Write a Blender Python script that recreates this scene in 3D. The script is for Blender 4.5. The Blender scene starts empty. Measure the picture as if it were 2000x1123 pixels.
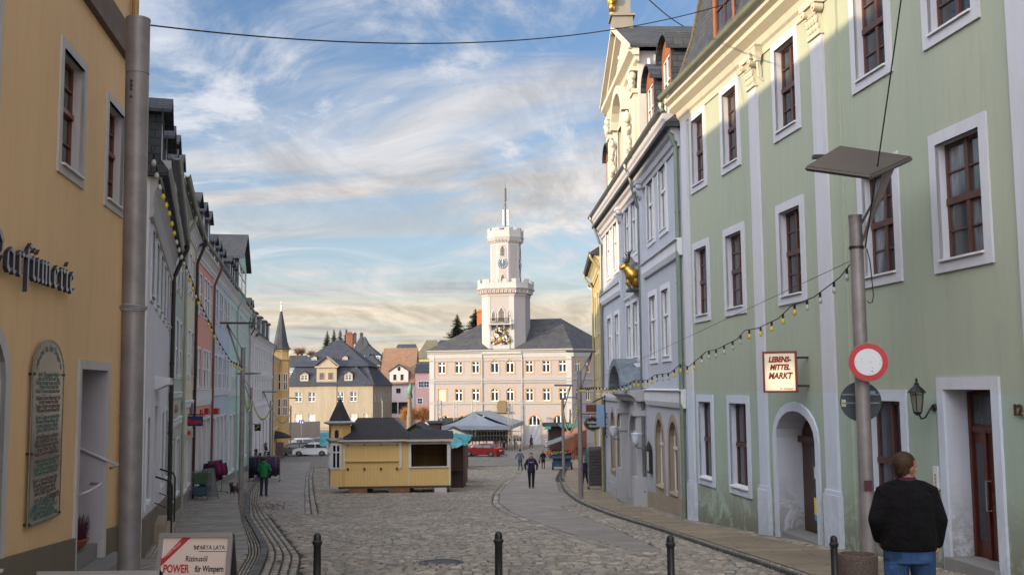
import bpy, math, random
from mathutils import Vector, Matrix, noise
R = math.radians
rnd = random.Random(7)
S = bpy.context.scene
COL = S.collection
# ------------------------------------------------------------------ camera, sky, sun, exposure
PITCH, ROLL = 5.5, -0.009
cm = (Matrix.Rotation(R(90+PITCH), 4, 'X') @ Matrix.Rotation(ROLL, 4, 'Z'))
cam_d = bpy.data.cameras.new("camera"); cam = bpy.data.objects.new("camera", cam_d)
COL.objects.link(cam); S.camera = cam
cam.matrix_world = cm
cam_d.sensor_width = 36; cam_d.lens = 36; cam_d.clip_start = .1; cam_d.clip_end = 6000
S.render.resolution_x = 1024; S.render.resolution_y = 574
S.view_settings.view_transform = 'Standard'; S.view_settings.look = 'None'
S.view_settings.exposure = 1.32; S.view_settings.gamma = 1.0
SUN_EL = 12.5; TRAV = Vector((.85, .53)).normalized()
SUNDIR = Vector((-TRAV.x*math.cos(R(SUN_EL)), -TRAV.y*math.cos(R(SUN_EL)), math.sin(R(SUN_EL))))
W = bpy.data.worlds.new("World"); S.world = W; W.use_nodes = True
def build_world():
    nt = W.node_tree; N = nt.nodes; L = nt.links; N.clear()
    out = N.new('ShaderNodeOutputWorld'); bg = N.new('ShaderNodeBackground'); bg.inputs[1].default_value = .10
    sky = N.new('ShaderNodeTexSky'); sky.sky_type = 'NISHITA'; sky.sun_disc = False
    sky.sun_elevation = R(SUN_EL); sky.sun_rotation = math.atan2(SUNDIR.x, SUNDIR.y)
    sky.air_density = 1.0; sky.dust_density = .6; sky.ozone_density = 1.5
    tc = N.new('ShaderNodeTexCoord'); sep = N.new('ShaderNodeSeparateXYZ'); L.new(tc.outputs['Generated'], sep.inputs[0])
    def M(op, a, b=None, c=None):
        n = N.new('ShaderNodeMath'); n.operation = op
        for i, v in enumerate((a, b, c)):
            if v is None: continue
            if isinstance(v, (int, float)): n.inputs[i].default_value = v
            else: L.new(v, n.inputs[i])
        return n.outputs[0]
    def mrange(v, a, b, c, d):
        n = N.new('ShaderNodeMapRange'); n.interpolation_type = 'SMOOTHSTEP'; L.new(v, n.inputs[0])
        for i, q in enumerate((a, b, c, d)): n.inputs[1+i].default_value = q
        return n.outputs[0]
    z = M('MAXIMUM', sep.outputs[2], 0.0); zz = M('ADD', z, .09)
    px = M('DIVIDE', sep.outputs[0], zz); py = M('DIVIDE', sep.outputs[1], zz)
    cb = N.new('ShaderNodeCombineXYZ'); L.new(px, cb.inputs[0]); L.new(py, cb.inputs[1])
    def tex(rot, scl, loc, scale, det, rough, dist):
        mp = N.new('ShaderNodeMapping'); mp.inputs['Rotation'].default_value = (0, 0, R(rot)); mp.inputs['Scale'].default_value = scl
        mp.inputs['Location'].default_value = loc
        L.new(cb.outputs[0], mp.inputs[0]); t = N.new('ShaderNodeTexNoise'); L.new(mp.outputs[0], t.inputs[0])
        t.inputs['Scale'].default_value = scale; t.inputs['Detail'].default_value = det
        t.inputs['Roughness'].default_value = rough; t.inputs['Distortion'].default_value = dist
        return t.outputs[0]
    a = tex(-62, (.55, 1.1, 1), (8.4, 0.6, 0), .72, 9, .60, 1.0)      # broad banks
    b = tex(-40, (1.2, .75, 1), (4.3, 2.2, 0), 1.2, 10, .64, 1.6)     # wisps, fibres
    c = tex(6, (.12, 1.0, 1), (1.3, 9.2, 0), .9, 6, .55, .4)          # long low layers
    m1 = mrange(a, .465, .64, 0, 1); m2 = mrange(b, .42, .66, 0, .9); m3 = mrange(c, .38, .62, 0, 1)
    low = mrange(sep.outputs[2], .05, .26, 1, 0); hz = mrange(sep.outputs[2], .0, .20, 1.0, 0)
    layer = M('MAXIMUM', M('MULTIPLY', m3, low), hz)
    mix = M('MAXIMUM', M('MAXIMUM', m1, M('MULTIPLY', m2, mrange(a, .30, .55, .25, 1))), layer)
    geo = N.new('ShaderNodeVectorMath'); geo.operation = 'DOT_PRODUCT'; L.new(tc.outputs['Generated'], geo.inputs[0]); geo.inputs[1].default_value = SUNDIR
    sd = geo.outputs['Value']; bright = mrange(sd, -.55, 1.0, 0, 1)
    cov = M('MAXIMUM', M('MULTIPLY', mix, .93), M('MULTIPLY', mrange(sep.outputs[1], 0, -.6, 0, 1), .75))  # second term adds cloud cover to the unseen sky behind the camera
    # cloud light: brighter towards the sun, fill added behind the camera; warmer low down
    cc = N.new('ShaderNodeMix'); cc.data_type = 'RGBA'; L.new(mrange(sep.outputs[2], .0, .30, 1, 0), cc.inputs[0])
    cc.inputs[6].default_value = (5.6, 5.6, 5.8, 1); warm = N.new('ShaderNodeMix'); warm.data_type = 'RGBA'; L.new(mrange(c, .42, .6, 0, 1), warm.inputs[0]); warm.inputs[6].default_value = (4.0, 4.2, 4.5, 1); warm.inputs[7].default_value = (6.9, 5.7, 4.3, 1); L.new(warm.outputs[2], cc.inputs[7])
    mul = N.new('ShaderNodeMix'); mul.data_type = 'RGBA'; mul.blend_type = 'MULTIPLY'; mul.inputs[0].default_value = 1
    L.new(cc.outputs[2], mul.inputs[6])
    rear = mrange(sep.outputs[1], -.15, -.8, 0, 1)  # added fill: unseen sky behind the camera brightened to light the street
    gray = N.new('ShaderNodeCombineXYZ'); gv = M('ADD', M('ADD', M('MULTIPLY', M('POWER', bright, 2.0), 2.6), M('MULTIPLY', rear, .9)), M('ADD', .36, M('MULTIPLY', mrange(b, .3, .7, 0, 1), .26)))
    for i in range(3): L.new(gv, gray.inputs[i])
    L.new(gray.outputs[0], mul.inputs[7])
    hs = N.new('ShaderNodeHueSaturation'); hs.inputs['Saturation'].default_value = 1.12; hs.inputs['Value'].default_value = .74
    tint = N.new('ShaderNodeMix'); tint.data_type = 'RGBA'; tint.blend_type = 'MULTIPLY'; tint.inputs[0].default_value = 1; tint.inputs[7].default_value = (.98, .95, 1.04, 1); L.new(sky.outputs[0], tint.inputs[6]); L.new(tint.outputs[2], hs.inputs['Color'])
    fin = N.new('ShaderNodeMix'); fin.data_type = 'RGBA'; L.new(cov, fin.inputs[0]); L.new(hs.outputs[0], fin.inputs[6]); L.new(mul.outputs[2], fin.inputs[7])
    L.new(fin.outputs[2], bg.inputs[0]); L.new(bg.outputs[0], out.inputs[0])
build_world()
sl = bpy.data.lights.new("sun", 'SUN'); sl.energy = 2.6; sl.angle = R(.5); sl.color = (1.0, .77, .47)
so = bpy.data.objects.new("sun", sl); COL.objects.link(so); so.location = (-40, -20, 40)
so.rotation_euler = (-SUNDIR).to_track_quat('-Z', 'Y').to_euler()

# ------------------------------------------------------------------ measuring helpers
def ray(px, py):
    return cm.to_3x3() @ Vector(((px-1000)/2000, (561.5-py)/2000, -1))
def P(px, py, Y):
    r = ray(px, py); return r*(Y/r.y)
GZ = [(-60, .9), (-20, -.32), (0, -1.68), (15, -2.70), (30, -3.72), (50, -4.87), (80, -6.3), (115, -7.6), (150, -8.2), (172, -7.9), (200, -6.2), (240, -4.4), (300, -2.5), (420, 2), (700, 14)]
def gz(y):
    if y <= GZ[0][0]: return GZ[0][1]
    if y >= GZ[-1][0]: return GZ[-1][1]
    for i in range(len(GZ)-1):
        if GZ[i][0] <= y <= GZ[i+1][0]: break
    x0, y0 = GZ[i]; x1, y1 = GZ[i+1]; h = x1-x0
    def sl_(j):
        if j == 0 or j == len(GZ)-1: k = min(j, len(GZ)-2); return (GZ[k+1][1]-GZ[k][1])/(GZ[k+1][0]-GZ[k][0])
        return (GZ[j+1][1]-GZ[j-1][1])/(GZ[j+1][0]-GZ[j-1][0])
    t = (y-x0)/h; m0 = sl_(i)*h; m1 = sl_(i+1)*h
    return (2*t**3-3*t*t+1)*y0+(t**3-2*t*t+t)*m0+(-2*t**3+3*t*t)*y1+(t**3-t*t)*m1
def onG(px, py):
    r = ray(px, py); lo, hi = 3.0, 170.0
    for _ in range(50):
        m = (lo+hi)/2
        if r.z/r.y*m > gz(m): lo = m
        else: hi = m
    m = (lo+hi)/2; return Vector((r.x/r.y*m, m, gz(m)))

# ------------------------------------------------------------------ object helpers
ORG = {}
def tag(o, label=None, cat=None, group=None, kind=None):
    if label: o['label'] = label
    if cat: o['category'] = cat
    if group: o['group'] = group
    if kind: o['kind'] = kind
    return o
def thing(name, label, cat, loc, group=None):
    o = bpy.data.objects.new(name, None); COL.objects.link(o); o.location = loc; o.empty_display_size = .3
    ORG[o.name] = Vector(loc); return tag(o, label, cat, group)
class MB:
    def __init__(s): s.v = []; s.f = []; s.c = None
    def add(s, vs, fs):
        b = len(s.v); s.v += [tuple(v) for v in vs]; s.f += [tuple(b+i for i in f) for f in fs]; return s
    def poly(s, *p): return s.add(p, [tuple(range(len(p)))])
    def hexa(s, p):   # bottom 4, top 4
        return s.add(p, [(3, 2, 1, 0), (4, 5, 6, 7), (0, 1, 5, 4), (1, 2, 6, 5), (2, 3, 7, 6), (3, 0, 4, 7)])
    def box(s, c, d, rz=0, tilt=0):
        m = Matrix.Translation(c) @ Matrix.Rotation(rz, 4, 'Z') @ Matrix.Rotation(tilt, 4, 'X')
        x, y, z = d[0]/2, d[1]/2, d[2]/2
        return s.hexa([m @ Vector(q) for q in ((-x,-y,-z),(x,-y,-z),(x,y,-z),(-x,y,-z),(-x,-y,z),(x,-y,z),(x,y,z),(-x,y,z))])
    def fbox(s, F, u0, u1, z0, z1, n0, n1):
        return s.hexa([F.P(u0,z0,n0),F.P(u1,z0,n0),F.P(u1,z0,n1),F.P(u0,z0,n1),F.P(u0,z1,n0),F.P(u1,z1,n0),F.P(u1,z1,n1),F.P(u0,z1,n1)])
    def each(s, name, mat, parent):
        for k in range(0, len(s.v), 8):
            q = MB(); q.hexa(s.v[k:k+8]); q.build(name, mat, parent)
    def prof(s, F, pr, u0, u1, close=True, s0=0, s1=0):   # extrude (n,z) profile along u
        k = len(pr); a = [F.P(u0-s0*n, z, n) for n, z in pr]; b = [F.P(u1+s1*n, z, n) for n, z in pr]
        fs = [(i, (i+1) % k, k+(i+1) % k, k+i) for i in range(k if close else k-1)]
        if close: fs += [tuple(range(k)), tuple(range(2*k-1, k-1, -1))]
        return s.add(a+b, fs)
    def tube(s, pts, r, seg=8, cap=True):
        pts = [Vector(p) for p in pts]; k = len(pts); rs = r if isinstance(r, (list, tuple)) else [r]*k
        rings = []; prev = None
        for i, p in enumerate(pts):
            t = (pts[min(i+1, k-1)]-pts[max(i-1, 0)]);
            if t.length < 1e-9: t = Vector((0, 0, 1))
            t.normalize()
            if prev is None:
                a = t.cross(Vector((0, 0, 1)));
                if a.length < 1e-3: a = Vector((1, 0, 0))
                a.normalize()
            else:
                a = prev - t*prev.dot(t)
                if a.length < 1e-6: a = t.orthogonal()
                a.normalize()
            prev = a; b = t.cross(a)
            rings.append([p+(a*math.cos(2*math.pi*j/seg)+b*math.sin(2*math.pi*j/seg))*rs[i] for j in range(seg)])
        return s.loft(rings, cap)
    def loft(s, rings, cap=True):
        n = len(rings[0]); vs = [v for r_ in rings for v in r_]; fs = []
        for i in range(len(rings)-1):
            for j in range(n):
                fs.append((i*n+j, i*n+(j+1) % n, (i+1)*n+(j+1) % n, (i+1)*n+j))
        if cap: fs += [tuple(range(n-1, -1, -1)), tuple(range((len(rings)-1)*n, len(rings)*n))]
        return s.add(vs, fs)
    def lathe(s, c, pr, seg=16, ph=0):
        c = Vector(c)
        return s.loft([[c+Vector((r*math.cos(ph+2*math.pi*j/seg), r*math.sin(ph+2*math.pi*j/seg), z)) for j in range(seg)] for r, z in pr])
    def ell(s, c, r, seg=12, m=None):
        c = Vector(c); rings = []; k = max(4, seg//2)
        for i in range(k+1):
            a = -math.pi/2+math.pi*i/k; a = max(-1.54, min(1.54, a))
            ring = []
            for j in range(seg):
                q = Vector((r[0]*math.cos(a)*math.cos(2*math.pi*j/seg), r[1]*math.cos(a)*math.sin(2*math.pi*j/seg), r[2]*math.sin(a)))
                if m: q = m @ q
                ring.append(c+q)
            rings.append(ring)
        return s.loft(rings)
    def cone_chain(s, pts, rs, seg=10):    # rounded limb: spheres joined by tapered tubes
        for p, r in zip(pts, rs): s.ell(p, (r, r, r), seg)
        for i in range(len(pts)-1): s.tube([pts[i], pts[i+1]], [rs[i], rs[i+1]], seg)
        return s
    def build(s, name, mat, parent=None, smooth=False, label=None, cat=None, group=None, kind=None, loc=None, angle=None):
        me = bpy.data.meshes.new(name); org = Vector((0, 0, 0))
        if parent is not None:
            q = parent
            while q.parent is not None: q = q.parent
            org = ORG.get(q.name, Vector((0, 0, 0)))
        elif loc is not None: org = Vector(loc)
        ox, oy, oz = org
        me.from_pydata([(x-ox, y-oy, z-oz) for x, y, z in s.v], [], s.f)
        uvl = me.uv_layers.new(name='uv'); buf = []
        V = s.v
        for p in me.polygons:
            n = p.normal
            if abs(n.z) > .93: t = Vector((1, 0, 0)); b = Vector((0, 1, 0))
            else: t = Vector((-n.y, n.x, 0)).normalized(); b = n.cross(t)
            tx, ty, tz = t; bx, by, bz = b
            for vi in p.vertices:
                x, y, z = V[vi]; buf += (x*tx+y*ty+z*tz, x*bx+y*by+z*bz)
        uvl.data.foreach_set('uv', buf)
        if mat: me.materials.append(mat)
        if smooth:
            me.polygons.foreach_set('use_smooth', [True]*len(me.polygons))
            if angle: me.set_sharp_from_angle(angle=R(angle))
        o = bpy.data.objects.new(name, me); COL.objects.link(o)
        if parent is not None:
            o.parent = parent
            if parent.parent is None and parent.name not in ORG: pass
        elif loc is not None:
            o.location = org; ORG[o.name] = org
        return tag(o, label, cat, group, kind)
class Fac:
    """vertical facade frame from ground-plan point A to B; side=+1: outward is right of A->B"""
    def __init__(s, A, B, side=1):
        s.A = Vector((A[0], A[1], 0)); s.B = Vector((B[0], B[1], 0)); d = s.B-s.A; s.L = d.length; s.u = d.normalized()
        s.n = Vector((s.u.y, -s.u.x, 0))*side
    def P(s, u, z, n=0): return s.A+s.u*u+s.n*n+Vector((0, 0, z))
    def uz(s, px, py, n=0):
        r = ray(px, py); a = s.A+s.n*n; t = a.dot(s.n)/r.dot(s.n); q = r*t
        return (q-s.A).dot(s.u), q.z
    def uY(s, Y): return (Y-s.A.y)/s.u.y

# ------------------------------------------------------------------ materials
MATS = {}
def newmat(name):
    m = bpy.data.materials.new(name); m.use_nodes = True; nt = m.node_tree
    return m, nt, nt.nodes, nt.links, nt.nodes['Principled BSDF']
def nz(N, L, vec, scale, det=4, rough=.6, dist=0):
    t = N.new('ShaderNodeTexNoise'); t.inputs['Scale'].default_value = scale; t.inputs['Detail'].default_value = det
    t.inputs['Roughness'].default_value = rough; t.inputs['Distortion'].default_value = dist
    if vec: L.new(vec, t.inputs[0])
    return t.outputs[0]
def mr(N, L, v, a, b, c, d):
    n = N.new('ShaderNodeMapRange'); L.new(v, n.inputs[0])
    for i, q in enumerate((a, b, c, d)): n.inputs[1+i].default_value = q
    return n.outputs[0]
def mth(N, L, op, a, b=None):
    n = N.new('ShaderNodeMath'); n.operation = op
    for i, v in enumerate((a, b)):
        if v is None: continue
        if isinstance(v, (int, float)): n.inputs[i].default_value = v
        else: L.new(v, n.inputs[i])
    return n.outputs[0]
def mixc(N, L, f, a, b, mode='MIX'):
    n = N.new('ShaderNodeMix'); n.data_type = 'RGBA'; n.blend_type = mode
    for i, v in ((0, f), (6, a), (7, b)):
        if isinstance(v, (int, float)): n.inputs[i].default_value = v
        elif isinstance(v, (tuple, list)): n.inputs[i].default_value = (v[0], v[1], v[2], 1)
        else: L.new(v, n.inputs[i])
    return n.outputs[2]
def bump(N, L, bs, h, s=.3, d=.01):
    b = N.new('ShaderNodeBump'); b.inputs['Strength'].default_value = s; b.inputs['Distance'].default_value = d
    L.new(h, b.inputs['Height']); L.new(b.outputs[0], bs.inputs['Normal'])
def dk(c, f): return tuple(x*f for x in c)
def pos(N): return N.new('ShaderNodeNewGeometry').outputs['Position']
def stucco(name, col, var=.10, damp=0.0, split=None, grime=.25):
    if name in MATS: return MATS[name]
    m, nt, N, L, bs = newmat(name); p = pos(N)
    mp = N.new('ShaderNodeMapping'); mp.inputs['Scale'].default_value = (1, 1, .22); L.new(p, mp.inputs[0])
    a = nz(N, L, mp.outputs[0], .9, 6, .65); b = nz(N, L, p, 38, 3, .7); c2 = nz(N, L, mp.outputs[0], 3.1, 5, .7, .6)
    base = col
    if split:
        sep = N.new('ShaderNodeSeparateXYZ'); L.new(p, sep.inputs[0])
        base = mixc(N, L, mr(N, L, sep.outputs[2], split[0]-.01, split[0]+.01, 1, 0), col, split[1])
    x = mixc(N, L, mr(N, L, a, .3, .7, 0, var*4), base, dk(col, .80) if not split else dk(split[1], .8))
    x = mixc(N, L, mr(N, L, c2, .50, .78, 0, grime), x, dk(col, .55))
    sk_ = N.new('ShaderNodeMapping'); sk_.inputs['Scale'].default_value = (5, 5, .35); L.new(p, sk_.inputs[0])
    x = mixc(N, L, mr(N, L, nz(N, L, sk_.outputs[0], 1.3, 6, .7), .52, .80, 0, grime*1.3), x, dk(col, .6))
    x = mixc(N, L, mr(N, L, b, .25, .75, 0, .18), x, dk(col, .75))
    if damp:
        sep2 = N.new('ShaderNodeSeparateXYZ'); L.new(p, sep2.inputs[0])
        g = mth(N, L, 'ADD', sep2.outputs[2], mth(N, L, 'ADD', mth(N, L, 'MULTIPLY', sep2.outputs[1], .067), 1.72))
        f = mth(N, L, 'MULTIPLY', mr(N, L, g, .1, 1.35, 1, 0), mr(N, L, nz(N, L, p, 1.9, 7, .74, .8), .40, .52, 0, 1))
        x = mixc(N, L, mth(N, L, 'MULTIPLY', f, damp), x, (.13, .12, .08))
    L.new(x, bs.inputs['Base Color']); bs.inputs['Roughness'].default_value = .92
    bump(N, L, bs, mth(N, L, 'ADD', nz(N, L, p, 95, 3, .6), mth(N, L, 'MULTIPLY', a, 1.5)), .25, .006)
    MATS[name] = m; return m
def paint(name, col, rough=.6, metal=0, var=.15, scale=4, bmp=0, spec=.5):
    if name in MATS: return MATS[name]
    m, nt, N, L, bs = newmat(name); p = pos(N)
    a = nz(N, L, p, scale, 5, .65)
    L.new(mixc(N, L, mr(N, L, a, .35, .75, 0, var*3), col, dk(col, .6)), bs.inputs['Base Color'])
    bs.inputs['Roughness'].default_value = rough; bs.inputs['Metallic'].default_value = metal
    bs.inputs['Specular IOR Level'].default_value = spec
    if bmp: bump(N, L, bs, nz(N, L, p, scale*12, 4, .6), .4, bmp)
    MATS[name] = m; return m
def slate(name, col=(.032, .037, .048), w=.28, h=.17, moss=.2):
    if name in MATS: return MATS[name]
    m, nt, N, L, bs = newmat(name); tc = N.new('ShaderNodeTexCoord')
    br = N.new('ShaderNodeTexBrick'); L.new(tc.outputs['UV'], br.inputs[0])
    br.inputs['Scale'].default_value = 1; br.inputs['Brick Width'].default_value = w; br.inputs['Row Height'].default_value = h
    br.inputs['Mortar Size'].default_value = .012; br.inputs['Mortar Smooth'].default_value = .3; br.offset = .5
    br.inputs['Color1'].default_value = (*col, 1); br.inputs['Color2'].default_value = (*dk(col, 1.6), 1); br.inputs['Mortar'].default_value = (*dk(col, .35), 1)
    p = pos(N); a = nz(N, L, p, .8, 6, .7)
    x = mixc(N, L, mr(N, L, a, .45, .75, 0, moss*2), br.outputs[0], (.09, .085, .06))
    L.new(x, bs.inputs['Base Color']); bs.inputs['Roughness'].default_value = .8; bs.inputs['Specular IOR Level'].default_value = .3
    bump(N, L, bs, br.outputs[1], -.5, .012)
    MATS[name] = m; return m
def glass(name, tint=(.025, .03, .036), curtain=.3, rough=.06):
    if name in MATS: return MATS[name]
    m, nt, N, L, bs = newmat(name); p = pos(N)
    mp = N.new('ShaderNodeMapping'); mp.inputs['Scale'].default_value = (1, 1, .25); L.new(p, mp.inputs[0])
    a = nz(N, L, mp.outputs[0], 1.6, 3, .5); b = nz(N, L, mp.outputs[0], 14, 2, .5)
    cur = mixc(N, L, mr(N, L, b, .3, .7, 0, 1), (.22, .24, .27), (.10, .11, .13))
    x = mixc(N, L, mr(N, L, a, .50, .58, 0, curtain), tint, cur)
    L.new(x, bs.inputs['Base Color']); bs.inputs['Roughness'].default_value = rough; bs.inputs['Specular IOR Level'].default_value = .8
    bump(N, L, bs, nz(N, L, p, 1.2, 2, .5), .08, .05)
    MATS[name] = m; return m
def emit(name, col, s):
    if name in MATS: return MATS[name]
    m, nt, N, L, bs = newmat(name); bs.inputs['Base Color'].default_value = (*col, 1)
    bs.inputs['Emission Color'].default_value = (*col, 1); bs.inputs['Emission Strength'].default_value = s
    MATS[name] = m; return m
def wood(name, col, w=.12, gap=.3):
    if name in MATS: return MATS[name]
    m, nt, N, L, bs = newmat(name); tc = N.new('ShaderNodeTexCoord')
    br = N.new('ShaderNodeTexBrick'); mp = N.new('ShaderNodeMapping'); mp.inputs['Rotation'].default_value = (0, 0, R(90)); L.new(tc.outputs['UV'], mp.inputs[0]); L.new(mp.outputs[0], br.inputs[0])
    br.inputs['Scale'].default_value = 1; br.inputs['Brick Width'].default_value = 4; br.inputs['Row Height'].default_value = w; br.inputs['Mortar Size'].default_value = .006
    br.inputs['Color1'].default_value = (*col, 1); br.inputs['Color2'].default_value = (*dk(col, .75), 1); br.inputs['Mortar'].default_value = (*dk(col, gap), 1)
    if gap > .5: br.inputs['Color2'].default_value = (*dk(col, .94), 1)
    g = N.new('ShaderNodeMapping'); g.inputs['Scale'].default_value = (30, 1.5, 1); L.new(tc.outputs['UV'], g.inputs[0])
    x = mixc(N, L, mr(N, L, nz(N, L, g.outputs[0], 1.5, 5, .6), .3, .8, 0, .5), br.outputs[0], dk(col, .5 if gap < .5 else .78))
    L.new(x, bs.inputs['Base Color']); bs.inputs['Roughness'].default_value = .7; bump(N, L, bs, br.outputs[1], -.4, .006)
    MATS[name] = m; return m
WHITE = stucco('white_trim', (.60, .60, .63), .06, .35, grime=.16)
WHITE2 = stucco('white_trim_clean', (.62, .63, .67), .06)
BROWNW = paint('brown_joinery', (.085, .032, .022), .4, 0, .2, 6)
WHITEW = paint('white_joinery', (.66, .67, .68), .4, 0, .08)
GLASS = glass('window_glass', (.018, .022, .028), .14); GLASSW = glass('curtained_glass', (.04, .045, .05), .8, .09)
GLASSD = glass('dark_glass', (.012, .014, .017), .1, .05)
SLATE = slate('slate'); SLATEB = slate('brown_slate', (.075, .062, .048), .3, .2, .5)
ZINC = paint('zinc', (.17, .19, .19), .42, .55, .25, 5)
ZINCG = paint('olive_zinc', (.24, .26, .20), .5, .25, .25, 4)
DARKPIPE = paint('dark_pipe', (.035, .024, .022), .4, .2, .2)
GREY = paint('galvanised_steel', (.25, .225, .225), .48, .3, .35, 2.2)
BLACK = paint('black_iron', (.012, .012, .013), .45, .2, .1)
STONE = stucco('sandstone', (.34, .27, .20), .25, .3)
GRANITE = stucco('granite', (.22, .215, .205), .35)
# ------------------------------------------------------------------ openings
def outline(u0, u1, z0, z1, arch=0, kind='round', seg=10, t=0, tb=None):
    """opening outline (u,z): bottom-left, up, over, down. t grows it outward"""
    tb = t if tb is None else tb
    a, b, lo, hi = u0-t, u1+t, z0-tb, z1+t
    if not arch: return [(a, lo), (a, hi), (b, hi), (b, lo)]
    sp = z1-arch; uc = (a+b)/2; w = (b-a)/2; r = hi-sp; pts = [(a, lo)]
    for i in range(seg+1):
        q = -1+2*i/seg
        if kind == 'round': zz = sp+r*math.sqrt(max(0, 1-q*q))
        else: zz = sp+r*(1-abs(q)**1.35)
        if kind == 'round': q = math.sin(q*math.pi/2); zz = sp+r*math.sqrt(max(0, 1-q*q))
        pts.append((uc+w*q, zz))
    return pts+[(b, lo)]
def ring(mb, F, ina, outa, n0, n1):
    k = len(ina)
    for i in range(k):
        j = (i+1) % k
        a0, a1, b0, b1 = ina[i], ina[j], outa[i], outa[j]
        mb.add([F.P(*a0, n1), F.P(*a1, n1), F.P(*b1, n1), F.P(*b0, n1), F.P(*a0, n0), F.P(*a1, n0), F.P(*b1, n0), F.P(*b0, n0)],
               [(0, 1, 2, 3), (4, 5, 1, 0), (3, 2, 6, 7)])
def window(F, root, h, jm, gm, sm, d=.2, trim=.12, proud=.03, mull=1, trans=(.5,), ft=.055, sill=True, bars=0, cap=None, shutters=None, surround=True, name='window'):
    u0, u1, z0, z1, arch, kd = h
    o0 = outline(u0, u1, z0, z1, arch, kd); o1 = outline(u0, u1, z0, z1, arch, kd, t=-ft)
    m = MB(); ring(m, F, o1, o0, -d, -d+.05)
    def ztop(u):
        if not arch: return z1
        q = min(1, abs((u-(u0+u1)/2)/((u1-u0)/2))); sp = z1-arch
        return sp+arch*(math.sqrt(1-q*q) if kd == 'round' else 1-q**1.35)
    for i in range(mull):
        uc = u0+(u1-u0)*(i+1)/(mull+1); w = ft*.75
        m.fbox(F, uc-w, uc+w, z0+ft*.5, ztop(uc)-ft*.3, -d+.001, -d+.062)
    for t in trans:
        zc = z0+(z1-z0)*t; m.fbox(F, u0+ft*.5, u1-ft*.5, zc-ft*.8, zc+ft*.8, -d+.002, -d+.078)
    nb = sorted([0]+list(trans)+[1])
    if bars:
        for a, b in zip(nb[:-1], nb[1:]):
            for k in range(bars):
                zc = z0+(z1-z0)*(a+(b-a)*(k+1)/(bars+1)); m.fbox(F, u0+ft*.5, u1-ft*.5, zc-.012, zc+.012, -d+.003, -d+.05)
    wo = m.build(name, jm, root)
    g = MB(); oi = outline(u0, u1, z0, z1, arch, kd, t=-ft*.5); g.poly(*[F.P(*q, -d+.02) for q in oi]); g.poly(*[F.P(*q, -d+.004) for q in reversed(oi)])
    g.build('pane', gm, wo)
    if surround and trim:
        s_ = MB(); oo = outline(u0, u1, z0, z1, arch, kd, t=trim); oin = outline(u0, u1, z0, z1, arch, kd, t=-.004); ring(s_, F, oin, oo, -.02, proud)
        if cap: s_.prof(F, [(0, z1+trim), (cap*.5, z1+trim), (cap, z1+trim+cap*.6), (cap, z1+trim+cap), (0, z1+trim+cap*1.2)], u0-trim-.04, u1+trim+.04)
        if d > .03:
            for k in range(len(oin)): p, q = oin[k], oin[(k+1) % len(oin)]; s_.poly(F.P(*p, proud-.001), F.P(*q, proud-.001), F.P(*q, -d+.001), F.P(*p, -d+.001))
        s_.build('surround', sm, wo)
    if sill:
        s_ = MB(); s_.prof(F, [(-d+.06, z0+.045), (.075, z0+.012), (.075, z0-.018), (-d+.06, z0+.015)], u0-.0, u1+.0); s_.build('sill', sill if not isinstance(sill, bool) else WHITE2, wo)
    return wo
def wallmesh(F, u0, u1, z0, z1, holes, mb=None):
    """front sheet with openings; holes: (u0,u1,z0,z1,arch,kind,depth)"""
    mb = mb or MB(); us = sorted({round(x, 4) for x in [u0, u1]+[v for h in holes for v in h[:2]]})
    zs = sorted({round(x, 4) for x in [z0, z1]+[v for h in holes for v in h[2:4]]})
    us = [x for x in us if u0-1e-3 <= x <= u1+1e-3]; zs = [x for x in zs if z0-1e-3 <= x <= z1+1e-3]
    for i in range(len(us)-1):
        j0 = None
        for j in range(len(zs)):
            inside = True
            if j < len(zs)-1:
                uc, zc = (us[i]+us[i+1])/2, (zs[j]+zs[j+1])/2
                inside = any(h[0] < uc < h[1] and h[2] < zc < h[3] for h in holes)
            if inside:
                if j0 is not None: mb.poly(F.P(us[i], zs[j0]), F.P(us[i+1], zs[j0]), F.P(us[i+1], zs[j]), F.P(us[i], zs[j])); j0 = None
            elif j0 is None: j0 = j
    for h in holes:
        a, b, lo, hi, arch, kd, d = h
        o = outline(a, b, lo, hi, arch, kd)
        for k in range(len(o)):
            p, q = o[k], o[(k+1) % len(o)]
            mb.poly(F.P(*p), F.P(*q), F.P(*q, -d), F.P(*p, -d))
        if arch:
            for k in range(1, len(o)-2):
                p, q = o[k], o[k+1]; mb.poly(F.P(*p), F.P(*q), F.P(q[0], hi), F.P(p[0], hi))
    return mb
def half_gutter(F, u0, u1, zt, n0, r=.075, rings=False):
    m = MB(); pr = [(n0+r*(1-math.cos(math.pi*k/8)), zt-r*math.sin(math.pi*k/8)) for k in range(9)]
    pr += [(n, z+.012) for n, z in reversed([(n0+.012+(r-.012)*(1-math.cos(math.pi*k/8)), zt-(r-.012)*math.sin(math.pi*k/8)) for k in range(9)])]
    m.prof(F, pr, u0, u1); m.tube([F.P(u0, zt, n0+2*r), F.P(u1, zt, n0+2*r)], .013, 6)
    if rings:
        u = u0+.3
        while u < u1:
            pr2 = [(n0+r+(r+.006)*-math.cos(math.pi*k/8), zt-(r+.006)*math.sin(math.pi*k/8)) for k in range(9)]
            m.prof(F, pr2, u, u+.022, close=False); u += .62
    return m
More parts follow.
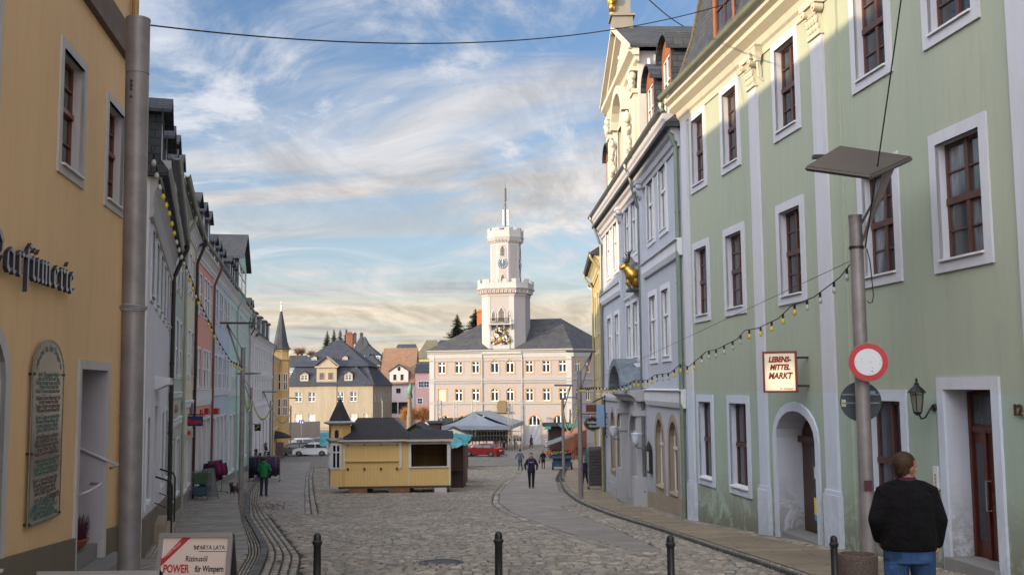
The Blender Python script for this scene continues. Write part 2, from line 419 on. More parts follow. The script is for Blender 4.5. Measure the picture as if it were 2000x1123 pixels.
def downpipe(F, u, ztop, zbot, n_g, n_w=.09, r=.05, du=0.0, neck=.7):
    m = MB(); p = [F.P(u, ztop, n_g), F.P(u, ztop-.13, n_g), F.P(u+du*.3, ztop-.25, n_g*.8+n_w*.2), F.P(u+du*.8, ztop-neck+.12, n_g*.15+n_w*.85), F.P(u+du, ztop-neck, n_w), F.P(u+du, zbot, n_w)]
    m.tube(p, r, 10)
    m.tube([F.P(u, ztop+.01, n_g), F.P(u, ztop-.1, n_g)], r*1.35, 10)
    z = zbot+.5
    while z < ztop-neck-.2:
        m.tube([F.P(u+du, z, n_w), F.P(u+du, z+.05, n_w)], r*1.14, 10); m.fbox(F, u+du-.01, u+du+.01, z+.01, z+.03, 0, n_w); z += 1.9
    return m
CORN = [(0, 0), (.05, 0), (.05, .1), (.10, .14), (.12, .26), (.24, .40), (.34, .46), (.34, .56), (0, .56)]
def text_obj(s, size, mat, M, name='lettering', parent=None, ext=.004, shear=0, space=1.0, bold=0.0, align='CENTER', xs=1.0, **kw):
    cu = bpy.data.curves.new(name, 'FONT'); cu.body = s; cu.size = size; cu.extrude = ext; cu.align_x = align; cu.align_y = 'CENTER'
    cu.shear = shear; cu.space_character = space; cu.offset = bold; cu.resolution_u = 3
    t = bpy.data.objects.new('tmp', cu); COL.objects.link(t); dg = bpy.context.evaluated_depsgraph_get(); dg.update()
    me = bpy.data.meshes.new_from_object(t.evaluated_get(dg)); bpy.data.objects.remove(t)
    mb = MB(); sc = Matrix.Diagonal((xs, 1, 1, 1)); mb.add([M @ sc @ v.co for v in me.vertices], [tuple(p.vertices) for p in me.polygons]); bpy.data.meshes.remove(me)
    return mb.build(name, mat, parent, **kw)
def frame_on(F, u, z, n=0, flip=False):
    """matrix whose XY plane lies on the facade, readable from outside"""
    x = F.u if not flip else -F.u
    nn = F.n
    if x.cross(Vector((0, 0, 1))).dot(nn) < 0: x = -x
    m = Matrix((x, Vector((0, 0, 1)), nn)).transposed().to_4x4(); m.translation = F.P(u, z, n); return m
# ================================================================== ground
def polyY(pts, world=False):
    q = sorted([(p[1], p[0]) if world else (onG(*p).y, onG(*p).x) for p in pts])
    def f(y):
        if y <= q[0][0]: a, b = q[0], q[1]
        elif y >= q[-1][0]: a, b = q[-2], q[-1]
        else:
            for a, b in zip(q[:-1], q[1:]):
                if a[0] <= y <= b[0]: break
        t = (y-a[0])/(b[0]-a[0]); return a[1]+(b[1]-a[1])*t
    return f
def smoothY(f, w=1.0): return lambda y: (f(y-w)+2*f(y-w/2)+3*f(y)+2*f(y+w/2)+f(y+w))/9
def frange(a, b, s):
    n = max(1, int(round((b-a)/s))); return [a+(b-a)*i/n for i in range(n+1)]
def strip(xl, xr, Y0, Y1, dy, dz, nx=4, skirt=0):
    m = MB(); ys = frange(Y0, Y1, dy); vs = []; fs = []
    for y in ys:
        a, b = xl(y), xr(y)
        for i in range(nx+1): vs.append((a+(b-a)*i/nx, y, gz(y)+dz))
    w = nx+1
    for j in range(len(ys)-1):
        for i in range(nx): k = j*w+i; fs.append((k, k+1, k+w+1, k+w))
    if skirt:
        for side in (0, nx):
            b = len(vs)
            for j, y in enumerate(ys): vs.append((vs[j*w+side][0], y, vs[j*w+side][2]-skirt))
            for j in range(len(ys)-1): fs.append((j*w+side, (j+1)*w+side, b+j+1, b+j))
    m.add(vs, fs); return m
def slab(name, col, bw=1.1, rh=.48, joint=.012, jc=(.03, .028, .024), var=.5, rot=0, stain=.35):
    if name in MATS: return MATS[name]
    m, nt, N, L, bs = newmat(name); p = pos(N)
    mp = N.new('ShaderNodeMapping'); mp.inputs['Rotation'].default_value = (0, 0, R(rot)); L.new(p, mp.inputs[0])
    d = N.new('ShaderNodeTexNoise'); d.inputs['Scale'].default_value = 2.5; L.new(p, d.inputs[0])
    ad = N.new('ShaderNodeVectorMath'); ad.operation = 'MULTIPLY_ADD'; L.new(d.outputs[1], ad.inputs[0]); ad.inputs[1].default_value = (.035, .035, 0); L.new(mp.outputs[0], ad.inputs[2])
    br = N.new('ShaderNodeTexBrick'); L.new(ad.outputs[0], br.inputs[0]); br.offset = .37; br.offset_frequency = 2; br.squash = 1.3; br.squash_frequency = 3
    br.inputs['Scale'].default_value = 1; br.inputs['Brick Width'].default_value = bw; br.inputs['Row Height'].default_value = rh
    br.inputs['Mortar Size'].default_value = joint; br.inputs['Mortar Smooth'].default_value = .4
    br.inputs['Color1'].default_value = (*col, 1); br.inputs['Color2'].default_value = (*dk(col, 1-var*.7), 1); br.inputs['Mortar'].default_value = (*jc, 1)
    x = mixc(N, L, mr(N, L, nz(N, L, p, .55, 7, .7, .5), .45, .7, 0, stain), br.outputs[0], (.06, .055, .05))
    x = mixc(N, L, mr(N, L, nz(N, L, p, 9, 6, .75), .3, .75, 0, .55), x, dk(col, .5))
    x = mixc(N, L, mr(N, L, nz(N, L, p, 55, 3, .8), .55, .8, 0, .5), x, dk(col, 1.5))
    L.new(x, bs.inputs['Base Color'])
    L.new(mr(N, L, nz(N, L, p, 1.3, 5, .7), .3, .7, .45, .85), bs.inputs['Roughness'])
    h = mth(N, L, 'ADD', mth(N, L, 'MULTIPLY', br.outputs[1], -1.0), mth(N, L, 'MULTIPLY', nz(N, L, p, 16, 5, .7), .8))
    bump(N, L, bs, h, .7, .02)
    MATS[name] = m; return m
def cobmat(name, col, jc):
    m, nt, N, L, bs = newmat(name); p = pos(N)
    d = N.new('ShaderNodeTexNoise'); d.inputs['Scale'].default_value = 3; L.new(p, d.inputs[0])
    ad = N.new('ShaderNodeVectorMath'); ad.operation = 'MULTIPLY_ADD'; L.new(d.outputs[1], ad.inputs[0]); ad.inputs[1].default_value = (.12, .12, 0); L.new(p, ad.inputs[2])
    br = N.new('ShaderNodeTexBrick'); L.new(ad.outputs[0], br.inputs[0]); br.offset = .45
    br.inputs['Scale'].default_value = 1; br.inputs['Brick Width'].default_value = .22; br.inputs['Row Height'].default_value = .17
    br.inputs['Mortar Size'].default_value = .024; br.inputs['Mortar Smooth'].default_value = .7; br.inputs['Bias'].default_value = .1
    br.inputs['Color1'].default_value = (*col, 1); br.inputs['Color2'].default_value = (*dk(col, .45), 1); br.inputs['Mortar'].default_value = (*jc, 1)
    x = mixc(N, L, mr(N, L, nz(N, L, p, .35, 7, .7), .4, .7, 0, .45), br.outputs[0], (.07, .065, .055))
    x = mixc(N, L, mr(N, L, nz(N, L, p, 2.2, 6, .8), .5, .75, 0, .5), x, dk(col, 1.45))
    L.new(x, bs.inputs['Base Color']); bs.inputs['Roughness'].default_value = .6
    bump(N, L, bs, mth(N, L, 'ADD', mth(N, L, 'MULTIPLY', br.outputs[1], -1.), nz(N, L, p, 8, 4, .7)), 1.0, .07)
    return m
COBB = cobmat('far_cobble', (.34, .315, .28), (.04, .036, .03))
JOINT = paint('joint_earth', (.030, .028, .018), .95, 0, .4, 6, .01)
SLABL = slab('slab_grey', (.32, .285, .235), 1.0, .42, .026, (.018, .016, .012), var=.6, rot=9)
SLABR = slab('slab_warm', (.30, .235, .155), 1.7, .40, .010, var=.5, rot=7, stain=.45)
LANE = slab('slab_lane', (.27, .235, .205), 1.4, .62, .006, (.07, .06, .055), var=.28, rot=5, stain=.4)
# big sheet to the horizon, with the hills as its far part
m = MB(); ys = frange(-30, 60, 2)[:-1]+frange(60, 260, 5)[:-1]+frange(260, 1400, 40)
xs = [-900, -500, -300, -160, -80, -40, -20, -10, 0, 10, 20, 40, 80, 160, 300, 500, 900]; vs = []; fs = []
for y in ys:
    for x in xs: vs.append((x, y, gz(y)-.004))
for j in range(len(ys)-1):
    for i in range(len(xs)-1): k = j*len(xs)+i; fs.append((k, k+1, k+len(xs)+1, k+len(xs)))
m.add(vs, fs); m.build('ground', COBB, kind='structure')
m = MB(); vs = []; fs = []; nx = 44
for j in range(14):
    for i in range(nx):
        x = -700+1400*i/(nx-1); y = 330+j*60; t = j/13
        vs.append((x, y, -6+30*math.sin(t*math.pi*.62)*(.75+.25*math.sin(x*.009+1.2)+.12*math.sin(x*.03+y*.01))))
for j in range(13):
    for i in range(nx-1): k = j*nx+i; fs.append((k, k+1, k+nx+1, k+nx))
m.add(vs, fs).build('hills', paint('hill_green', (.05, .062, .032), .95, 0, .5, .03), smooth=True, kind='structure')

bandL_l = smoothY(polyY([(490, 941), (478.6, 956), (466, 992), (472, 1028), (484, 1066), (485, 1088), (464, 1123), (380, 1200), (430, 915*1.0+8), (0, 0)][:-3]+[(508, 920), (540, 900), (566, 886)]))
bandL_m = smoothY(polyY([(500, 945), (488, 965), (486, 1010), (503, 1037), (521, 1068), (523, 1086), (508, 1123)]+[(516, 920), (547, 900), (573, 886)]))
bandL_r = smoothY(polyY([(510, 948), (505, 986), (530, 1016), (562, 1058), (587, 1088), (580, 1123)]+[(522, 920), (552, 900), (578, 886)]))
laneL_r = smoothY(polyY([(640, 878), (623.5, 887), (607, 905), (597, 929), (594.5, 960), (595, 1005), (595, 1060)]), .4)
bandR_l = smoothY(polyY([(1112, 900), (1092, 920), (1084.5, 935), (1092, 962), (1122, 986), (1170, 1007), (1260, 1034), (1350, 1067), (1440, 1099), (1500, 1121), (1640, 1172)]))
bandR_r = smoothY(polyY([(1122, 900), (1107, 920), (1101, 936), (1112, 956), (1136, 977), (1187, 998), (1277, 1028), (1352, 1051), (1442, 1081), (1502, 1100), (1650, 1150)]))
laneR_l = smoothY(polyY([(1045, 902), (1021.5, 921.5), (990, 947), (976.5, 965), (975, 983), (999, 1001), (1035, 1016), (1110, 1043), (1200, 1067), (1252, 1081)]), .4)
_lr = polyY([(1092, 990), (1200, 1034), (1299, 1080)])
YE = onG(1252, 1081).y; YEL = onG(600, 1005).y; YP = onG(1095, 990).y
def laneR_r(y): return bandR_l(y) if y > YP else min(_lr(y), bandR_l(y))
LF = [(-3.9-.155*-6, -6), (-6.628, 17.6), (-6.3, 17.6), (-9.548, 28.5), (-11.25, 34.9), (-12.88, 41.4), (-14.44, 49.2), (-16.62, 60.1), (-20.6, 80), (-21.6, 85.7), (-25.5, 109), (-28.3, 128)]
facL = polyY([(LF[0][0], -6), (-6.62, 17.5)]+[(x, y) for x, y in LF[2:]], True)
facR = polyY([(8.81, -6), (4.53, 26.9), (3.96, 44.5), (4.24, 53), (9.0, 72), (14, 110)], True)
strip(lambda y: facL(y)-.3, bandL_l, -3, 100, .8, .055, 6, .06).build('left_pavement', SLABL, kind='structure')
strip(bandR_r, lambda y: facR(y)+.3, -3, 100, .8, .055, 6, .06).build('right_pavement', SLABR, kind='structure')
strip(bandL_l, bandR_r, -3, 86, .8, .0, 10).build('road_bed', JOINT, kind='structure')
strip(bandL_r, laneL_r, YEL, 100, .8, .024, 4, .03).build('left_lane', LANE, kind='structure')
strip(laneR_l, laneR_r, YE, 95, .8, .024, 4, .03).build('right_lane', LANE, kind='structure')
# setts as real stones
def stone_mat(name, rough=.55):
    m, nt, N, L, bs = newmat(name); p = pos(N)
    at = N.new('ShaderNodeAttribute'); at.attribute_name = 'tone'
    x = mixc(N, L, mr(N, L, nz(N, L, p, 42, 5, .8), .35, .8, 0, .65), at.outputs['Color'], (.05, .048, .04))
    x = mixc(N, L, mr(N, L, nz(N, L, p, .5, 6, .7), .45, .7, 0, .35), x, (.07, .068, .05))
    L.new(x, bs.inputs['Base Color']); L.new(mr(N, L, nz(N, L, p, 20, 4, .7), .3, .7, .4, .75), bs.inputs['Roughness'])
    bump(N, L, bs, nz(N, L, p, 60, 4, .75), .5, .006)
    return m
SETT = stone_mat('sett_stone')
class Stones:
    def __init__(s): s.v = []; s.f = []; s.c = []
    def stone(s, c, du, dv, hu, hv, h, detail=2):
        col = rnd.choice(((.24, .22, .195), (.20, .185, .165), (.27, .25, .22), (.16, .15, .14), (.23, .20, .175), (.19, .185, .175)))
        f = rnd.uniform(.9, 1.6); col = (col[0]*f*1.04, col[1]*f*.98, col[2]*f*.90, 1)
        b = len(s.v); x, y, z = c; tx = rnd.uniform(-.06, .06); ty = rnd.uniform(-.06, .06)
        rings = ((1.0, -.03), (.98, h*.45), (.80, h)) if detail > 1 else ((1.0, -.02), (.84, h))
        cor = ((-1, -.72), (-.75, -1), (.75, -1), (1, -.72), (1, .72), (.75, 1), (-.75, 1), (-1, .72)) if detail > 1 else ((-1, -1), (1, -1), (1, 1), (-1, 1))
        jit = [rnd.uniform(.88, 1.06) for _ in cor]
        for k, hh in rings:
            for (a, q), jt in zip(cor, jit):
                a *= hu*k*jt; q *= hv*k*jt
                s.v.append((x+du[0]*a+dv[0]*q, y+du[1]*a+dv[1]*q, z+hh+(a*tx+q*ty if hh > 0 else 0)+(gz(y+du[1]*a+dv[1]*q)-gz(y)))); s.c.append(col)
        n = len(cor)
        for r_ in range(len(rings)-1):
            for i in range(n): s.f.append((b+r_*n+i, b+r_*n+(i+1) % n, b+(r_+1)*n+(i+1) % n, b+(r_+1)*n+i))
        t = b+(len(rings)-1)*n
        if detail > 1:
            s.v.append((x, y, z+h*1.18)); s.c.append(col)
            for i in range(n): s.f.append((t+i, t+(i+1) % n, len(s.v)-1))
        else: s.f.append(tuple(t+i for i in range(n)))
    def build(s, name):
        me = bpy.data.meshes.new(name); me.from_pydata(s.v, [], s.f)
        ca = me.color_attributes.new('tone', 'FLOAT_COLOR', 'POINT'); ca.data.foreach_set('color', [q for c in s.c for q in c])
        me.materials.append(SETT); me.polygons.foreach_set('use_smooth', [True]*len(me.polygons))
        o = bpy.data.objects.new(name, me); COL.objects.link(o); o['kind'] = 'structure'; return o
st = Stones(); y = 8.2; row = 0
while y < 84:
    dv = (.140+.025*rnd.random())*(1 if y < 50 else 1.35); segs = []
    if y < YE: segs.append((bandL_r(y), bandR_l(y)))
    else:
        lx = bandL_r(y) if y < YEL else laneL_r(y)+.42
        segs.append((lx, laneR_l(y)-(.5 if y > YE+1 else .1)))
        if y < YP: segs.append((laneR_r(y), bandR_l(y)))
    for a, b in segs:
        x = a+rnd.uniform(0, .1)
        while x < b-.05:
            w = rnd.uniform(.12, .22)*(1 if y < 50 else 1.35); yy = y+.05*math.sin(x*1.3+y*.4)+.03*math.sin(x*3.1+y)
            vx = abs(x/yy) < .56
            if vx: st.stone((x+w/2, yy, gz(yy)+rnd.uniform(-.006, .008)), (1, rnd.uniform(-.08, .08)), (rnd.uniform(-.06, .06), 1), w/2-.006, dv/2-.013, .03+.01*rnd.random(), 2 if y < 30 else 1)
            x += w
    y += dv
st.build('road_setts')
st = Stones()
def band_rows(xl, xr, Y0, Y1, rows, ln, h=.03, near=26):
    for r_ in range(rows):
        y = Y0+rnd.random()*.2
        while y < Y1:
            l = ln*rnd.uniform(.75, 1.3); yc = y+l/2; a, b = xl(yc), xr(yc); w = (b-a)/rows
            x = a+w*(r_+.5); f = lambda q: xl(q)+(xr(q)-xl(q))*(r_+.5)/rows
            d = (f(yc+.1)-f(yc-.1))/.2; n_ = math.hypot(1, d)
            if abs(x/yc) < .56: st.stone((x, yc, gz(yc)+.004), (1/n_, -d/n_), (d/n_, 1/n_), w/2/n_-.011, l/2*n_-.009, h, 2 if y < near else 1)
            y += l
band_rows(bandL_l, lambda y: bandL_m(y)-.12, 8, 60, 4, .17)
band_rows(bandL_m, bandL_r, 8, 60, 4, .20, .026)
band_rows(lambda y: bandR_l(y)+.62*(bandR_r(y)-bandR_l(y)), bandR_r, 8, 56, 3, .16, .035)
band_rows(bandR_l, lambda y: bandR_l(y)+.42*(bandR_r(y)-bandR_l(y)), 8, 56, 3, .2, .022)
band_rows(laneL_r, lambda y: laneL_r(y)+.20, YEL, 84, 1, .42, .026)
band_rows(lambda y: laneL_r(y)+.21, lambda y: laneL_r(y)+.41, YEL, 84, 1, .42, .026)
band_rows(lambda y: laneR_l(y)-.5, lambda y: laneR_l(y)-.26, YE, 84, 1, .5, .028)
band_rows(lambda y: laneR_l(y)-.25, lambda y: laneR_l(y)-.01, YE, 84, 1, .5, .028)
band_rows(lambda y: facL(y), lambda y: facL(y)+.45, 17.7, 46, 6, .16, .062, 20)
band_rows(lambda y: facR(y)-.32, lambda y: facR(y), 10, 46, 2, .16, .062, 20)
st.build('kerb_setts')
strip(lambda y: bandL_m(y)-.12, bandL_m, 4, 60, .4, .075, 1, .08).build('left_kerb', slab('kerb_granite', (.26, .25, .23), .01, 1.0, .006, rot=0), kind='structure')
strip(lambda y: bandR_l(y)+.43*(bandR_r(y)-bandR_l(y)), lambda y: bandR_l(y)+.60*(bandR_r(y)-bandR_l(y)), 4, 62, .4, .070, 1, .08).build('right_kerb', MATS['kerb_granite'], kind='structure')
# manhole
q = onG(862, 1104); m = MB(); m.lathe((q.x, q.y, q.z+.01), [(.36, -.05), (.36, .038), (.30, .038), (.30, .030), (.28, .030), (.28, .036), (.0, .036)], 28); m.build('manhole_cover', paint('cast_iron', (.06, .058, .056), .5, .6, .4, 25, .01), label='round cast iron manhole cover set into the cobbles between two black bollards', cat='manhole cover', loc=(q.x, q.y, q.z))
# fallen leaves by the man in green
m = MB()
for _ in range(520):
    a = rnd.gauss(0, 1); c = onG(530+a*26, 990+rnd.gauss(0, 7)) if rnd.random() < .8 else onG(rnd.uniform(480, 620), rnd.uniform(960, 1110))
    r_ = rnd.uniform(.02, .055); ph = rnd.uniform(0, 6.3); z = c.z+.045+rnd.uniform(0, .02)
    m.poly(*[(c.x+r_*math.cos(ph+k*1.257)*(1, .6, .9, .6, 1)[k], c.y+r_*math.sin(ph+k*1.257), z+rnd.uniform(0, .02)) for k in range(5)])
m.build('fallen_leaves', paint('dead_leaf', (.14, .06, .028), .85, 0, .4, 9), kind='stuff', label='brown fallen leaves scattered over the paving behind the man in green', cat='leaves')

# ================================================================== houses
class House:
    def __init__(s, name, label, A, B, side, z1, depth, wall, z0=None, group=None, cat='house', base=.6):
        s.F = Fac(A, B, side); s.z1 = z1; s.depth = depth; s.wall = wall; s.W = []
        s.z0 = z0 if z0 is not None else min(gz(A[1]), gz(B[1]))-base
        s.root = thing(name, label, cat, (s.F.A.x, s.F.A.y, s.z0), group); s.sidew = True
    def win(s, u0, u1, z0, z1, arch=0, kd='round', d=.2, jm=None, gm=None, sm=None, **kw):
        kw.setdefault('ft', .042); s.W.append(((u0, u1, z0, z1, arch, kd), d, jm or WHITEW, gm or GLASS, sm or WHITE2, kw)); return s
    def row(s, us, w, z0, z1, **kw):
        for u in us: s.win(u-w/2, u+w/2, z0, z1, **kw)
    def hole(s, u0, u1, z0, z1, arch=0, kd='round', d=.2): s.W.append(((u0, u1, z0, z1, arch, kd), d, None, None, None, None))
    def walls(s, u0=0, u1=None, gable=0):
        F = s.F; u1 = F.L if u1 is None else u1
        mb = wallmesh(F, u0, u1, s.z0, s.z1, [(*h, d) for h, d, *_ in s.W])
        D = -s.depth
        if gable:
            for u in (u0, u1): mb.poly(F.P(u, s.z0), F.P(u, s.z1), F.P(u, s.z1+gable, D/2), F.P(u, s.z1, D), F.P(u, s.z0, D))
        else:
            for u in (u0, u1): mb.poly(F.P(u, s.z0), F.P(u, s.z1), F.P(u, s.z1, D), F.P(u, s.z0, D))
        mb.poly(F.P(u0, s.z0, D), F.P(u0, s.z1, D), F.P(u1, s.z1, D), F.P(u1, s.z0, D))
        mb.build('wall', s.wall, s.root)
        for h, d, jm, gm, sm, kw in s.W:
            if jm is not None: window(F, s.root, h, jm, gm, sm, d=d, **kw)
        return s
    def roof(s, h, mat=SLATE, over=.3, mans=None, u0=None, u1=None, hip=0):
        F = s.F; a = -.15 if u0 is None else u0; b = F.L+.15 if u1 is None else u1; D = s.depth; z = s.z1
        if mans: pr = [(over, z-.02), (over, z+.06)]+[(n, z+q) for n, q in mans]+[(-D-over, z+.06), (-D-over, z-.02)]
        else: pr = [(over, z-.05), (over, z+.06), (-D/2, z+h), (-D-over, z+.06), (-D-over, z-.05)]
        m = MB()
        if hip and not mans:
            r1, r2 = F.P(a+hip, z+h, -D/2), F.P(b-hip, z+h, -D/2)
            c = [F.P(a, z, over), F.P(b, z, over), F.P(b, z, -D-over), F.P(a, z, -D-over)]
            m.add(c+[r1, r2], [(0, 1, 5, 4), (1, 2, 5), (2, 3, 4, 5), (3, 0, 4), (3, 2, 1, 0)])
        else: m.prof(F, pr, a, b)
        return m.build('roof', mat, s.root)
    def cornice(s, mat=WHITE2, prof=CORN, h=.56, z=None, k=1.0, e0=0, e1=0):
        z = (s.z1-h*k) if z is None else z
        m = MB(); m.prof(s.F, [(n*k, z+q*k) for n, q in prof], -e0, s.F.L+e1); return m.build('cornice', mat, s.root)
    def gutter(s, zt=None, n=.28, mat=ZINC, rings=False, r=.075, u0=0, u1=None):
        return half_gutter(s.F, u0, s.F.L if u1 is None else u1, s.z1+.06 if zt is None else zt, n, r, rings).build('gutter', mat, s.root)
    def pipe(s, u, mat=ZINC, zt=None, zb=None, n=.36, r=.05, du=0, neck=.7):
        y = s.F.P(u, 0).y; return downpipe(s.F, u, s.z1-.0 if zt is None else zt, gz(y) if zb is None else zb, n, .09, r, du, neck).build('downpipe', mat, s.root)
    def band(s, z0, z1, n=.06, mat=WHITE2, name='string_course', u0=0, u1=None):
        m = MB(); m.prof(s.F, [(0, z0), (n*.6, z0), (n, z0+(z1-z0)*.3), (n, z1-.03), (n*1.5, z1-.02), (n*1.5, z1), (0, z1+.03)], u0, s.F.L if u1 is None else u1); return m.build(name, mat, s.root)
    def plinth(s, h, mat, n=.05, u0=0, u1=None):
        m = MB(); F = s.F; u1 = F.L if u1 is None else u1
        a, b = F.P(u0, 0), F.P(u1, 0); za, zb = gz(a.y)+h, gz(b.y)+h
        m.add([F.P(u0, s.z0, 0), F.P(u1, s.z0, 0), F.P(u1, zb, 0), F.P(u0, za, 0), F.P(u0, s.z0, n), F.P(u1, s.z0, n), F.P(u1, zb, n), F.P(u0, za, n)], [(4, 5, 6, 7), (7, 6, 2, 3), (0, 3, 7, 4), (1, 5, 6, 2)])
        return m.build('plinth', mat, s.root)
    def dormer(s, u, w, z0, z1, nf=-.1, back=2.2, wall=None, roofm=SLATE, kind='gable', jm=None, rise=.45, win=True, over=.14, cheek=SLATE, wz=(.22, .2)):
        F = s.F; m = MB(); b = nf-back
        hole = (u-w/2+.16, u+w/2-.16, z0+wz[0]*(z1-z0), z1-wz[1]*.6, 0, 'round', .06)
        F2 = Fac(F.P(0, 0, nf), F.P(F.L, 0, nf), 1); F2.n = F.n
        wallmesh(F2, u-w/2, u+w/2, z0, z1, [hole] if win else [], m)
        if kind == 'gable': m.poly(F.P(u-w/2, z1, nf), F.P(u, z1+rise, nf), F.P(u+w/2, z1, nf))
        if kind == 'round': m.poly(*[F.P(u+w/2*math.cos(q*math.pi/10), z1+rise*math.sin(q*math.pi/10), nf) for q in range(11)])
        d = m.build('dormer', wall or cheek, s.root)
        ck = MB()
        for uu in (u-w/2-.004, u+w/2+.004): ck.poly(F.P(uu, z0, nf-.002), F.P(uu, z1, nf-.002), F.P(uu, z1, b), F.P(uu, z0, b))
        ck.build('cheek', cheek, d)
        r_ = MB(); o = over
        if kind == 'gable':
            for sg in (-1, 1):
                p = [F.P(u, z1+rise+.03, nf+o), F.P(u, z1+rise+.03, b), F.P(u+sg*(w/2+o), z1-.06, b), F.P(u+sg*(w/2+o), z1-.06, nf+o)]
                q = [v+Vector((0, 0, .07)) for v in p]; r_.hexa(p+q)
        elif kind == 'round':
            a = [F.P(u+(w/2+o)*math.cos(q*math.pi/12), z1-.02+(rise+o*.6)*math.sin(q*math.pi/12), nf+o) for q in range(13)]
            c = [v-F.n*(back+o) for v in a]; a2 = [v+Vector((0, 0, .06)) for v in a]; c2 = [v+Vector((0, 0, .06)) for v in c]
            for i in range(12): r_.hexa([a[i], a[i+1], c[i+1], c[i], a2[i], a2[i+1], c2[i+1], c2[i]])
        else:
            p = [F.P(u-w/2-o, z1+rise*.15, nf+o), F.P(u+w/2+o, z1+rise*.15, nf+o), F.P(u+w/2+o, z1+rise, b), F.P(u-w/2-o, z1+rise, b)]; r_.hexa([v-Vector((0, 0, .14)) for v in p]+p)
        r_.build('dormer_roof', roofm, d)
        if win:
            F2w = F2; wo = MB(); oi = outline(*hole[:4]); o1 = outline(*hole[:4], t=-.05); ring(wo, F2w, o1, oi, -.06, -.02)
            uc = (hole[0]+hole[1])/2; wo.fbox(F2w, uc-.03, uc+.03, hole[2], hole[3], -.06, -.015)
            zc = hole[2]+(hole[3]-hole[2])*.58; wo.fbox(F2w, hole[0], hole[1], zc-.02, zc+.02, -.06, -.017); wo.build('window', jm or WHITEW, d)
            g = MB(); g.poly(*[F2w.P(*q, -.05) for q in oi]); g.build('pane', GLASSD, d)
        return d

# ---------------- yellow perfumery, left foreground
YELLOW = stucco('ochre_render', (.72, .475, .25), .12, .15, grime=.22)
OLIVE = stucco('plinth_olive', (.16, .125, .085), .3, .2)
LILAC = stucco('reveal_lilac', (.46, .42, .46), .12)
h = House('corner_house', 'ochre yellow perfumery house with grey lettering, left foreground', (-3.9+.155*6, -6), (-6.628, 17.6), 1, 7.9, 9, YELLOW)
F = h.F; U = F.uY
for (a, b) in ((13.28, 14.32), (15.80, 16.85)): h.win(U(a), U(b), 2.98, 4.55, d=.18, jm=paint('red_brown_joinery', (.16, .035, .015), .4), gm=GLASSD, sm=stucco('pale_surround', (.50, .47, .46), .15, grime=.4), trim=.13, trans=(.55,), bars=1, mull=1)
h.win(U(9.3), U(11.45), -1.95, .75, arch=.62, d=.3, sm=MATS['pale_surround'], trim=.16, jm=BROWNW)
h.hole(U(14.62), U(16.2), -2.62, .30, d=1.05)
h.win(U(6.0), U(7.4), 2.98, 4.55, d=.3, sm=MATS['pale_surround']); h.win(U(9.6), U(10.8), 2.98, 4.55, d=.3, sm=MATS['pale_surround'])
h.walls(); h.roof(2.3, over=.45)
m = MB(); m.fbox(F, 0, F.L, 5.55, 6.08, -.02, .10); m.build('string_course', paint('brown_band', (.15, .11, .085), .85, 0, .3, 2), h.root)
h.cornice(mat=MATS['pale_surround']); h.gutter()
m = MB()   # plinth following the street, broken at the door
for a, b in ((0, U(14.5)), (U(16.33), F.L)):
    za, zb = gz(F.P(a, 0).y)+.62, gz(F.P(b, 0).y)+.62
    m.hexa([F.P(a, h.z0, -.01), F.P(b, h.z0, -.01), F.P(b, h.z0, .05), F.P(a, h.z0, .05), F.P(a, za, -.01), F.P(b, zb, -.01), F.P(b, zb, .05), F.P(a, za, .05)])
m.build('plinth', OLIVE, h.root)
s_ = MB(); ring(s_, F, outline(U(14.62), U(16.2), -2.9, .30), outline(U(14.62), U(16.2), -2.9, .30, t=.13), -.01, .04); s_.build('door_surround', MATS['pale_surround'], h.root)
a, b = U(14.62), U(16.2)
m = MB(); zt, zb = .30, -2.9
for (u, v) in ((a+.003, a+.003), (b-.003, b-.003)): m.poly(F.P(u, zb, -.002), F.P(u, zt, -.002), F.P(u, zt, -1.04), F.P(u, zb, -1.04))
m.poly(F.P(a, zt-.003, 0), F.P(b, zt-.003, 0), F.P(b, zt-.003, -1.04), F.P(a, zt-.003, -1.04)); m.build('porch_lining', LILAC, h.root)
m = MB(); m.fbox(F, a+.05, b-.05, -2.3, .25, -1.04, -.97); do = m.build('door', BROWNW, h.root)
m = MB(); m.fbox(F, a+.2, b-.2, -1.4, .0, -.975, -.96); m.build('door_glass', GLASSD, do)
m = MB(); m.fbox(F, a+.004, b-.004, -3.2, -2.36, -1.03, -.06); m.fbox(F, a+.3, b+.55, -3.2, -2.58, -.04, .36); m.build('doorstep', GRANITE, h.root)
for (u0, z_, n0) in ((a-.02, -1.42, .0), (b+.02, -1.18, 0)):
    m = MB()
    if u0 < a: m.tube([F.P(u0, -1.48, .03), F.P(u0, -1.40, .22), F.P(u0+.55, -1.36, .22), F.P(u0+.6, -1.36, .05)], .022, 8)
    else: m.tube([F.P(u0-.05, -1.22, .1), F.P(u0-.04, -1.18, .24), F.P(u0-.06, -.95, -.25), F.P(u0-.06, -.72, -.75), F.P(u0-.06, -.72, -.95)], .024, 8)
    m.build('handrail', paint('painted_rail', (.45, .43, .45), .4), h.root, smooth=True)
h.pipe(U(17.15), paint('ochre_pipe', (.42, .26, .10), .5, .1, .3), r=.06, n=.4)
m = MB(); m.lathe(F.P(U(17.45), -2.9, .08), [(.035, 0), (.035, 2.2), (.02, 2.2)], 8); m.build('riser_pipe', ZINC, h.root)
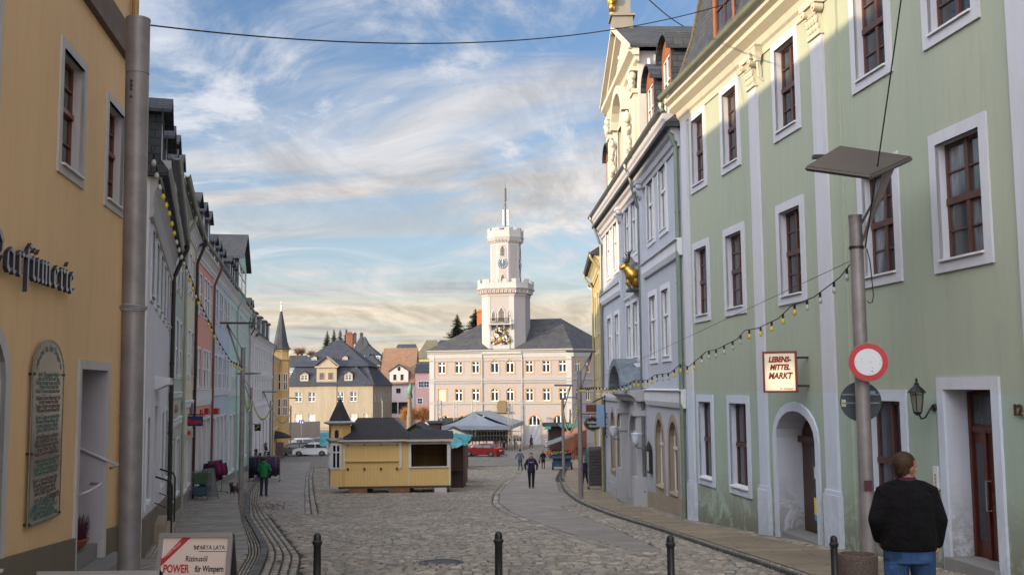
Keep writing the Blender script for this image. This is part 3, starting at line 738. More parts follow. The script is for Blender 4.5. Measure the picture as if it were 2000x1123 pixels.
# flower bowl in the porch
bc = F.P(a+.75, -2.36, -.28); root = thing('flower_bowl', 'round terracotta bowl of red heather standing on the perfumery doorstep', 'plant pot', bc)
m = MB(); m.lathe(bc, [(.10, 0), (.22, .06), (.29, .17), (.30, .19), (.27, .19), (.24, .14), (.0, .13)], 20); m.build('bowl', paint('terracotta', (.30, .085, .03), .6), root, smooth=True)
m = MB()
for _ in range(420):
    t = rnd.uniform(0, 6.3); r_ = .22*math.sqrt(rnd.random()); hh = rnd.uniform(.12, .40); p = bc+Vector((r_*math.cos(t), r_*math.sin(t), .13)); q = p+Vector((r_*math.cos(t)*.4, r_*math.sin(t)*.4, hh))
    m.tube([p, q], [.005, .003], 3)
m.build('heather', paint('heather_red', (.10, .022, .035), .8, 0, .4, 30), root)
# lettering "Parfümerie": broad-nib strokes
NIB = Vector((.027, .032)); SIGN = paint('letter_front', (.22, .22, .30), .35, .4, .1); SIGND = paint('letter_side', (.02, .02, .026), .5)
X = 1.0
GLY = {  # strokes in x (advance units), y (x-height 1)
 'P': (1.35, [[(.15, 1.15), (.28, 1.5), (.20, 1.0), (.24, .3), (.12, 0)], [(.1, 1.35), (.5, 1.62), (.9, 1.42), (1.1, 1.15), (1.05, .75), (.75, .5), (.45, .62)], [(.55, 1.45), (.6, .9), (.52, .1), (.35, -.1)], [(.0, .05), (.35, -.12), (.8, .12), (1.1, .5)]]),
 'a': (.86, [[(.40, .98), (.16, .80), (.14, .22), (.30, .02), (.50, .18)], [(.36, .95), (.60, .84), (.60, .14), (.72, .0), (.84, .1)]]),
 'r': (.62, [[(.08, .86), (.24, .98), (.24, .12), (.36, 0), (.5, .1)], [(.26, .78), (.44, .98), (.58, .84)]]),
 'f': (.62, [[(.66, 1.36), (.50, 1.48), (.34, 1.30), (.32, -.42), (.30, -.55)], [(.10, .92), (.58, .92)]]),
 'u': (.86, [[(.04, .86), (.20, .98), (.20, .16), (.36, .0), (.54, .18)], [(.46, .86), (.60, .98), (.60, .14), (.72, .0), (.84, .1)]]),
 'm': (1.2, [[(.04, .86), (.18, .98), (.18, .1), (.26, 0)], [(.22, .82), (.42, .98), (.50, .86), (.50, .1), (.58, 0)], [(.54, .82), (.76, .98), (.84, .86), (.84, .14), (.96, 0), (1.08, .1)]]),
 'e': (.66, [[(.22, .50), (.52, .74), (.36, .98), (.16, .78), (.15, .22), (.32, .0), (.56, .18)]]),
 'i': (.46, [[(.04, .86), (.20, .98), (.20, .14), (.32, .0), (.44, .1)]])}
def blackletter(word, F, u, z, xh, n, wid, parent_label):
    root = thing('shop_lettering', parent_label, 'lettering', F.P(u, z, 0))
    for ch in word:
        k = 'u' if ch == 'ü' else ch; adv, st_ = GLY[k]; st_ = [list(s2) for s2 in st_]
        if ch == 'ü': st_ += [[(.22, 1.22), (.27, 1.34)], [(.56, 1.22), (.61, 1.34)]]
        if ch == 'i': st_ += [[(.20, 1.24), (.26, 1.36)]]
        fr, bk = MB(), MB(); nx, ny = NIB*1.0; nx *= 2.0; ny *= 1.0
        cnt = 0
        for s2 in st_:
            for (x0, y0), (x1, y1) in zip(s2[:-1], s2[1:]):
                a0 = Vector((u+x0*wid, z+y0*xh)); a1 = Vector((u+x1*wid, z+y1*xh)); q = Vector((nx*.5, ny*.62)); cnt += 1; e = .0006*(cnt % 7)
                d_ = a1-a0; sg = 1 if (q.x*d_.y-q.y*d_.x) > 0 else -1
                quad = [a0-q, a0+q, a1+q, a1-q]
                b0 = [F.P(c.x, c.y, n-.028) for c in quad]; b1 = [F.P(c.x, c.y, n+.02+e) for c in quad]
                fr.add(b1, [(0, 1, 2, 3)]); bk.hexa([v for v in b0]+[v-F.n*.001 for v in b1])
        lo = bk.build('letter', SIGND, root); fr.build('letter_face', SIGN, lo); u += adv*wid
    return root
blackletter('Parfümerie', F, U(10.45), 1.30, .27, .10, .425, 'large grey blackletter lettering reading Parfümerie on the ochre wall')
# acrylic plaque
u0, u1, zb, zt = U(12.30), U(13.62), -1.62, .22
root = thing('wall_plaque', 'tall round-topped clear plaque with green and maroon text on the ochre wall', 'plaque', F.P((u0+u1)/2, zb, 0))
def arc(t): return [(u0+t, zb+t), (u0+t, zt)]+[((u0+u1)/2-(u1-u0-2*t)/2*math.cos(math.pi*k/14), zt+(.42-t)*math.sin(math.pi*k/14)) for k in range(1, 14)]+[(u1-t, zt), (u1-t, zb+t)]
m = MB(); o = arc(0); k = len(o); m.add([F.P(*q, .045) for q in o]+[F.P(*q, .058) for q in o], [tuple(range(k)), tuple(range(2*k-1, k-1, -1))]+[(i, (i+1) % k, k+(i+1) % k, k+i) for i in range(k)])
pm, nt, N, L, bs = newmat('acrylic'); bs.inputs['Base Color'].default_value = (.28, .26, .21, 1); bs.inputs['Roughness'].default_value = .12; bs.inputs['Alpha'].default_value = .62; MATS['acrylic'] = pm
m.build('sheet', pm, root)
m = MB(); ring(m, F, arc(.018), arc(0), .0585, .064); m.build('rim', paint('rim_dark', (.04, .06, .055), .3), root)
GREEN = paint('text_green', (.05, .11, .09), .6); MAROON = paint('text_maroon', (.09, .05, .05), .6)
W_ = ["In der Drogerie am Markt", "gibt es Seife Duft und Tee", "Salben Kerzen Kraut und Oel", "Farben Pinsel Foto Film", "Puder Creme und gutes Haar", "Wurzeln Blueten Rinde Saft"]
arcw = "Wünsche in der Drogerie"
for i_, ch_ in enumerate(arcw):
    if ch_ == ' ': continue
    a_ = math.pi*(.90-.80*i_/(len(arcw)-1)); m_ = frame_on(F, (u0+u1)/2+(u1-u0)*.40*math.cos(a_)*(1 if frame_on(F, 0, 0).to_3x3().col[0].dot(F.u) > 0 else -1), zt-.02+.33*math.sin(a_), .060)
    text_obj(ch_, .12, GREEN, m_ @ Matrix.Rotation(a_-math.pi/2, 4, 'Z'), 'text', root, ext=.0008, bold=.002)
y_ = zt-.02
for blk in range(7):
    mt = (MAROON, GREEN)[(blk+0) % 2 == 0 and blk > 0 or blk == 0]
    mt = GREEN if blk % 2 == 0 else MAROON
    for ln in range(4 if blk % 3 else 5):
        text_obj(W_[(blk*2+ln) % 6], .075, mt, frame_on(F, (u0+u1)/2+rnd.uniform(-.03, .03), y_, .060), 'text', root, ext=.0008, xs=1.15, bold=.0012); y_ -= .052
    y_ -= .03
text_obj('Drogerie', .15, MAROON, frame_on(F, u1-.32, zb+.30, .060), 'text', root, ext=.0008, bold=.002)
m = MB()
for (x0, z0_, x1, z1_) in ((.2, .06, .42, .3), (.3, .08, .36, .22), (.62, .06, .8, .24), (.72, .05, .78, .2), (.1, .1, .16, .24), (.9, .08, 1.0, .22)): m.tube([F.P(u0+x0, zb+z0_, .062), F.P(u0+(x0+x1)/2-.02, zb+(z0_+z1_)/2, .062), F.P(u0+x1, zb+z1_, .062)], [.004, .014, .004], 5)
m.build('plant_drawing', GREEN, root)
m = MB()
for uu, zz in ((u0+.03, zt-.02), (u1-.03, zt-.02), (u0+.03, -.75), (u0+.03, zb+.04), (u1-.03, zb+.04)): m.tube([F.P(uu, zz, 0), F.P(uu, zz, .08)], .016, 8)
m.build('fixing', BLACK, root)

# ---------------- left row
def lbl(*a): return a
COLW = stucco('lilac_white', (.60, .60, .66), .08, .3); C3 = stucco('sage', (.38, .46, .41), .12, .3); C4 = stucco('cream', (.60, .57, .45), .1, .2)
C5 = stucco('salmon', (.66, .31, .25), .1, .1); C6 = stucco('ice_blue', (.43, .50, .63), .1, .15); C7 = stucco('mint', (.40, .60, .56), .1, .1)
C8 = stucco('rose_white', (.62, .52, .56), .08, .1); C9 = stucco('pale_lilac', (.62, .62, .67), .08, .1); C10 = stucco('yellow_ochre', (.56, .37, .16), .1, .1)
LROW = 'colourful houses along the left side of the street'
# house 2: white with cove cornice
h = House('town_house', 'lilac white house with steep slate dormers, first behind the ochre perfumery', (-6.3, 17.62), (-9.548, 28.5), 1, 3.75, 10, COLW, group=LROW); F = h.F; U = F.uY
h.row([U(y) for y in (18.8, 20.6, 22.4, 24.25, 26.2, 27.7)], .78, 1.68, 2.92, d=.08, trim=.09, jm=WHITEW)
h.row([U(18.6)], .8, -2.0, -.5, d=.2); h.row([U(y) for y in (24.9, 27.0)], 1.0, -2.3, -.55, d=.2)
h.hole(U(21.2), U(22.5), -2.75, -.35, d=.3)
h.walls(); h.roof(7.4, over=.30); h.plinth(.7, OLIVE)
m = MB(); m.prof(F, [(0, 2.98), (.06, 3.0), (.08, 3.1), (.05, 3.2), (.08, 3.45), (.20, 3.72), (.34, 3.86), (.34, 4.0), (0, 4.0)], 0, F.L); m.build('cornice', stucco('cove', (.42, .41, .42), .1), h.root)
h.gutter(4.10, .34, ZINC, True, .085); h.pipe(F.L-.12, DARKPIPE, zt=4.0, n=.42, r=.06, neck=.9)
m = MB(); m.fbox(F, U(21.22), U(22.48), -2.75, -.4, -.29, -.24); m.build('door', paint('grey_door', (.16, .14, .14), .5), h.root)
for yd in (21.8, 24.1, 26.5): h.dormer(U(yd), 1.25, 4.2, 5.85, nf=.0, back=3, kind='gable', rise=.35, cheek=SLATE, over=.2)
m = MB(); m.prof(F, [(0, .0), (.08, .02), (.22, .09), (.30, .10), (.30, .2), (.33, .23), (0, .28)], U(20.9), U(22.8)); m.build('canopy', COLW, h.root)
g = gz(21.8); m = MB()
m.fbox(F, U(20.9), U(23.0), g-.3, g+.26, -.2, .42); m.fbox(F, U(21.1), U(22.7), g+.26, g+.44, -.2, .24); m.build('steps', STONE, h.root)
m = MB()
for uu in (U(20.95), U(22.95)):
    m.tube([F.P(uu, g+.26, .38), F.P(uu, g+1.22, .38), F.P(uu, g+1.32, .34), F.P(uu, g+1.42, .05)], .02, 8); m.tube([F.P(uu, g+.75, .38), F.P(uu, g+.9, .05)], .013, 6)
m.build('handrail', BLACK, h.root)
# house 3: sage, taller
h = House('town_house', 'sage green house with the olive gutter and pink side gable', (-9.548, 28.52), (-11.25, 34.9), 1, 5.9, 9, C3, group=LROW); F = h.F; U = F.uY
h.row([U(y) for y in (29.8, 31.6, 33.6)], .95, .42, 2.1, d=.07, trim=.1); h.row([U(y) for y in (29.8, 31.6, 33.6)], .95, 3.1, 4.7, d=.07, trim=.1)
h.row([U(y) for y in (30.0, 33.2)], 1.5, -3.3, -1.6, d=.2, trim=.08); h.hole(U(31.1), U(32.1), -3.8, -1.5, d=.3)
h.walls(gable=3.2); h.roof(3.2, over=.3); h.band(-1.15, -.9); h.band(-.28, -.1); h.cornice(k=.8, mat=stucco('sage_light', (.40, .44, .36), .1)); h.gutter(6.06, .3, ZINCG, True, .08); h.pipe(F.L-.1, paint('green_pipe', (.30, .33, .27), .5, .1), r=.055); h.plinth(.45, OLIVE)
m = MB(); m.fbox(F, U(31.12), U(32.08), -3.8, -1.55, -.28, -.22); m.build('door', BROWNW, h.root)
m = MB(); m.fbox(F, U(29.6), U(32.6), -.85, -.32, .02, .05); sg_ = m.build('name_panel', stucco('panel_pale', (.42, .42, .38), .2), h.root)
D_ = -9
m = MB(); m.poly(F.P(-.012, 2, -.05), F.P(-.012, 5.9, -.05), F.P(-.012, 9.0, D_/2), F.P(-.012, 5.9, D_+.05), F.P(-.012, 2, D_+.05)); m.build('side_gable', C5, h.root)
for yd in (30.6, 33.2): h.dormer(U(yd), 1.1, 6.1, 7.3, nf=-.1, back=3, kind='gable', rise=.3, over=.16)
# house 4: cream
h = House('town_house', 'narrow cream house between the sage house and the salmon house', (-11.25, 34.92), (-12.88, 41.4), 1, 6.0, 9, C4, group=LROW); F = h.F; U = F.uY
h.row([U(y) for y in (36.2, 38.1, 40.0)], 1.0, .5, 2.15, d=.07, trim=.1); h.row([U(y) for y in (36.2, 38.1, 40.0)], 1.0, 3.6, 5.0, d=.07, trim=.1)
h.row([U(36.8), U(39.4)], 1.7, -3.6, -1.6, d=.2, trim=.08)
h.walls(); h.roof(3.0); h.band(-.7, -.45); h.cornice(k=.8); h.gutter(6.1, .3, ZINCG, True, .08); h.pipe(F.L-.12, DARKPIPE, r=.06, n=.4, neck=.9); h.plinth(.4, GRANITE)
for yd in (36.3, 38.2, 40.0): h.dormer(U(yd), 1.0, 6.15, 7.2, nf=-.15, back=3, kind='gable', rise=.25, over=.12)
# house 5: salmon
h = House('town_house', 'salmon pink house with white paired windows and red shop boxes', (-12.88, 41.42), (-14.44, 49.2), 1, 5.85, 10, C5, group=LROW); F = h.F; U = F.uY
for z0_, z1_ in ((.08, 1.68), (3.2, 4.85)):
    for y_ in (42.3, 43.5, 45.6, 46.8, 48.2): h.win(U(y_)-.42, U(y_)+.42, z0_, z1_, d=.07, trim=.1)
h.row([U(43.4), U(45.8), U(48.0)], 1.7, -4.2, -1.35, d=.25, trim=.12, trans=(.8,), gm=GLASSD)
h.walls(); h.roof(3.6); h.band(-.72, -.02, .05); h.cornice(k=1.0); h.gutter(6.0, .34, ZINC, True, .08); h.pipe(F.L-.05, paint('copper_pipe', (.18, .07, .05), .5, .2), r=.06, n=.4, neck=.9); h.plinth(.4, GRANITE)
for yd in (42.6, 44.9, 47.2): h.dormer(U(yd), 1.25, 6.1, 7.75, nf=-.05, back=3, kind='gable', rise=.4, over=.16)
# house 6: ice blue
h = House('town_house', 'long ice blue house with a red box sign and tall shop windows', (-14.44, 49.22), (-16.62, 60.1), 1, 5.85, 10, C6, group=LROW); F = h.F; U = F.uY
for z0_, z1_ in ((0.0, 1.66), (3.35, 4.95)):
    for y_ in (50.2, 51.3, 53.2, 54.3, 56.2, 57.3, 59.0): h.win(U(y_)-.4, U(y_)+.4, z0_, z1_, d=.07, trim=.1)
h.row([U(50.6), U(53.0), U(55.4), U(57.8)], 1.4, -4.4, -1.45, d=.25, trim=.1, trans=(.85,), gm=GLASSD)
h.walls(); h.roof(3.4); h.band(-.35, -.15); h.cornice(k=.9); h.gutter(6.0, .32, ZINC, True, .08); h.plinth(.4, GRANITE)
for yd in (51, 53.4, 56): h.dormer(U(yd), 1.1, 6.1, 7.3, nf=-.1, back=3, kind='gable', rise=.3)
# house 7: mint
h = House('town_house', 'mint green house with a big slate gable dormer', (-16.62, 60.12), (-20.6, 80), 1, 5.85, 10, C7, group=LROW); F = h.F; U = F.uY
for z0_, z1_ in ((-.1, 1.66), (3.3, 4.95)):
    for k in range(10): y_ = 61.5+k*1.93; h.win(U(y_)-.45, U(y_)+.45, z0_, z1_, d=.07, trim=.1)
h.row([U(y) for y in (61.8, 64.6, 67.4, 71.5, 74.5, 77.8)], 1.9, -5.0, -1.6, d=.25, trim=.12, trans=(.85,), gm=GLASSD)
h.walls(); h.roof(3.4); h.band(-.5, -.25); h.cornice(k=.9); h.gutter(6.0, .32); h.pipe(U(66), paint('mint_pipe', (.28, .42, .38), .5), n=.4); h.pipe(F.L-.1, paint('mint_pipe', (.28, .42, .38), .5), n=.4); h.plinth(.4, GRANITE)
for yd in (61.4, 63.2, 65): h.dormer(U(yd), 1.1, 6.1, 7.6, nf=-.1, back=3, kind='gable', rise=.3)
h.dormer(U(71.5), 8.6, 5.95, 8.6, nf=.0, back=6.5, wall=C7, kind='gable', rise=2.1, over=.35, wz=(.3, .3))
# house 8, 9
h = House('town_house', 'slim rose white house between the mint house and the lilac one', (-20.6, 80.02), (-21.6, 85.7), 1, 4.75, 9, C8, group=LROW); F = h.F; U = F.uY
for z0_, z1_ in ((-.2, 1.4), (2.4, 4.0)): h.row([U(81.4), U(84.0)], 1.0, z0_, z1_, d=.07, trim=.12)
h.row([U(81.6), U(84.0)], 1.4, -5.3, -2.3, d=.2)
h.walls(); h.roof(3.0); h.band(-1.2, -.9); h.cornice(k=.9); h.gutter(); h.pipe(.1, DARKPIPE, n=.4); h.dormer(U(81.8), 1.3, 5, 6.7, kind='gable'); h.dormer(U(84), 1.3, 5, 6.7, kind='gable')
h = House('town_house', 'pale lilac house with white bands and box dormers by the turret', (-21.6, 85.72), (-25.5, 109), 1, 4.4, 10, C9, group=LROW); F = h.F; U = F.uY
for z0_, z1_ in ((-3.9, -1.6), (-.9, .9), (1.6, 3.6))[1:]:
    for k in range(11): y_ = 87+k*2.05; h.win(U(y_)-.5, U(y_)+.5, z0_*1.0, z1_, d=.07, trim=.13)
for k in range(5): h.win(U(88+k*4.2)-.8, U(88+k*4.2)+.8, -6.2, -3.0, d=.2, trim=.12, gm=GLASSD)
h.walls(); h.roof(3.2); h.band(-1.7, -1.45); h.band(1.05, 1.3, .07); h.cornice(k=1.0); h.gutter(); h.pipe(F.L-.1, ZINC, n=.4)
for yd in (88.5, 94, 99.5, 104): h.dormer(U(yd), 1.9, 4.6, 6.5, nf=-.1, back=3, kind='shed', rise=.3)
# house 10: corner with turret
h = House('corner_house', 'ochre yellow corner house with a slate spired turret', (-25.5, 109.02), (-27.6, 122), 1, 3.35, 10, C10); F = h.F; U = F.uY
for z0_, z1_ in ((-3.2, -1.3), (-.3, 1.6)): h.row([U(y) for y in (110.6, 113.2, 115.8)], 1.0, z0_, z1_, d=.07, trim=.14, sm=stucco('cream_trim', (.6, .5, .34), .05))
h.walls(); h.roof(2.2, hip=4); h.band(-4.6, -4.35, .08, MATS['cream_trim']); h.cornice(mat=MATS['cream_trim'])
tc = P(547.5, 757, 120); tc.z = 0; m = MB(); m.lathe((tc.x, tc.y, 0), [(1.05, -8.3), (1.05, 3.1), (1.2, 3.3), (1.2, 3.5), (.92, 3.5), (.92, 4.3), (1.0, 4.4), (1.0, 4.7), (0.1, 4.75)], 8, R(22.5)); m.build('turret', C10, h.root)
m = MB(); m.lathe((tc.x, tc.y, 0), [(1.3, 4.55), (1.0, 4.75), (.78, 5.4), (.12, 9.0), (.02, 9.1)], 8, R(22.5)); m.build('spire', SLATE, h.root)
m = MB(); m.lathe((tc.x, tc.y, 9.0), [(.16, 0), (.10, .5), (.05, .8), (.12, .95), (.02, 1.15)], 8); m.build('finial', paint('pale_lead', (.55, .5, .45), .4), h.root)
for k, z_ in ((0, -3.1), (1, -.2)):
    for a_ in (-1.57, -1.57+.785, -.785*3):
        c_ = Vector((tc.x, tc.y, 0)); d_ = Vector((math.cos(a_), math.sin(a_), 0)); t_ = Vector((-d_.y, d_.x, 0)); ap = 1.05*math.cos(R(22.5))
        Ft = Fac(c_+d_*(ap+.012)-t_*.6, c_+d_*(ap+.012)+t_*.6, 1); Ft.n = d_
        window(Ft, h.root, (.32, .88, z_, z_+1.9, 0, 'round'), WHITEW, GLASSD, MATS['cream_trim'], d=.0-.03, trim=.08, proud=.05, sill=False)
# ================================================================== right side
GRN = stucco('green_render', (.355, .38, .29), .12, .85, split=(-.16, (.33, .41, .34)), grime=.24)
PURP = stucco('lilac_blue_render', (.42, .44, .50), .10, .6, grime=.2)
CREAMS = stucco('cream_stone_trim', (.50, .465, .38), .08)
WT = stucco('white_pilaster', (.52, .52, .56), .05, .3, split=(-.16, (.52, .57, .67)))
RX = lambda y: 5.3-.13*(y-21)
h = House('market_house', 'pale green rendered house with white pilasters and brown windows, right foreground', (RX(3), 3), (RX(26.9), 26.9), -1, 7.15, 11, GRN, base=.8); F = h.F; U = F.uY
def colpx(px, py): return F.uz(px, py)[0]
kwR = dict(jm=BROWNW, sm=WT, trim=.17, d=.17, proud=.035, trans=(.5,), bars=1, mull=1, ft=.06, sill=WHITE2)
def uu(xl, xr, y): a, b = colpx(xl, y), colpx(xr, y); return min(a, b)+.17, max(a, b)-.17
for xl, xr, y in ((1355.5, 1387.5, 555), (1415.5, 1457, 530), (1519.5, 1574, 490), (1679, 1760, 430), (1821, 1936, 375)):
    a, b = uu(xl, xr, y); h.win(a, b, 1.72, 3.40, gm=GLASSW if xl in (1821, 1679, 1415.5) else GLASSD, **kwR)
for xl, xr, y in ((1349, 1380, 290), (1408, 1446, 245), (1509, 1562, 150), (1662, 1741, 60)):
    a, b = uu(xl, xr, y); h.win(a, b, 5.02, 6.72, **kwR)
a, b = uu(1821, 1936, 375); h.win(a+.02, b+.02, 5.02, 6.72, **kwR)
for zz in ((1.72, 3.40), (5.02, 6.72)):
    for y_ in (11.6, 9.0, 6.4): h.win(U(y_)-.5, U(y_)+.5, *zz, **kwR)
for xl, xr, y in ((1364, 1396, 860), (1424, 1467, 870)): a, b = uu(xl, xr, y); h.win(a, b, -2.28, -.42, **{**kwR, 'bars': 0})
a, b = uu(1690, 1775, 850); h.win(a, b, -2.2, -.28, **{**kwR, 'bars': 0})
a0, b0 = uu(1513, 1603, 900); ad = (a0, b0); h.hole(a0, b0, -3.02, -.52, .55, 'round', .60)
a1, b1 = uu(1840, 1962, 900); h.hole(a1, b1, -2.62, -.10, d=.42)
h.walls()
o = outline(a0, b0, -3.3, -.52, .55, 'round', t=0); m = MB(); ring(m, F, o, outline(a0, b0, -3.3, -.52, .55, 'round', t=.17), -.02, .035); m.build('door_surround', WT, h.root)
m = MB(); ring(m, F, outline(a1, b1, -3.0, -.10), outline(a1, b1, -3.0, -.10, t=.17), -.02, .04); m.build('door_surround', WT, h.root)
LIN = stucco('porch_white', (.48, .50, .58), .15, .8)
def lining(a, b, zb, arch, d, zt):
    m = MB(); o = outline(a, b, zb, zt, arch, 'round')[0:]
    o = [((u-(a+b)/2)*.996+(a+b)/2, z-.003 if z > zb else z) for u, z in o]
    for p, q in zip(o[:-1], o[1:]): m.poly(F.P(*p, -.003), F.P(*q, -.003), F.P(*q, -d+.004), F.P(*p, -d+.004))
    m.build('porch_lining', LIN, h.root, smooth=False)
lining(a0, b0, -3.4, .55, .60, -.52); lining(a1, b1, -3.2, 0, .42, -.10)
m = MB(); m.fbox(F, a0, b0, -3.6, -2.92, -.60, -.02); m.build('doorstep', GRANITE, h.root); m = MB(); m.fbox(F, a1-.02, b1+.02, -3.2, -2.42, -.42, .12); m.build('doorstep', GRANITE, h.root)
# dark panelled shop door in the arch
m = MB(); o = outline(a0, b0, -2.92, -.55, .52, 'round', t=-.01); k = len(o)
m.add([F.P(*q, -.58) for q in o]+[F.P(*q, -.52) for q in o], [tuple(range(k, 2*k))]+[(i, (i+1) % k, k+(i+1) % k, k+i) for i in range(k)])
m.fbox(F, a0, b0, -1.16, -1.04, -.52, -.43)
uc = (a0+b0)/2; m.fbox(F, uc-.04, uc+.04, -2.92, -1.1, -.52, -.49)
do = m.build('shop_door', paint('dark_door', (.05, .022, .016), .4, 0, .2), h.root)
for z0_, z1_ in ((-1.9, -1.25), (-2.75, -2.05)):
    for s_ in (-1, 1):
        m = MB(); ua, ub = sorted((uc+s_*.12, uc+s_*.48)); m.fbox(F, ua, ub, z0_, z1_, -.522, -.512); g_ = m.build('door_glass', GLASSD, do)
m = MB(); m.fbox(F, uc+.14, uc+.40, -2.55, -2.22, -.51, -.502); m.build('yellow_notice', paint('notice_yellow', (.75, .60, .03), .5), do)
m = MB(); m.fbox(F, uc+.14, uc+.40, -2.66, -2.56, -.51, -.502); m.build('blue_notice', paint('notice_blue', (.05, .25, .45), .5), do)
m = MB(); m.fbox(F, uc+.16, uc+.36, -1.85, -1.62, -.51, -.502); m.build('hours_notice', paint('notice_white', (.55, .6, .58), .5), do)
# door no. 12
zb = -2.42
m = MB(); m.fbox(F, a1, b1, zb, -.14, -.42, -.36); w_ = b1-a1
m.fbox(F, a1, b1, -.70, -.62, -.36, -.33); m.fbox(F, a1, a1+.07, zb, -.14, -.36, -.32); m.fbox(F, b1-.07, b1, zb, -.14, -.36, -.32)
lu = b1-.36  # side light on the far side
m.fbox(F, lu-.05, lu+.02, zb, -.66, -.36, -.32)
for z0_, z1_ in ((-2.32, -1.68), (-1.60, -1.52)): m.fbox(F, a1+.12, lu-.1, z0_, z1_, -.36, -.345)
d12 = m.build('front_door', paint('mahogany_door', (.075, .017, .010), .35, 0, .2, 7), h.root)
m = MB(); m.fbox(F, a1+.09, b1-.09, -.58, -.2, -.358, -.352); m.build('transom_light', GLASS, d12)
m = MB(); m.fbox(F, lu+.07, b1-.12, -2.2, -.85, -.358, -.350); m.build('side_light', GLASS, d12)
for ua, ub in ((a1+.16, a1+.30), (a1+.42, lu-.22)):
    m = MB(); m.fbox(F, ua, ub, -1.45, -.85, -.358, -.350); m.build('door_pane', GLASS, d12)
m = MB(); m.tube([F.P(lu-.1, -1.75, -.33), F.P(lu-.1, -1.75, -.26), F.P(lu-.1, -1.35, -.26), F.P(lu-.1, -1.35, -.33)], .014, 8); m.build('handle', paint('steel_bright', (.6, .6, .6), .25, .9, .05), d12)
# pilasters with capitals
def ufrom(x, y): return colpx(x, y)
for i, (ya, yb) in enumerate((((1344, 500), .48), ((1483, 500), .46), ((1614, 500), .50))):
    u = ufrom(*ya); w = yb/2; m = MB()
    top = 6.35 if i else 6.9
    m.fbox(F, u-w, u+w, h.z0, top, -.01, .055); p_ = m.build('pilaster', WT, h.root)
    yb_ = F.P(u, 0).y; m = MB(); m.fbox(F, u-w-.05, u+w+.05, h.z0, gz(yb_)+.98, 0, .10); m.fbox(F, u-w-.025, u+w+.025, gz(yb_)+.98, gz(yb_)+1.06, 0, .08); m.build('pedestal', WT, p_)
    if i:
        m = MB(); m.fbox(F, u-w-.03, u+w+.03, 6.30, 6.38, 0, .10)
        m.prof(F, [(0, 6.40), (.05, 6.40), (.09, 6.75), (.16, 6.86), (0, 6.86)], u-w*.8, u+w*.8)
        m.fbox(F, u-w-.1, u+w+.1, 6.86, 6.99, 0, .20)
        for sg in (-1, 1):
            m.tube([F.P(u+sg*w*.95, 6.80, .02), F.P(u+sg*w*.95, 6.80, .19)], .085, 10); m.tube([F.P(u+sg*w*.95, 6.80, .19), F.P(u+sg*w*.95, 6.80, .215)], .035, 8)
        for rr in range(2):
            for q in range(4):
                uc_ = u-w*.72+q*w*.48; m.ell(F.P(uc_, 6.46+rr*.15, .085+rr*.02), (.05, .03, .085), 8)
                m.ell(F.P(uc_, 6.53+rr*.15, .115+rr*.02), (.035, .03, .025), 6)
        m.build('capital', CREAMS, p_, smooth=True, angle=45)
u = ufrom(1996, 300); m = MB(); m.fbox(F, u-.45, u+.1, h.z0, 6.4, -.01, .055); m.build('pilaster', WT, h.root)
# expansion recess beside the second pilaster
u = ufrom(1650, 500); m = MB(); m.fbox(F, u-.10, u-.06, h.z0, 6.9, -.01, .045); m.build('corner_strip', GRN, h.root); 
m = MB(); m.prof(F, [(0, 6.86), (.03, 6.86), (.05, 7.0), (.10, 7.05), (.14, 7.18), (.30, 7.30), (.30, 7.40), (.42, 7.46), (.42, 7.54), (0, 7.54)], 0, F.L); m.build('cornice', CREAMS, h.root)
h.gutter(7.66, .40, ZINCG, True, .095)
def rain_head(F, u, z, root, mat):
    m = MB(); m.loft([[F.P(u-a, z+dz, .12-b), F.P(u+a, z+dz, .12-b), F.P(u+a, z+dz, .12+b), F.P(u-a, z+dz, .12+b)] for a, b, dz in ((.06, .05, -.30), (.09, .08, -.12), (.15, .11, 0), (.17, .12, .0), (.17, .12, .04))]); m.tube([F.P(u, z-.3, .12), F.P(u, z-.62, .1), F.P(u, z-.7, 0)], .03, 8); return m.build('rain_head', mat, root)
rain_head(F, ufrom(1483, 300)-.36, 7.03, h.root, CREAMS)
# mansard roof
m = MB(); pr = [(.38, 7.58), (.30, 7.72), (-.10, 8.35), (-.45, 9.3), (-.75, 10.6), (-.9, 11.6), (-5.5, 13.8), (-11, 12), (-11.4, 7.5)]
m.prof(F, pr, -.2, F.L-.05); m.build('roof', SLATE, h.root)
m = MB(); m.prof(F, [(.30, 7.8), (-.06, 8.4), (-.40, 9.35), (-.68, 10.65), (-.8, 11.7), (-1.3, 11.7), (-1.15, 10.6), (-.9, 9.35), (-.5, 8.35), (-.1, 7.75)], F.L-.05, F.L+.12); m.build('verge', SLATEB, h.root)
for y_ in (23.6, 20.0, 16.4): h.dormer(U(y_), 1.5, 7.95, 9.7, nf=-.12, back=2.4, kind='round', rise=.5, jm=BROWNW, wall=paint('copper_wood', (.28, .085, .02), .5, 0, .25), over=.18, wz=(.12, .1))
R1 = h; R1F = F
# things on this facade
nf = frame_on(F, ufrom(1991, 790), 0, .05)
m_ = nf.copy(); m_.translation = F.P(ufrom(1991, 790), -.36, .03)
text_obj('12', .20, paint('house_number_bronze', (.10, .05, .02), .5, .4), m_, 'house_number', ext=.012, bold=.004, label='bronze house number 12 beside the mahogany front door', cat='house number', loc=m_.translation)
pl = F.P(ufrom(1833, 937), -1.42, 0); root = thing('door_intercom', 'white intercom panel with name buttons on the green wall by the door', 'intercom', pl)
ui = ufrom(1833, 937); m = MB(); m.fbox(F, ui-.055, ui+.055, -1.52, -1.20, 0, .05); m.build('panel', paint('intercom_white', (.6, .63, .66), .35), root)
for k in range(4): m = MB(); m.fbox(F, ui-.032, ui+.012, -1.49+k*.05, -1.455+k*.05, .05, .055); m.build('button', paint('button_brass', (.35, .26, .10), .4), root)
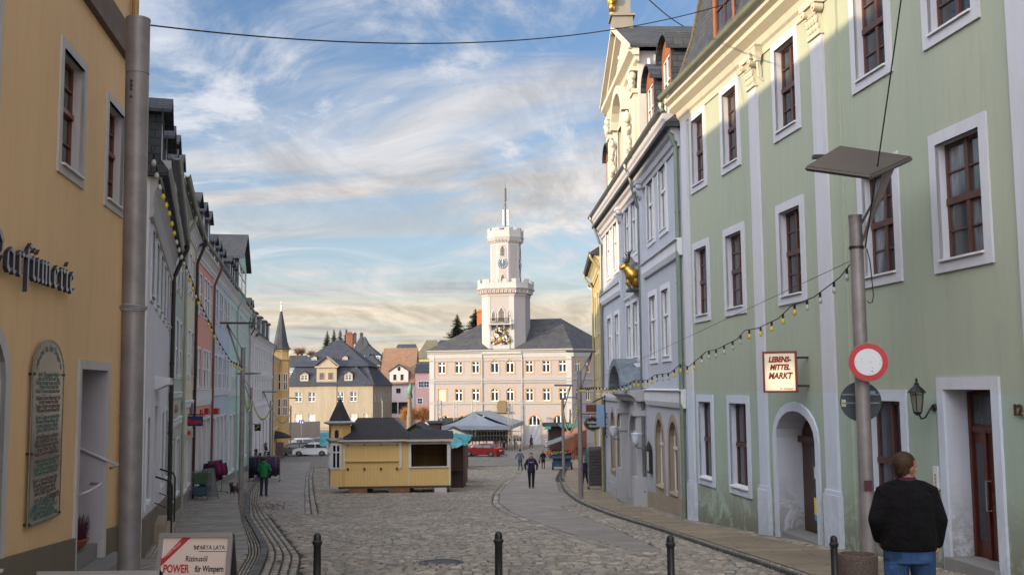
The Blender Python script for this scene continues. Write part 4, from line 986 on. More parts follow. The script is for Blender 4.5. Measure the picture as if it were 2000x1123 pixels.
# wall lantern
ul, zl = ufrom(1828, 795), -.42; root = thing('wall_lantern', 'black wrought iron lantern on a curled bracket beside the front door', 'lantern', F.P(ul, zl, 0))
ul += .02
m = MB(); m.lathe(F.P(ul, zl-.04, .0), [(.001, 0)]*2, 8) if False else None
m.tube([F.P(ul, zl+.06, .0), F.P(ul, zl+.06, .03)], .055, 10); m.tube([F.P(ul, zl+.1, .03), F.P(ul, zl+.02, .09), F.P(ul, zl-.08, .16), F.P(ul, zl-.10, .22), F.P(ul, zl-.04, .25)], .015, 8); m.build('bracket', BLACK, root, smooth=True)
c = F.P(ul, zl, .27); m = MB()
m.lathe(c, [(.02, -.05), (.06, -.02), (.065, .0), (.02, .0)], 6); 
for k in range(6):
    a = k*math.pi/3; m.tube([c+Vector((.062*math.cos(a), .062*math.sin(a), 0)), c+Vector((.098*math.cos(a), .098*math.sin(a), .27))], .006, 4)
m.lathe(c, [(.125, .27), (.125, .285), (.09, .33), (.045, .37), (.03, .39), (.035, .41), (.012, .43), (.02, .46), (.002, .49)], 12)
m.build('cage', BLACK, root)
m = MB(); m.lathe(c, [(.055, .005), (.09, .265)], 6); m.build('glass', glass('lantern_glass', (.16, .15, .11), .2), root)
# shop sign box
us, n0 = ufrom(1530, 728), 0
root = thing('light_box_sign', 'lit white box sign with red letters reading LEBENSMITTELMARKT above the arched door', 'shop sign', F.P(us, .1, 0))
py = F.P(ufrom(1560, 728), 0).y-.15; zt, zb = P(1530, 687, py).z, P(1530, 766, py).z
cx = P(1523, 720, py-.25); sw = (1551-1491)/2000*py; sh = zt-zb; zc = (zt+zb)/2
# box stands out from the wall, its face towards the street's upper end
Fs = Fac((cx.x-sw/2, py-.15), (cx.x+sw/2, py-.35), 1); L_ = Fs.L
m = MB(); m.fbox(Fs, 0, L_, zb, zt, -.22, 0); m.build('case', paint('sign_case', (.40, .36, .32), .5), root)
m = MB(); ring(m, Fs, outline(.035, L_-.035, zb+.035, zt-.035), outline(-.004, L_+.004, zb-.004, zt+.004), -.03, .012); m.build('red_frame', paint('sign_red', (.22, .018, .014), .45), root)
m = MB(); m.poly(*[Fs.P(*q, .002) for q in outline(.035, L_-.035, zb+.035, zt-.035)]); fm, nt, N, L, bs = newmat('sign_face'); p = pos(N)
sx = N.new('ShaderNodeVectorMath'); sx.operation = 'DISTANCE'; L.new(p, sx.inputs[0]); sx.inputs[1].default_value = Fs.P(L_*.55, zb+sh*.32, -.05)
L.new(mr(N, L, sx.outputs['Value'], .03, .42, .62, .10), bs.inputs['Emission Strength']); bs.inputs['Emission Color'].default_value = (.75, .60, .33, 1); bs.inputs['Base Color'].default_value = (.6, .55, .45, 1)
m.build('face', fm, root)
RED = paint('letter_red', (.26, .01, .012), .6)
for t_, dz, s_ in (('LEBENS-', .80, .14), ('MITTEL', .61, .14), ('MARKT', .40, .16)):
    text_obj(t_, s_, RED, frame_on(Fs, L_*.5, zb+sh*dz, .014), 'text', root, ext=.002, shear=.25, bold=.007, xs=.80)
text_obj('W. Schönherr', .042, RED, frame_on(Fs, L_*.68, zb+sh*.09, .006), 'text', root, ext=.001, shear=.2, bold=.001)
m = MB(); 
for z_ in (zb+.12, zt-.12): m.fbox(Fs, L_, L_+.3, z_-.02, z_+.02, -.14, -.1)
m.build('arm', BLACK, root)

# ---------------- Goldener Hirsch building
h = House('inn_building', 'lilac blue inn with arched ground floor windows, gable and golden stag', (4.53, 26.92), (3.96, 44.5), -1, 6.9, 12, PURP, base=.8); F = h.F; U = F.uY
kw2 = dict(sm=WHITE2, trim=.16, proud=.04, d=.09, trans=(.62,), mull=1)
for y_ in (29.55, 31.7, 40.0, 42.3):
    h.win(U(y_)-.55, U(y_)+.55, .82, 2.75, **kw2); h.win(U(y_)-.55, U(y_)+.55, 4.5, 6.35, **kw2)
for y_ in (35.2, 36.75):
    h.win(U(y_)-.52, U(y_)+.52, .95, 2.85, **{**kw2, 'cap': .12}); h.win(U(y_)-.52, U(y_)+.52, 4.6, 6.45, **{**kw2, 'cap': .12})
for y_ in (28.85, 31.05): h.win(U(y_)-.62, U(y_)+.62, -3.02, -1.02, .62, 'round', d=.18, sm=STONE, trim=.22, proud=.02, trans=(.62,), sill=STONE)
for y_ in (39.9, 41.9): h.win(U(y_)-.55, U(y_)+.55, -3.4, -1.05, .55, 'round', d=.18, sm=STONE, trim=.2, proud=.02, trans=(.62,), sill=STONE)
h.hole(U(34.6), U(36.6), -4.3, -.9, 1.0, 'round', .5)
h.walls()
m = MB(); m.fbox(F, U(34.6), U(36.6), -4.3, -.9, -.5, -.44); m.build('portal_door', paint('dark_door', (.05, .022, .016), .4), h.root)
m = MB(); o = outline(U(34.6), U(36.6), -4.4, -.9, 1.0, 'round'); ring(m, F, o, outline(U(34.6), U(36.6), -4.4, -.9, 1.0, 'round', t=.28), -.02, .12); m.build('portal_surround', stucco('portal_stone', (.40, .40, .42), .3), h.root)
PS = MATS['portal_stone']
for y_ in (33.75, 37.45):
    m = MB(); u = U(y_); m.fbox(F, u-.26, u+.26, -4.3, -2.95, 0, .42); m.fbox(F, u-.2, u+.2, -2.95, -1.0, 0, .3); m.fbox(F, u-.24, u+.24, -1.62, -1.5, 0, .36); m.fbox(F, u-.26, u+.26, -1.0, -.82, 0, .4); m.fbox(F, u-.2, u+.2, -.82, -.5, 0, .34); m.build('portal_column', PS, h.root)
m = MB(); m.prof(F, [(0, -.52), (.34, -.52), (.40, -.40), (.55, -.30), (.55, -.2), (0, -.14)], U(33.3), U(37.9)); m.build('portal_entablature', PS, h.root)
m = MB(); uc = U(35.6); r0, r1 = 1.35, 1.72   # segmental pediment hood
pts = [(a/12*math.pi) for a in range(13)]
for a, b in zip(pts[:-1], pts[1:]):
    q = [(uc+r*math.cos(t), -.18+r*math.sin(t)*.64) for t, r in ((a, r0), (b, r0), (b, r1), (a, r1))]
    m.hexa([F.P(*p_, 0) for p_ in q]+[F.P(*p_, .75) for p_ in q])
m.build('hood', paint('lead_hood', (.18, .22, .26), .5, .2, .4, 3), h.root)
m = MB(); m.poly(*[F.P(uc+1.34*math.cos(t), -.18+1.34*math.sin(t)*.64, .03) for t in pts]); m.ell(F.P(uc, .25, .1), (.3, .3, .42), 10); m.ell(F.P(uc-.5, .1, .1), (.2, .2, .25), 8); m.ell(F.P(uc+.5, .1, .1), (.2, .2, .25), 8); m.build('tympanum', stucco('dark_stone', (.12, .12, .13), .3), h.root)
m = MB(); m.fbox(F, U(34.4), U(36.8), -4.6, gz(35.6)+.12, -.4, .55); m.build('doorstep', GRANITE, h.root)
for a, b in ((0, U(33.0)), (U(38.2), F.L)): h.band(-.62, -.14, .13, u0=a, u1=b)
for a, b in ((0, U(33.0)), (U(38.2), F.L)): h.band(3.42, 3.86, .14, u0=a, u1=b)
for y_ in (33.15, 38.1): u = U(y_); m = MB(); m.fbox(F, u-.28, u+.28, -.1, 6.2, -.01, .10); p_ = m.build('pilaster', PURP, h.root); m = MB(); m.fbox(F, u-.34, u+.34, 6.5, 6.62, 0, .28); m.loft([[F.P(u-w_, z_, 0), F.P(u+w_, z_, 0), F.P(u+w_, z_, n_), F.P(u-w_, z_, n_)] for w_, n_, z_ in ((.27, .13, 6.05), (.25, .15, 6.2), (.32, .25, 6.5))]); m.tube([F.P(u-.27, 6.4, .05), F.P(u-.27, 6.4, .27)], .09, 8); m.tube([F.P(u+.27, 6.4, .05), F.P(u+.27, 6.4, .27)], .09, 8); m.build('capital', PURP, p_, smooth=True)
for z_ in (.72, 4.32): m = MB(); m.prof(F, [(0, z_-.22), (.1, z_-.18), (.2, z_-.06), (.26, z_), (0, z_+.04)], U(34.4), U(37.5)); m.build('window_ledge', WHITE2, h.root)
h.plinth(.55, STONE, .04, 0, U(33.3)); h.plinth(.55, stucco('pale_plinth', (.45, .46, .52), .2, .6), .04, U(38.0), F.L)
BIG = [(0, -.70), (.05, -.70), (.07, -.58), (.13, -.54), (.15, -.38), (.24, -.32), (.27, -.2), (.38, -.10), (.41, .02), (.46, .08), (.46, .2), (0, .2)]
m = MB(); m.prof(F, [(n, 7.05+z) for n, z in BIG], 0, F.L); m.build('cornice', stucco('cornice_lilac', (.42, .42, .47), .12), h.root)
half_gutter(F, 0, F.L+.3, 7.36, .42, .08, True).build('gutter', ZINC, h.root); h.pipe(U(33.75)-.2, ZINC, zt=7.3, n=.5, r=.06, neck=1.5); h.pipe(.16, paint('green_downpipe', (.17, .22, .17), .45, .2), zt=7.55, n=.45, r=.065, neck=1.2); h.pipe(F.L-.25, ZINC, zt=7.3, n=.5, r=.055, neck=1.2)
h.roof(5.2, over=.42)
CW = paint('copper_wood', (.28, .085, .02), .5)
for y_ in (28.6, 31.4, 41.8): h.dormer(U(y_), 1.35, 7.45, 9.35, nf=.0, back=3, wall=CW, kind='round', rise=.5, over=.16, wz=(.1, .06))
# central gable
gu0, gu1 = U(33.0), U(40.1); zc_, za_ = 11.0, 12.75; um = (gu0+gu1)/2
holes = [(U(35.35)-.5, U(35.35)+.5, 8.0, 9.5, 0, 'round', .2), (U(37.35)-.5, U(37.35)+.5, 8.0, 9.5, 0, 'round', .2)]
G = Fac(F.P(0, 0, .10), F.P(F.L, 0, .10), 1); G.n = F.n
m = wallmesh(G, gu0, gu1, 7.2, zc_, holes); m.poly(G.P(gu0, zc_), G.P(um, za_), G.P(gu1, zc_))
for uu_ in (gu0, gu1): m.poly(G.P(uu_, 7.2), G.P(uu_, zc_), G.P(uu_, zc_, -7), G.P(uu_, 7.2, -7))
GAB = stucco('gable_cream', (.46, .45, .43), .08); gb = m.build('gable', GAB, h.root)
for hh in holes: window(G, h.root, hh[:6], WHITEW, GLASSD, CREAMS, d=.2, trim=.14, proud=.05, trans=(.6,))
m = MB(); m.prof(G, [(0, zc_-.42), (.1, zc_-.36), (.14, zc_-.2), (.34, zc_-.08), (.36, zc_+.06), (0, zc_+.06)], gu0-.25, gu1+.25)
for (ua, za, ub, zb2) in ((gu0-.3, zc_, um, za_+.2), (um, za_+.2, gu1+.3, zc_)):
    for (n0_, n1_, t0, t1) in ((0, .40, .0, .14), (0, .22, -.22, 0)): m.hexa([G.P(ua, za+t0, n0_), G.P(ub, zb2+t0, n0_), G.P(ub, zb2+t0, n1_), G.P(ua, za+t0, n1_), G.P(ua, za+t1, n0_), G.P(ub, zb2+t1, n0_), G.P(ub, zb2+t1, n1_), G.P(ua, za+t1, n1_)])
m.build('pediment', CREAMS, gb)
for ua in (gu0+.42, gu1-.42):
    m = MB(); m.fbox(G, ua-.3, ua+.3, 7.3, 9.7, 0, .14); m.fbox(G, ua-.36, ua+.36, 9.6, 9.75, 0, .2); m.fbox(G, ua-.38, ua+.38, 10.35, 10.5, 0, .26); m.build('gable_pilaster', CREAMS, gb)
m = MB(); rr = random.Random(3)
for ua in (gu0+.42, gu1-.42, um-2.0, um+2.0):
    for _ in range(26): c_ = G.P(ua+rr.uniform(-.24, .24), 9.85+rr.uniform(0, .45) if abs(ua-um) > 2.5 else rr.uniform(7.8, 9.4), .12+rr.uniform(0, .1)); s__ = rr.uniform(.05, .12); m.ell(c_, (s__, s__, s__*1.4), 6)
for _ in range(80): t = rr.uniform(-1, 1); c_ = G.P(um+t*1.6, zc_+.15+rr.uniform(0, 1.0)*(1-abs(t)), .04); s__ = rr.uniform(.05, .12); m.ell(c_, (s__, s__, s__), 6)
m.build('stucco_ornament', CREAMS, gb, smooth=True)
m = MB(); ra, rb = 1.25, 1.6
for k in range(10):
    a, b = math.pi*k/10, math.pi*(k+1)/10
    q = [(um+r*math.cos(t)*1.05, 9.55+r*math.sin(t)*.78) for t, r in ((a, ra), (b, ra), (b, rb), (a, rb))]; m.hexa([G.P(*p_, 0) for p_ in q]+[G.P(*p_, .3) for p_ in q])
m.build('gable_hood', CREAMS, gb)
m = MB(); m.prof(Fac(G.P(gu0, 0, .2), G.P(gu0, 0, -7), 1), [(0, 0)]*3, 0, 1) if False else None
e = .35
for sg, ue in ((-1, gu0-e), (1, gu1+e)):
    p0 = [G.P(um, za_+.25, .3), G.P(um, za_+.25, -6.5), G.P(ue, zc_+.02, -6.5), G.P(ue, zc_+.02, .3)]; m.hexa(p0+[v+Vector((0, 0, .12)) for v in p0])
m.build('gable_roof', SLATE, h.root)
m = MB()
for k in range(8): m.tube([G.P(gu0+.6, zc_+.5, -1-k*.5), G.P(gu0+.6, zc_+.85, -1-k*.5)], .02, 4)
for z_ in (.6, .72, .85): m.tube([G.P(gu0+.6, zc_+z_, -.8), G.P(gu0+.6, zc_+z_, -4.9)], .018, 4)
m.build('snow_guard', ZINC, h.root)
m = MB(); m.tube([G.P(gu0-.1, zc_-.3, -.35), G.P(gu0-.16, zc_-.9, -.35), G.P(gu0-.12, 7.9, -.35)], .06, 8); m.build('downpipe', stucco('pale_pipe', (.55, .54, .52), .05), h.root)
# golden finial figure on the gable
c = G.P(um, 0, .0); root = thing('gable_figure', 'golden ornament figure on a stone pedestal at the top of the gable', 'statue', (c.x, c.y, 12.8))
m = MB(); m.box((c.x, c.y, 13.1), (.75, .75, .55)); m.box((c.x, c.y, 13.41), (.9, .9, .08)); m.box((c.x, c.y, 14.0), (.6, .6, 1.1)); m.build('pedestal', stucco('grey_stone', (.22, .20, .17), .3), root)
GOLD = paint('gold_leaf', (.62, .38, .08), .36, .8, .5, 9)
m = MB(); m.ell((c.x-.35, c.y-.2, 13.5), (.14, .14, .12), 8); rr = random.Random(9)
for _ in range(14): m.ell((c.x-.35+rr.uniform(-.08, .08), c.y-.25+rr.uniform(-.2, .2), rr.uniform(13.6, 14.6)), (.10, .12, .16), 8)
m.tube([(c.x-.35, c.y-.2, 13.5), (c.x-.38, c.y-.22, 14.1), (c.x-.3, c.y-.15, 15.0)], [.1, .2, .12], 10); m.build('figure', GOLD, root, smooth=True)
# golden stag bust
us_, zs_ = F.uz(1236, 540, .2); py = F.P(us_, 0).y; B = lambda u, z, n: F.P(us_+u*.55, zs_-.05+z*.55, n*.62)
root = thing('golden_stag', 'golden stag bust with branching antlers projecting from the inn wall', 'statue', F.P(us_, zs_, 0))
m = MB(); m.loft([[B(a*math.cos(t)*.34, zc+a*math.sin(t)*.52, n) for t in [k*math.pi/6 for k in range(12)]] for n, a, zc in ((.0, .9, -.15), (.12, 1.0, -.15), (.34, .92, -.1), (.5, .62, .05), (.58, .3, .1))])
m.tube([B(0, .02, .25), B(0, .3, .42), B(0, .56, .60), B(0, .70, .68)], [.30, .23, .15, .12], 12)
m.tube([B(0, .74, .62), B(0, .70, .76), B(0, .60, .95), B(0, .56, 1.02)], [.10, .125, .075, .05], 10)
for sg in (-1, 1):
    m.tube([B(sg*.09, .80, .60), B(sg*.24, .88, .55)], [.05, .01], 6)
    m.tube([B(sg*.13, -.05, .45), B(sg*.13, -.35, .62), B(sg*.13, -.52, .50), B(sg*.13, -.62, .52)], [.11, .075, .05, .045], 8)
m.build('bust', GOLD, root, smooth=True)
for sg in (-1, 1):
    m = MB(); m.tube([B(sg*.06, .84, .62), B(sg*.16, 1.0, .55), B(sg*.30, 1.22, .52), B(sg*.30, 1.48, .50), B(sg*.22, 1.68, .48)], [.035, .03, .027, .022, .010], 6)
    for a_, b_ in (((.13, .96, .57), (.14, 1.06, .88)), ((.22, 1.08, .53), (.24, 1.24, .86)), ((.30, 1.26, .52), (.46, 1.48, .62)), ((.30, 1.42, .50), (.34, 1.62, .72)), ((.28, 1.5, .5), (.44, 1.7, .4))): m.tube([B(sg*a_[0], a_[1], a_[2]), B(sg*(a_[0]+b_[0])/2+sg*.03, (a_[1]+b_[1])/2-.03, (a_[2]+b_[2])/2), B(sg*b_[0], b_[1], b_[2])], [.024, .02, .008], 6)
    m.build('antler', paint('antler_dark', (.05, .03, .015), .5), root, smooth=True)
m = MB(); m.fbox(F, us_-.45, us_+.45, zs_-.5, zs_-.42, 0, .38); m.fbox(F, us_-.3, us_+.3, zs_-.42, zs_+.25, 0, .03); m.build('console', paint('console_dark', (.04, .05, .045), .6), root)
# globe wall lamps beside the portal, menu lantern
for y_, lb in ((33.0, 'white cup shaped wall lamp on the near side of the inn portal'), (38.4, 'white cup shaped wall lamp on the far side of the inn portal')):
    u = U(y_); c = F.P(u, -1.72, .42); root = thing('wall_lamp', lb, 'lamp', F.P(u, -1.75, 0), 'lamps beside the inn portal')
    m = MB(); m.lathe(c, [(.04, -.2), (.11, -.1), (.145, .08), (.155, .16), (.165, .18), (.15, .2), (.02, .22)], 14); m.build('shade', paint('lamp_white', (.55, .6, .68), .3), root, smooth=True)
    m = MB(); m.tube([F.P(u, -1.95, 0), F.P(u, -2.02, .2), F.P(u, -1.98, .42), F.P(u, -1.9, .42)], .022, 6); m.build('bracket', ZINC, root)
u = U(32.6); root = thing('menu_case', 'black framed menu case hanging on the lilac wall by the portal', 'menu case', F.P(u, -2.7, 0))
m = MB(); m.fbox(F, u-.22, u+.22, -2.75, -2.0, .02, .12); m.lathe(F.P(u, -2.0, .08), [(.18, 0), (.08, .1), (.03, .2), (.01, .25)], 6); m.build('case', BLACK, root); m = MB(); m.fbox(F, u-.16, u+.16, -2.68, -2.08, .118, .126); m.build('menu', paint('paper', (.5, .5, .48), .6), root)
# hanging inn sign and sky-blue flag sign
u = U(43.6); zs = P(1150, 828, 43.3).z; root = thing('inn_sign', 'black scalloped hanging sign reading Goldener Hirsch on a wrought iron arm', 'inn sign', F.P(u, zs, 0))
Fs = Fac(F.P(u, 0, 1.75), F.P(u, 0, .0), 1); Fs.n = Vector((0, -1, 0)) if Fs.n.y > 0 else Fs.n
Fs = Fac((F.P(u, 0, 1.75).x, F.P(u, 0, 1.75).y), (F.P(u, 0, 0).x, F.P(u, 0, 0).y), 1)
def scal(k, n): return [Fs.P(1.12+(k+.05*k*abs(math.cos(2*t)))*math.cos(t)*.36, zs+k*.28*math.sin(t)*(1+.1*abs(math.cos(4*t))), n) for t in [i*math.pi/24 for i in range(48)]]
m = MB(); m.loft([scal(1, .03), scal(1, -.03)]); m.build('board', BLACK, root); m = MB(); a, b = scal(.93, .034), scal(.88, .034); [m.poly(a[i], a[(i+1) % 48], b[(i+1) % 48], b[i]) for i in range(48)]; m.build('gilt_edge', paint('dull_gilt', (.25, .22, .16), .5), root)
LT = paint('sign_cream', (.5, .48, .42), .6); text_obj('Goldener', .155, LT, frame_on(Fs, 1.12, zs+.07, .04), 'text', root, ext=.002, bold=.004, xs=.85); text_obj('Hirsch', .155, LT, frame_on(Fs, 1.12, zs-.09, .04), 'text', root, ext=.002, bold=.004, xs=.85)
m = MB(); zt = zs+.42; m.tube([Fs.P(.45, zt, 0), Fs.P(1.75, zt, 0)], .025, 6)
for x0 in (.95, 1.3): m.tube([Fs.P(x0, zt, 0), Fs.P(x0, zs+.24, 0)], .01, 4)
for cx_, s_ in ((.62, .09), (.82, .10), (1.12, .12), (1.4, .1), (1.6, .15)): m.tube([Fs.P(cx_+s_*(1-k/14)*math.cos(k*.7), zt-.05-s_+s_*(1-k/14)*math.sin(k*.7), 0) for k in range(13)], .011, 4)
for cz in (.3, -.15, -.5): m.tube([Fs.P(1.72-.14*(1-k/12)*math.cos(k*.7), zs+cz+.16*(1-k/12)*math.sin(k*.7), 0) for k in range(11)], .011, 4)
m.build('ironwork', BLACK, root)
m = MB(); m.fbox(Fs, .84, 1.42, zt+.08, zt+.38, -.06, .06); m.build('brewery_plate', paint('plate_brown', (.12, .03, .022), .5), root)
u = U(43.0); zf = P(1182, 815, 42).z; Fz = Fac((F.P(u, 0, .75).x, F.P(u, 0, .75).y), (F.P(u, 0, .15).x, F.P(u, 0, .15).y), 1)
root = thing('banner_sign', 'narrow pale blue vertical box sign on an iron bracket at the inn corner', 'sign', F.P(u, zf, 0))
m = MB(); m.fbox(Fz, .22, .54, zf-.42, zf+.5, -.05, .05); m.build('box', paint('sign_blue', (.20, .32, .50), .5), root)
m = MB(); m.tube([Fz.P(.05, zf+.6, 0), Fz.P(.6, zf+.85, 0)], .03, 6); m.tube([Fz.P(.57, zf+.9, 0), Fz.P(.57, zf-.75, 0)], .022, 6); m.build('bracket', BLACK, root)

# ---------------- yellow house beyond the inn
Y3 = stucco('mustard_render', (.42, .33, .14), .12, .3)
h = House('town_house', 'mustard yellow house beyond the lilac inn, curving out of sight', (3.95, 44.52), (4.30, 53.5), -1, 5.75, 10, Y3); F = h.F; U = F.uY
for z0_, z1_ in ((-.4, 1.5), (2.6, 4.4)): h.row([U(y) for y in (46.2, 48.8, 51.4)], 1.1, z0_, z1_, d=.15, trim=.2, sm=stucco('yellow_trim', (.55, .50, .32), .1))
h.row([U(47), U(50.5)], 1.6, -4.6, -1.7, d=.2)
h.walls(); h.cornice(mat=MATS['yellow_trim']); h.roof(3.6, over=.5); h.gutter(5.85, .4); h.pipe(.35, paint('mustard_pipe', (.34, .28, .12), .5, .1), r=.06, n=.48); h.pipe(F.L-.15, paint('mustard_pipe', (.3, .24, .1), .5), n=.48)
h = House('town_house', 'warm cream house further down the right side, seen edge on', (4.32, 53.52), (9.0, 72), -1, 5.2, 9, C4); F = h.F
h.row([2+k*2.6 for k in range(7)], 1.1, .2, 2.0, d=.12); h.row([2+k*2.6 for k in range(7)], 1.6, -5.2, -2.2, d=.2); h.walls(); h.roof(3.2); h.cornice()
h = House('town_house', 'sandy house at the far right end of the market', (9.02, 72.02), (19, 118), -1, 4.5, 10, C10); F = h.F
h.row([3+k*4 for k in range(11)], 1.3, -1.4, .6, d=.12); h.walls(); h.roof(3.5); h.cornice()

# ================================================================== town hall
TH = stucco('town_hall_pink', (.295, .265, .265), .08, grime=.12); THW = stucco('town_hall_white', (.345, .34, .34), .08); TST = stucco('window_sandstone', (.40, .26, .15), .15)
ang = R(-12); du = Vector((math.cos(ang), math.sin(ang), 0)); C0 = P(985, 757, 147); C0.z = 0
def tu(px): # u of a pixel column on the front plane
    r = ray(px, 750); n = Vector((du.y, -du.x, 0)); t = C0.dot(n)/r.dot(n); return (r*t-C0).dot(du)
uL, uR = tu(839), tu(1117)
A = C0+du*uL; B_ = C0+du*uR
ZE = P(985, 683, 147).z
h = House('town_hall', 'pale pink three storey town hall with a crenellated clock tower and slate roof', A, B_, 1, ZE, 15, TH, z0=-9.2, cat='town hall'); F = h.F
uo = -uL; V = lambda px: tu(px)-uL
zz = lambda py: P(985, py+ (0), 147).z
kwT = dict(sm=TST, trim=.22, proud=.05, d=.18, trans=(.7,), mull=1, ft=.1)
for px in (863, 896, 929, 1034, 1067, 1099): 
    u = V(px); h.win(u-.55, u+.55, zz(728), zz(705), **kwT); h.win(u-.55, u+.55, zz(783), zz(759), **{**kwT, 'gm': emit('lit_window', (.8, .45, .12), .5) if px == 863 else GLASS})
for px in (966, 996):
    u = V(px); h.win(u-.6, u+.6, zz(728), zz(700), arch=.7, kd='pt', **kwT); h.win(u-.55, u+.55, zz(783), zz(757), arch=.4, kd='pt', **kwT)
for px in (870, 1043, 1090): u = V(px); h.win(u-.85, u+.85, zz(850), zz(811), arch=1.0, kd='round', **{**kwT, 'mull': 2, 'trans': (.5,), 'gm': GLASSD})
for px in (905, 940): u = V(px); h.win(u-.85, u+.85, zz(850), zz(811), arch=1.0, kd='round', **kwT)
h.hole(V(981)-1.3, V(981)+1.3, -8.3, zz(815), 1.3, 'round', .6)
h.walls()
m = MB(); m.fbox(F, V(981)-1.3, V(981)+1.3, -8.3, zz(815), -.6, -.5); m.build('door', BROWNW, h.root)
for py0, py1 in ((743, 739), (748, 745), (789, 785)): h.band(zz(py0), zz(py1), .14, THW)
m = MB(); m.prof(F, [(0, ZE-1.1), (.06, ZE-1.1), (.08, ZE-.5), (.2, ZE-.4), (.3, ZE-.2), (.5, ZE-.1), (.5, ZE+.02), (0, ZE+.02)], -.3, F.L+.3); m.build('cornice', THW, h.root)
h.band(ZE-1.6, ZE-1.45, .1, THW)
for u in (0.0, F.L-.75): m = MB(); m.fbox(F, u, u+.75, -9, ZE-.1, -.02, .10); m.build('quoin', THW, h.root)
for px in (942, 1020): u = V(px); m = MB(); m.tube([F.P(u, ZE-.2, .15), F.P(u, -8, .15)], .07, 6); m.build('downpipe', THW, h.root)
# right wing turning away
c1 = B_+Vector((.006, 0, 0)); d1 = Vector((math.cos(R(46)), math.sin(R(46)), 0)); F2 = Fac(c1, c1+d1*9.5, 1)
hs = []
for k in range(4):
    u = 1.3+k*2.2
    for a_, b_ in ((728, 705), (783, 759)): hs.append((u-.5, u+.5, zz(a_), zz(b_), 0, 'round'))
m = wallmesh(F2, 0, 9.5, -9.2, ZE, [(*q, .15) for q in hs]); m.build('wing_wall', TH, h.root)
for q in hs: window(F2, h.root, q, WHITEW, GLASS, TST, d=.15, trim=.22, proud=.05, trans=(.7,), ft=.1)
m = MB(); m.prof(F2, [(0, ZE-1.1), (.06, ZE-1.1), (.1, ZE-.4), (.5, ZE-.1), (.5, ZE+.02), (0, ZE+.02)], 0, 9.8)
for py0, py1 in ((743, 739), (789, 785)): m.prof(F2, [(0, zz(py0)), (.12, zz(py0)+.05), (.14, zz(py1)), (0, zz(py1))], 0, 9.5)
m.build('wing_cornice', THW, h.root)
# hip roof
zr = P(1045, 622, 152).z
e0, e1 = F.P(-.4, ZE, .5), F.P(F.L+.3, ZE, .5); e2 = F2.P(9.8, ZE, .5); e3 = F.P(F.L+5, ZE, -15.5); e4 = F.P(-.4, ZE, -15.5)
r0, r1 = F.P(7.2, zr, -7), F.P(F.L-2.6, zr, -7)
m = MB(); m.add([e0, e1, e2, e3, e4, r0, r1], [(0, 1, 6, 5), (1, 2, 6), (2, 3, 6), (3, 4, 5, 6), (4, 0, 5), (4, 3, 2, 1, 0)]); m.build('roof', slate('town_hall_slate', (.034, .037, .047), .4, .22, .3), h.root)
# tower
TC = C0+du*(tu(981))-Vector((du.y, -du.x, 0))*(3.05)
tN = Vector((du.y, -du.x, 0))
def chsq(a, ch, z): # chamfered square, half size a, chamfer ch
    q = [(-a+ch, a), (a-ch, a), (a, a-ch), (a, -a+ch), (a-ch, -a), (-a+ch, -a), (-a, -a+ch), (-a, a-ch)]
    return [TC+du*x+tN*y+Vector((0, 0, z)) for x, y in q]
def tz(py): return P(985, py, 146).z
a = 2.85*1.0; ch = .85
def tower(segs, mat, name): m = MB(); m.loft([chsq(*s_) for s_ in segs]); return m.build(name, mat, h.root)
zt1 = tz(577)
w_px = 146/2000; A1 = 45.5*w_px; a = A1/1.03; ch = 1.35
tower([(a, ch, ZE-.2), (a, ch, zt1)], TH, 'tower_shaft')
m = MB()  # white corner strips
Ff = Fac(TC+tN*a-du*a, TC+tN*a+du*a, 1)
tn = Ff.n
for u0_, u1_ in ((ch, ch+.25), (2*a-ch-.75, 2*a-ch)): m.fbox(Ff, u0_, u1_, ZE, zt1, -.02, .05)
for i, j in ((7, 0), (1, 2)):
    s0, s1 = chsq(a, ch, 0)[i], chsq(a, ch, 0)[j]; Fc = Fac(s0, s1, 1)
    if Fc.n.dot(s0-TC) < 0: Fc.n = -Fc.n
    if i == 7: m.fbox(Fc, .1, Fc.L, ZE, zt1, -.01, .04)
m.build('corner_strip', THW, h.root)
tower([(a, ch, zt1), (a+.08, ch, zt1+.05), (a+.12, ch, zt1+.5), (a+.55, ch+.1, zt1+1.05), (a+.62, ch+.1, zt1+1.1), (a+.62, ch+.1, zt1+1.25), (a+.50, ch+.1, zt1+1.28), (a+.50, ch+.1, zt1+1.95)], THW, 'gallery')
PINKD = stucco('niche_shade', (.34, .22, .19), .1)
def faces(a_, ch_):
    p = chsq(a_, ch_, 0); out = []
    for i in range(8):
        Fc = Fac(p[i], p[(i+1) % 8], 1)
        if Fc.n.dot((p[i]+p[(i+1) % 8])/2-TC) < 0: Fc.n = -Fc.n
        out.append(Fc)
    return out
m = MB(); mn = MB()
for i, Fc in enumerate(faces(a+.50, ch+.1)):
    n = max(1, int(Fc.L/1.25)) if Fc.L > 3 else 1
    w = Fc.L/(n*2+1) if n > 1 else Fc.L/3
    for k in range(n+1 if n > 1 else 2): m.fbox(Fc, k*2*w if n > 1 else (0, 2*w)[k], (k*2*w if n > 1 else (0, 2*w)[k])+w, zt1+1.95, zt1+2.45, -.3, .02)
for i, Fc in enumerate(faces(a+.28, ch+.05)):
    if i not in (0, 1, 7, 2): continue
    n = max(2, int(Fc.L/.55)); w = Fc.L/n
    for k in range(n):
        uc_ = (k+.5)*w; mn.poly(*[Fc.P(*q, .12) for q in outline(uc_-w*.27, uc_+w*.27, zt1+.42, zt1+.92, w*.27, 'round', 6)])
        m.fbox(Fc, uc_-w*.5-.06, uc_-w*.5+.06, zt1+.4, zt1+1.0, -.1, .22)
m.each('merlon', THW, h.root); mn.build('gallery_niches', PINKD, h.root)
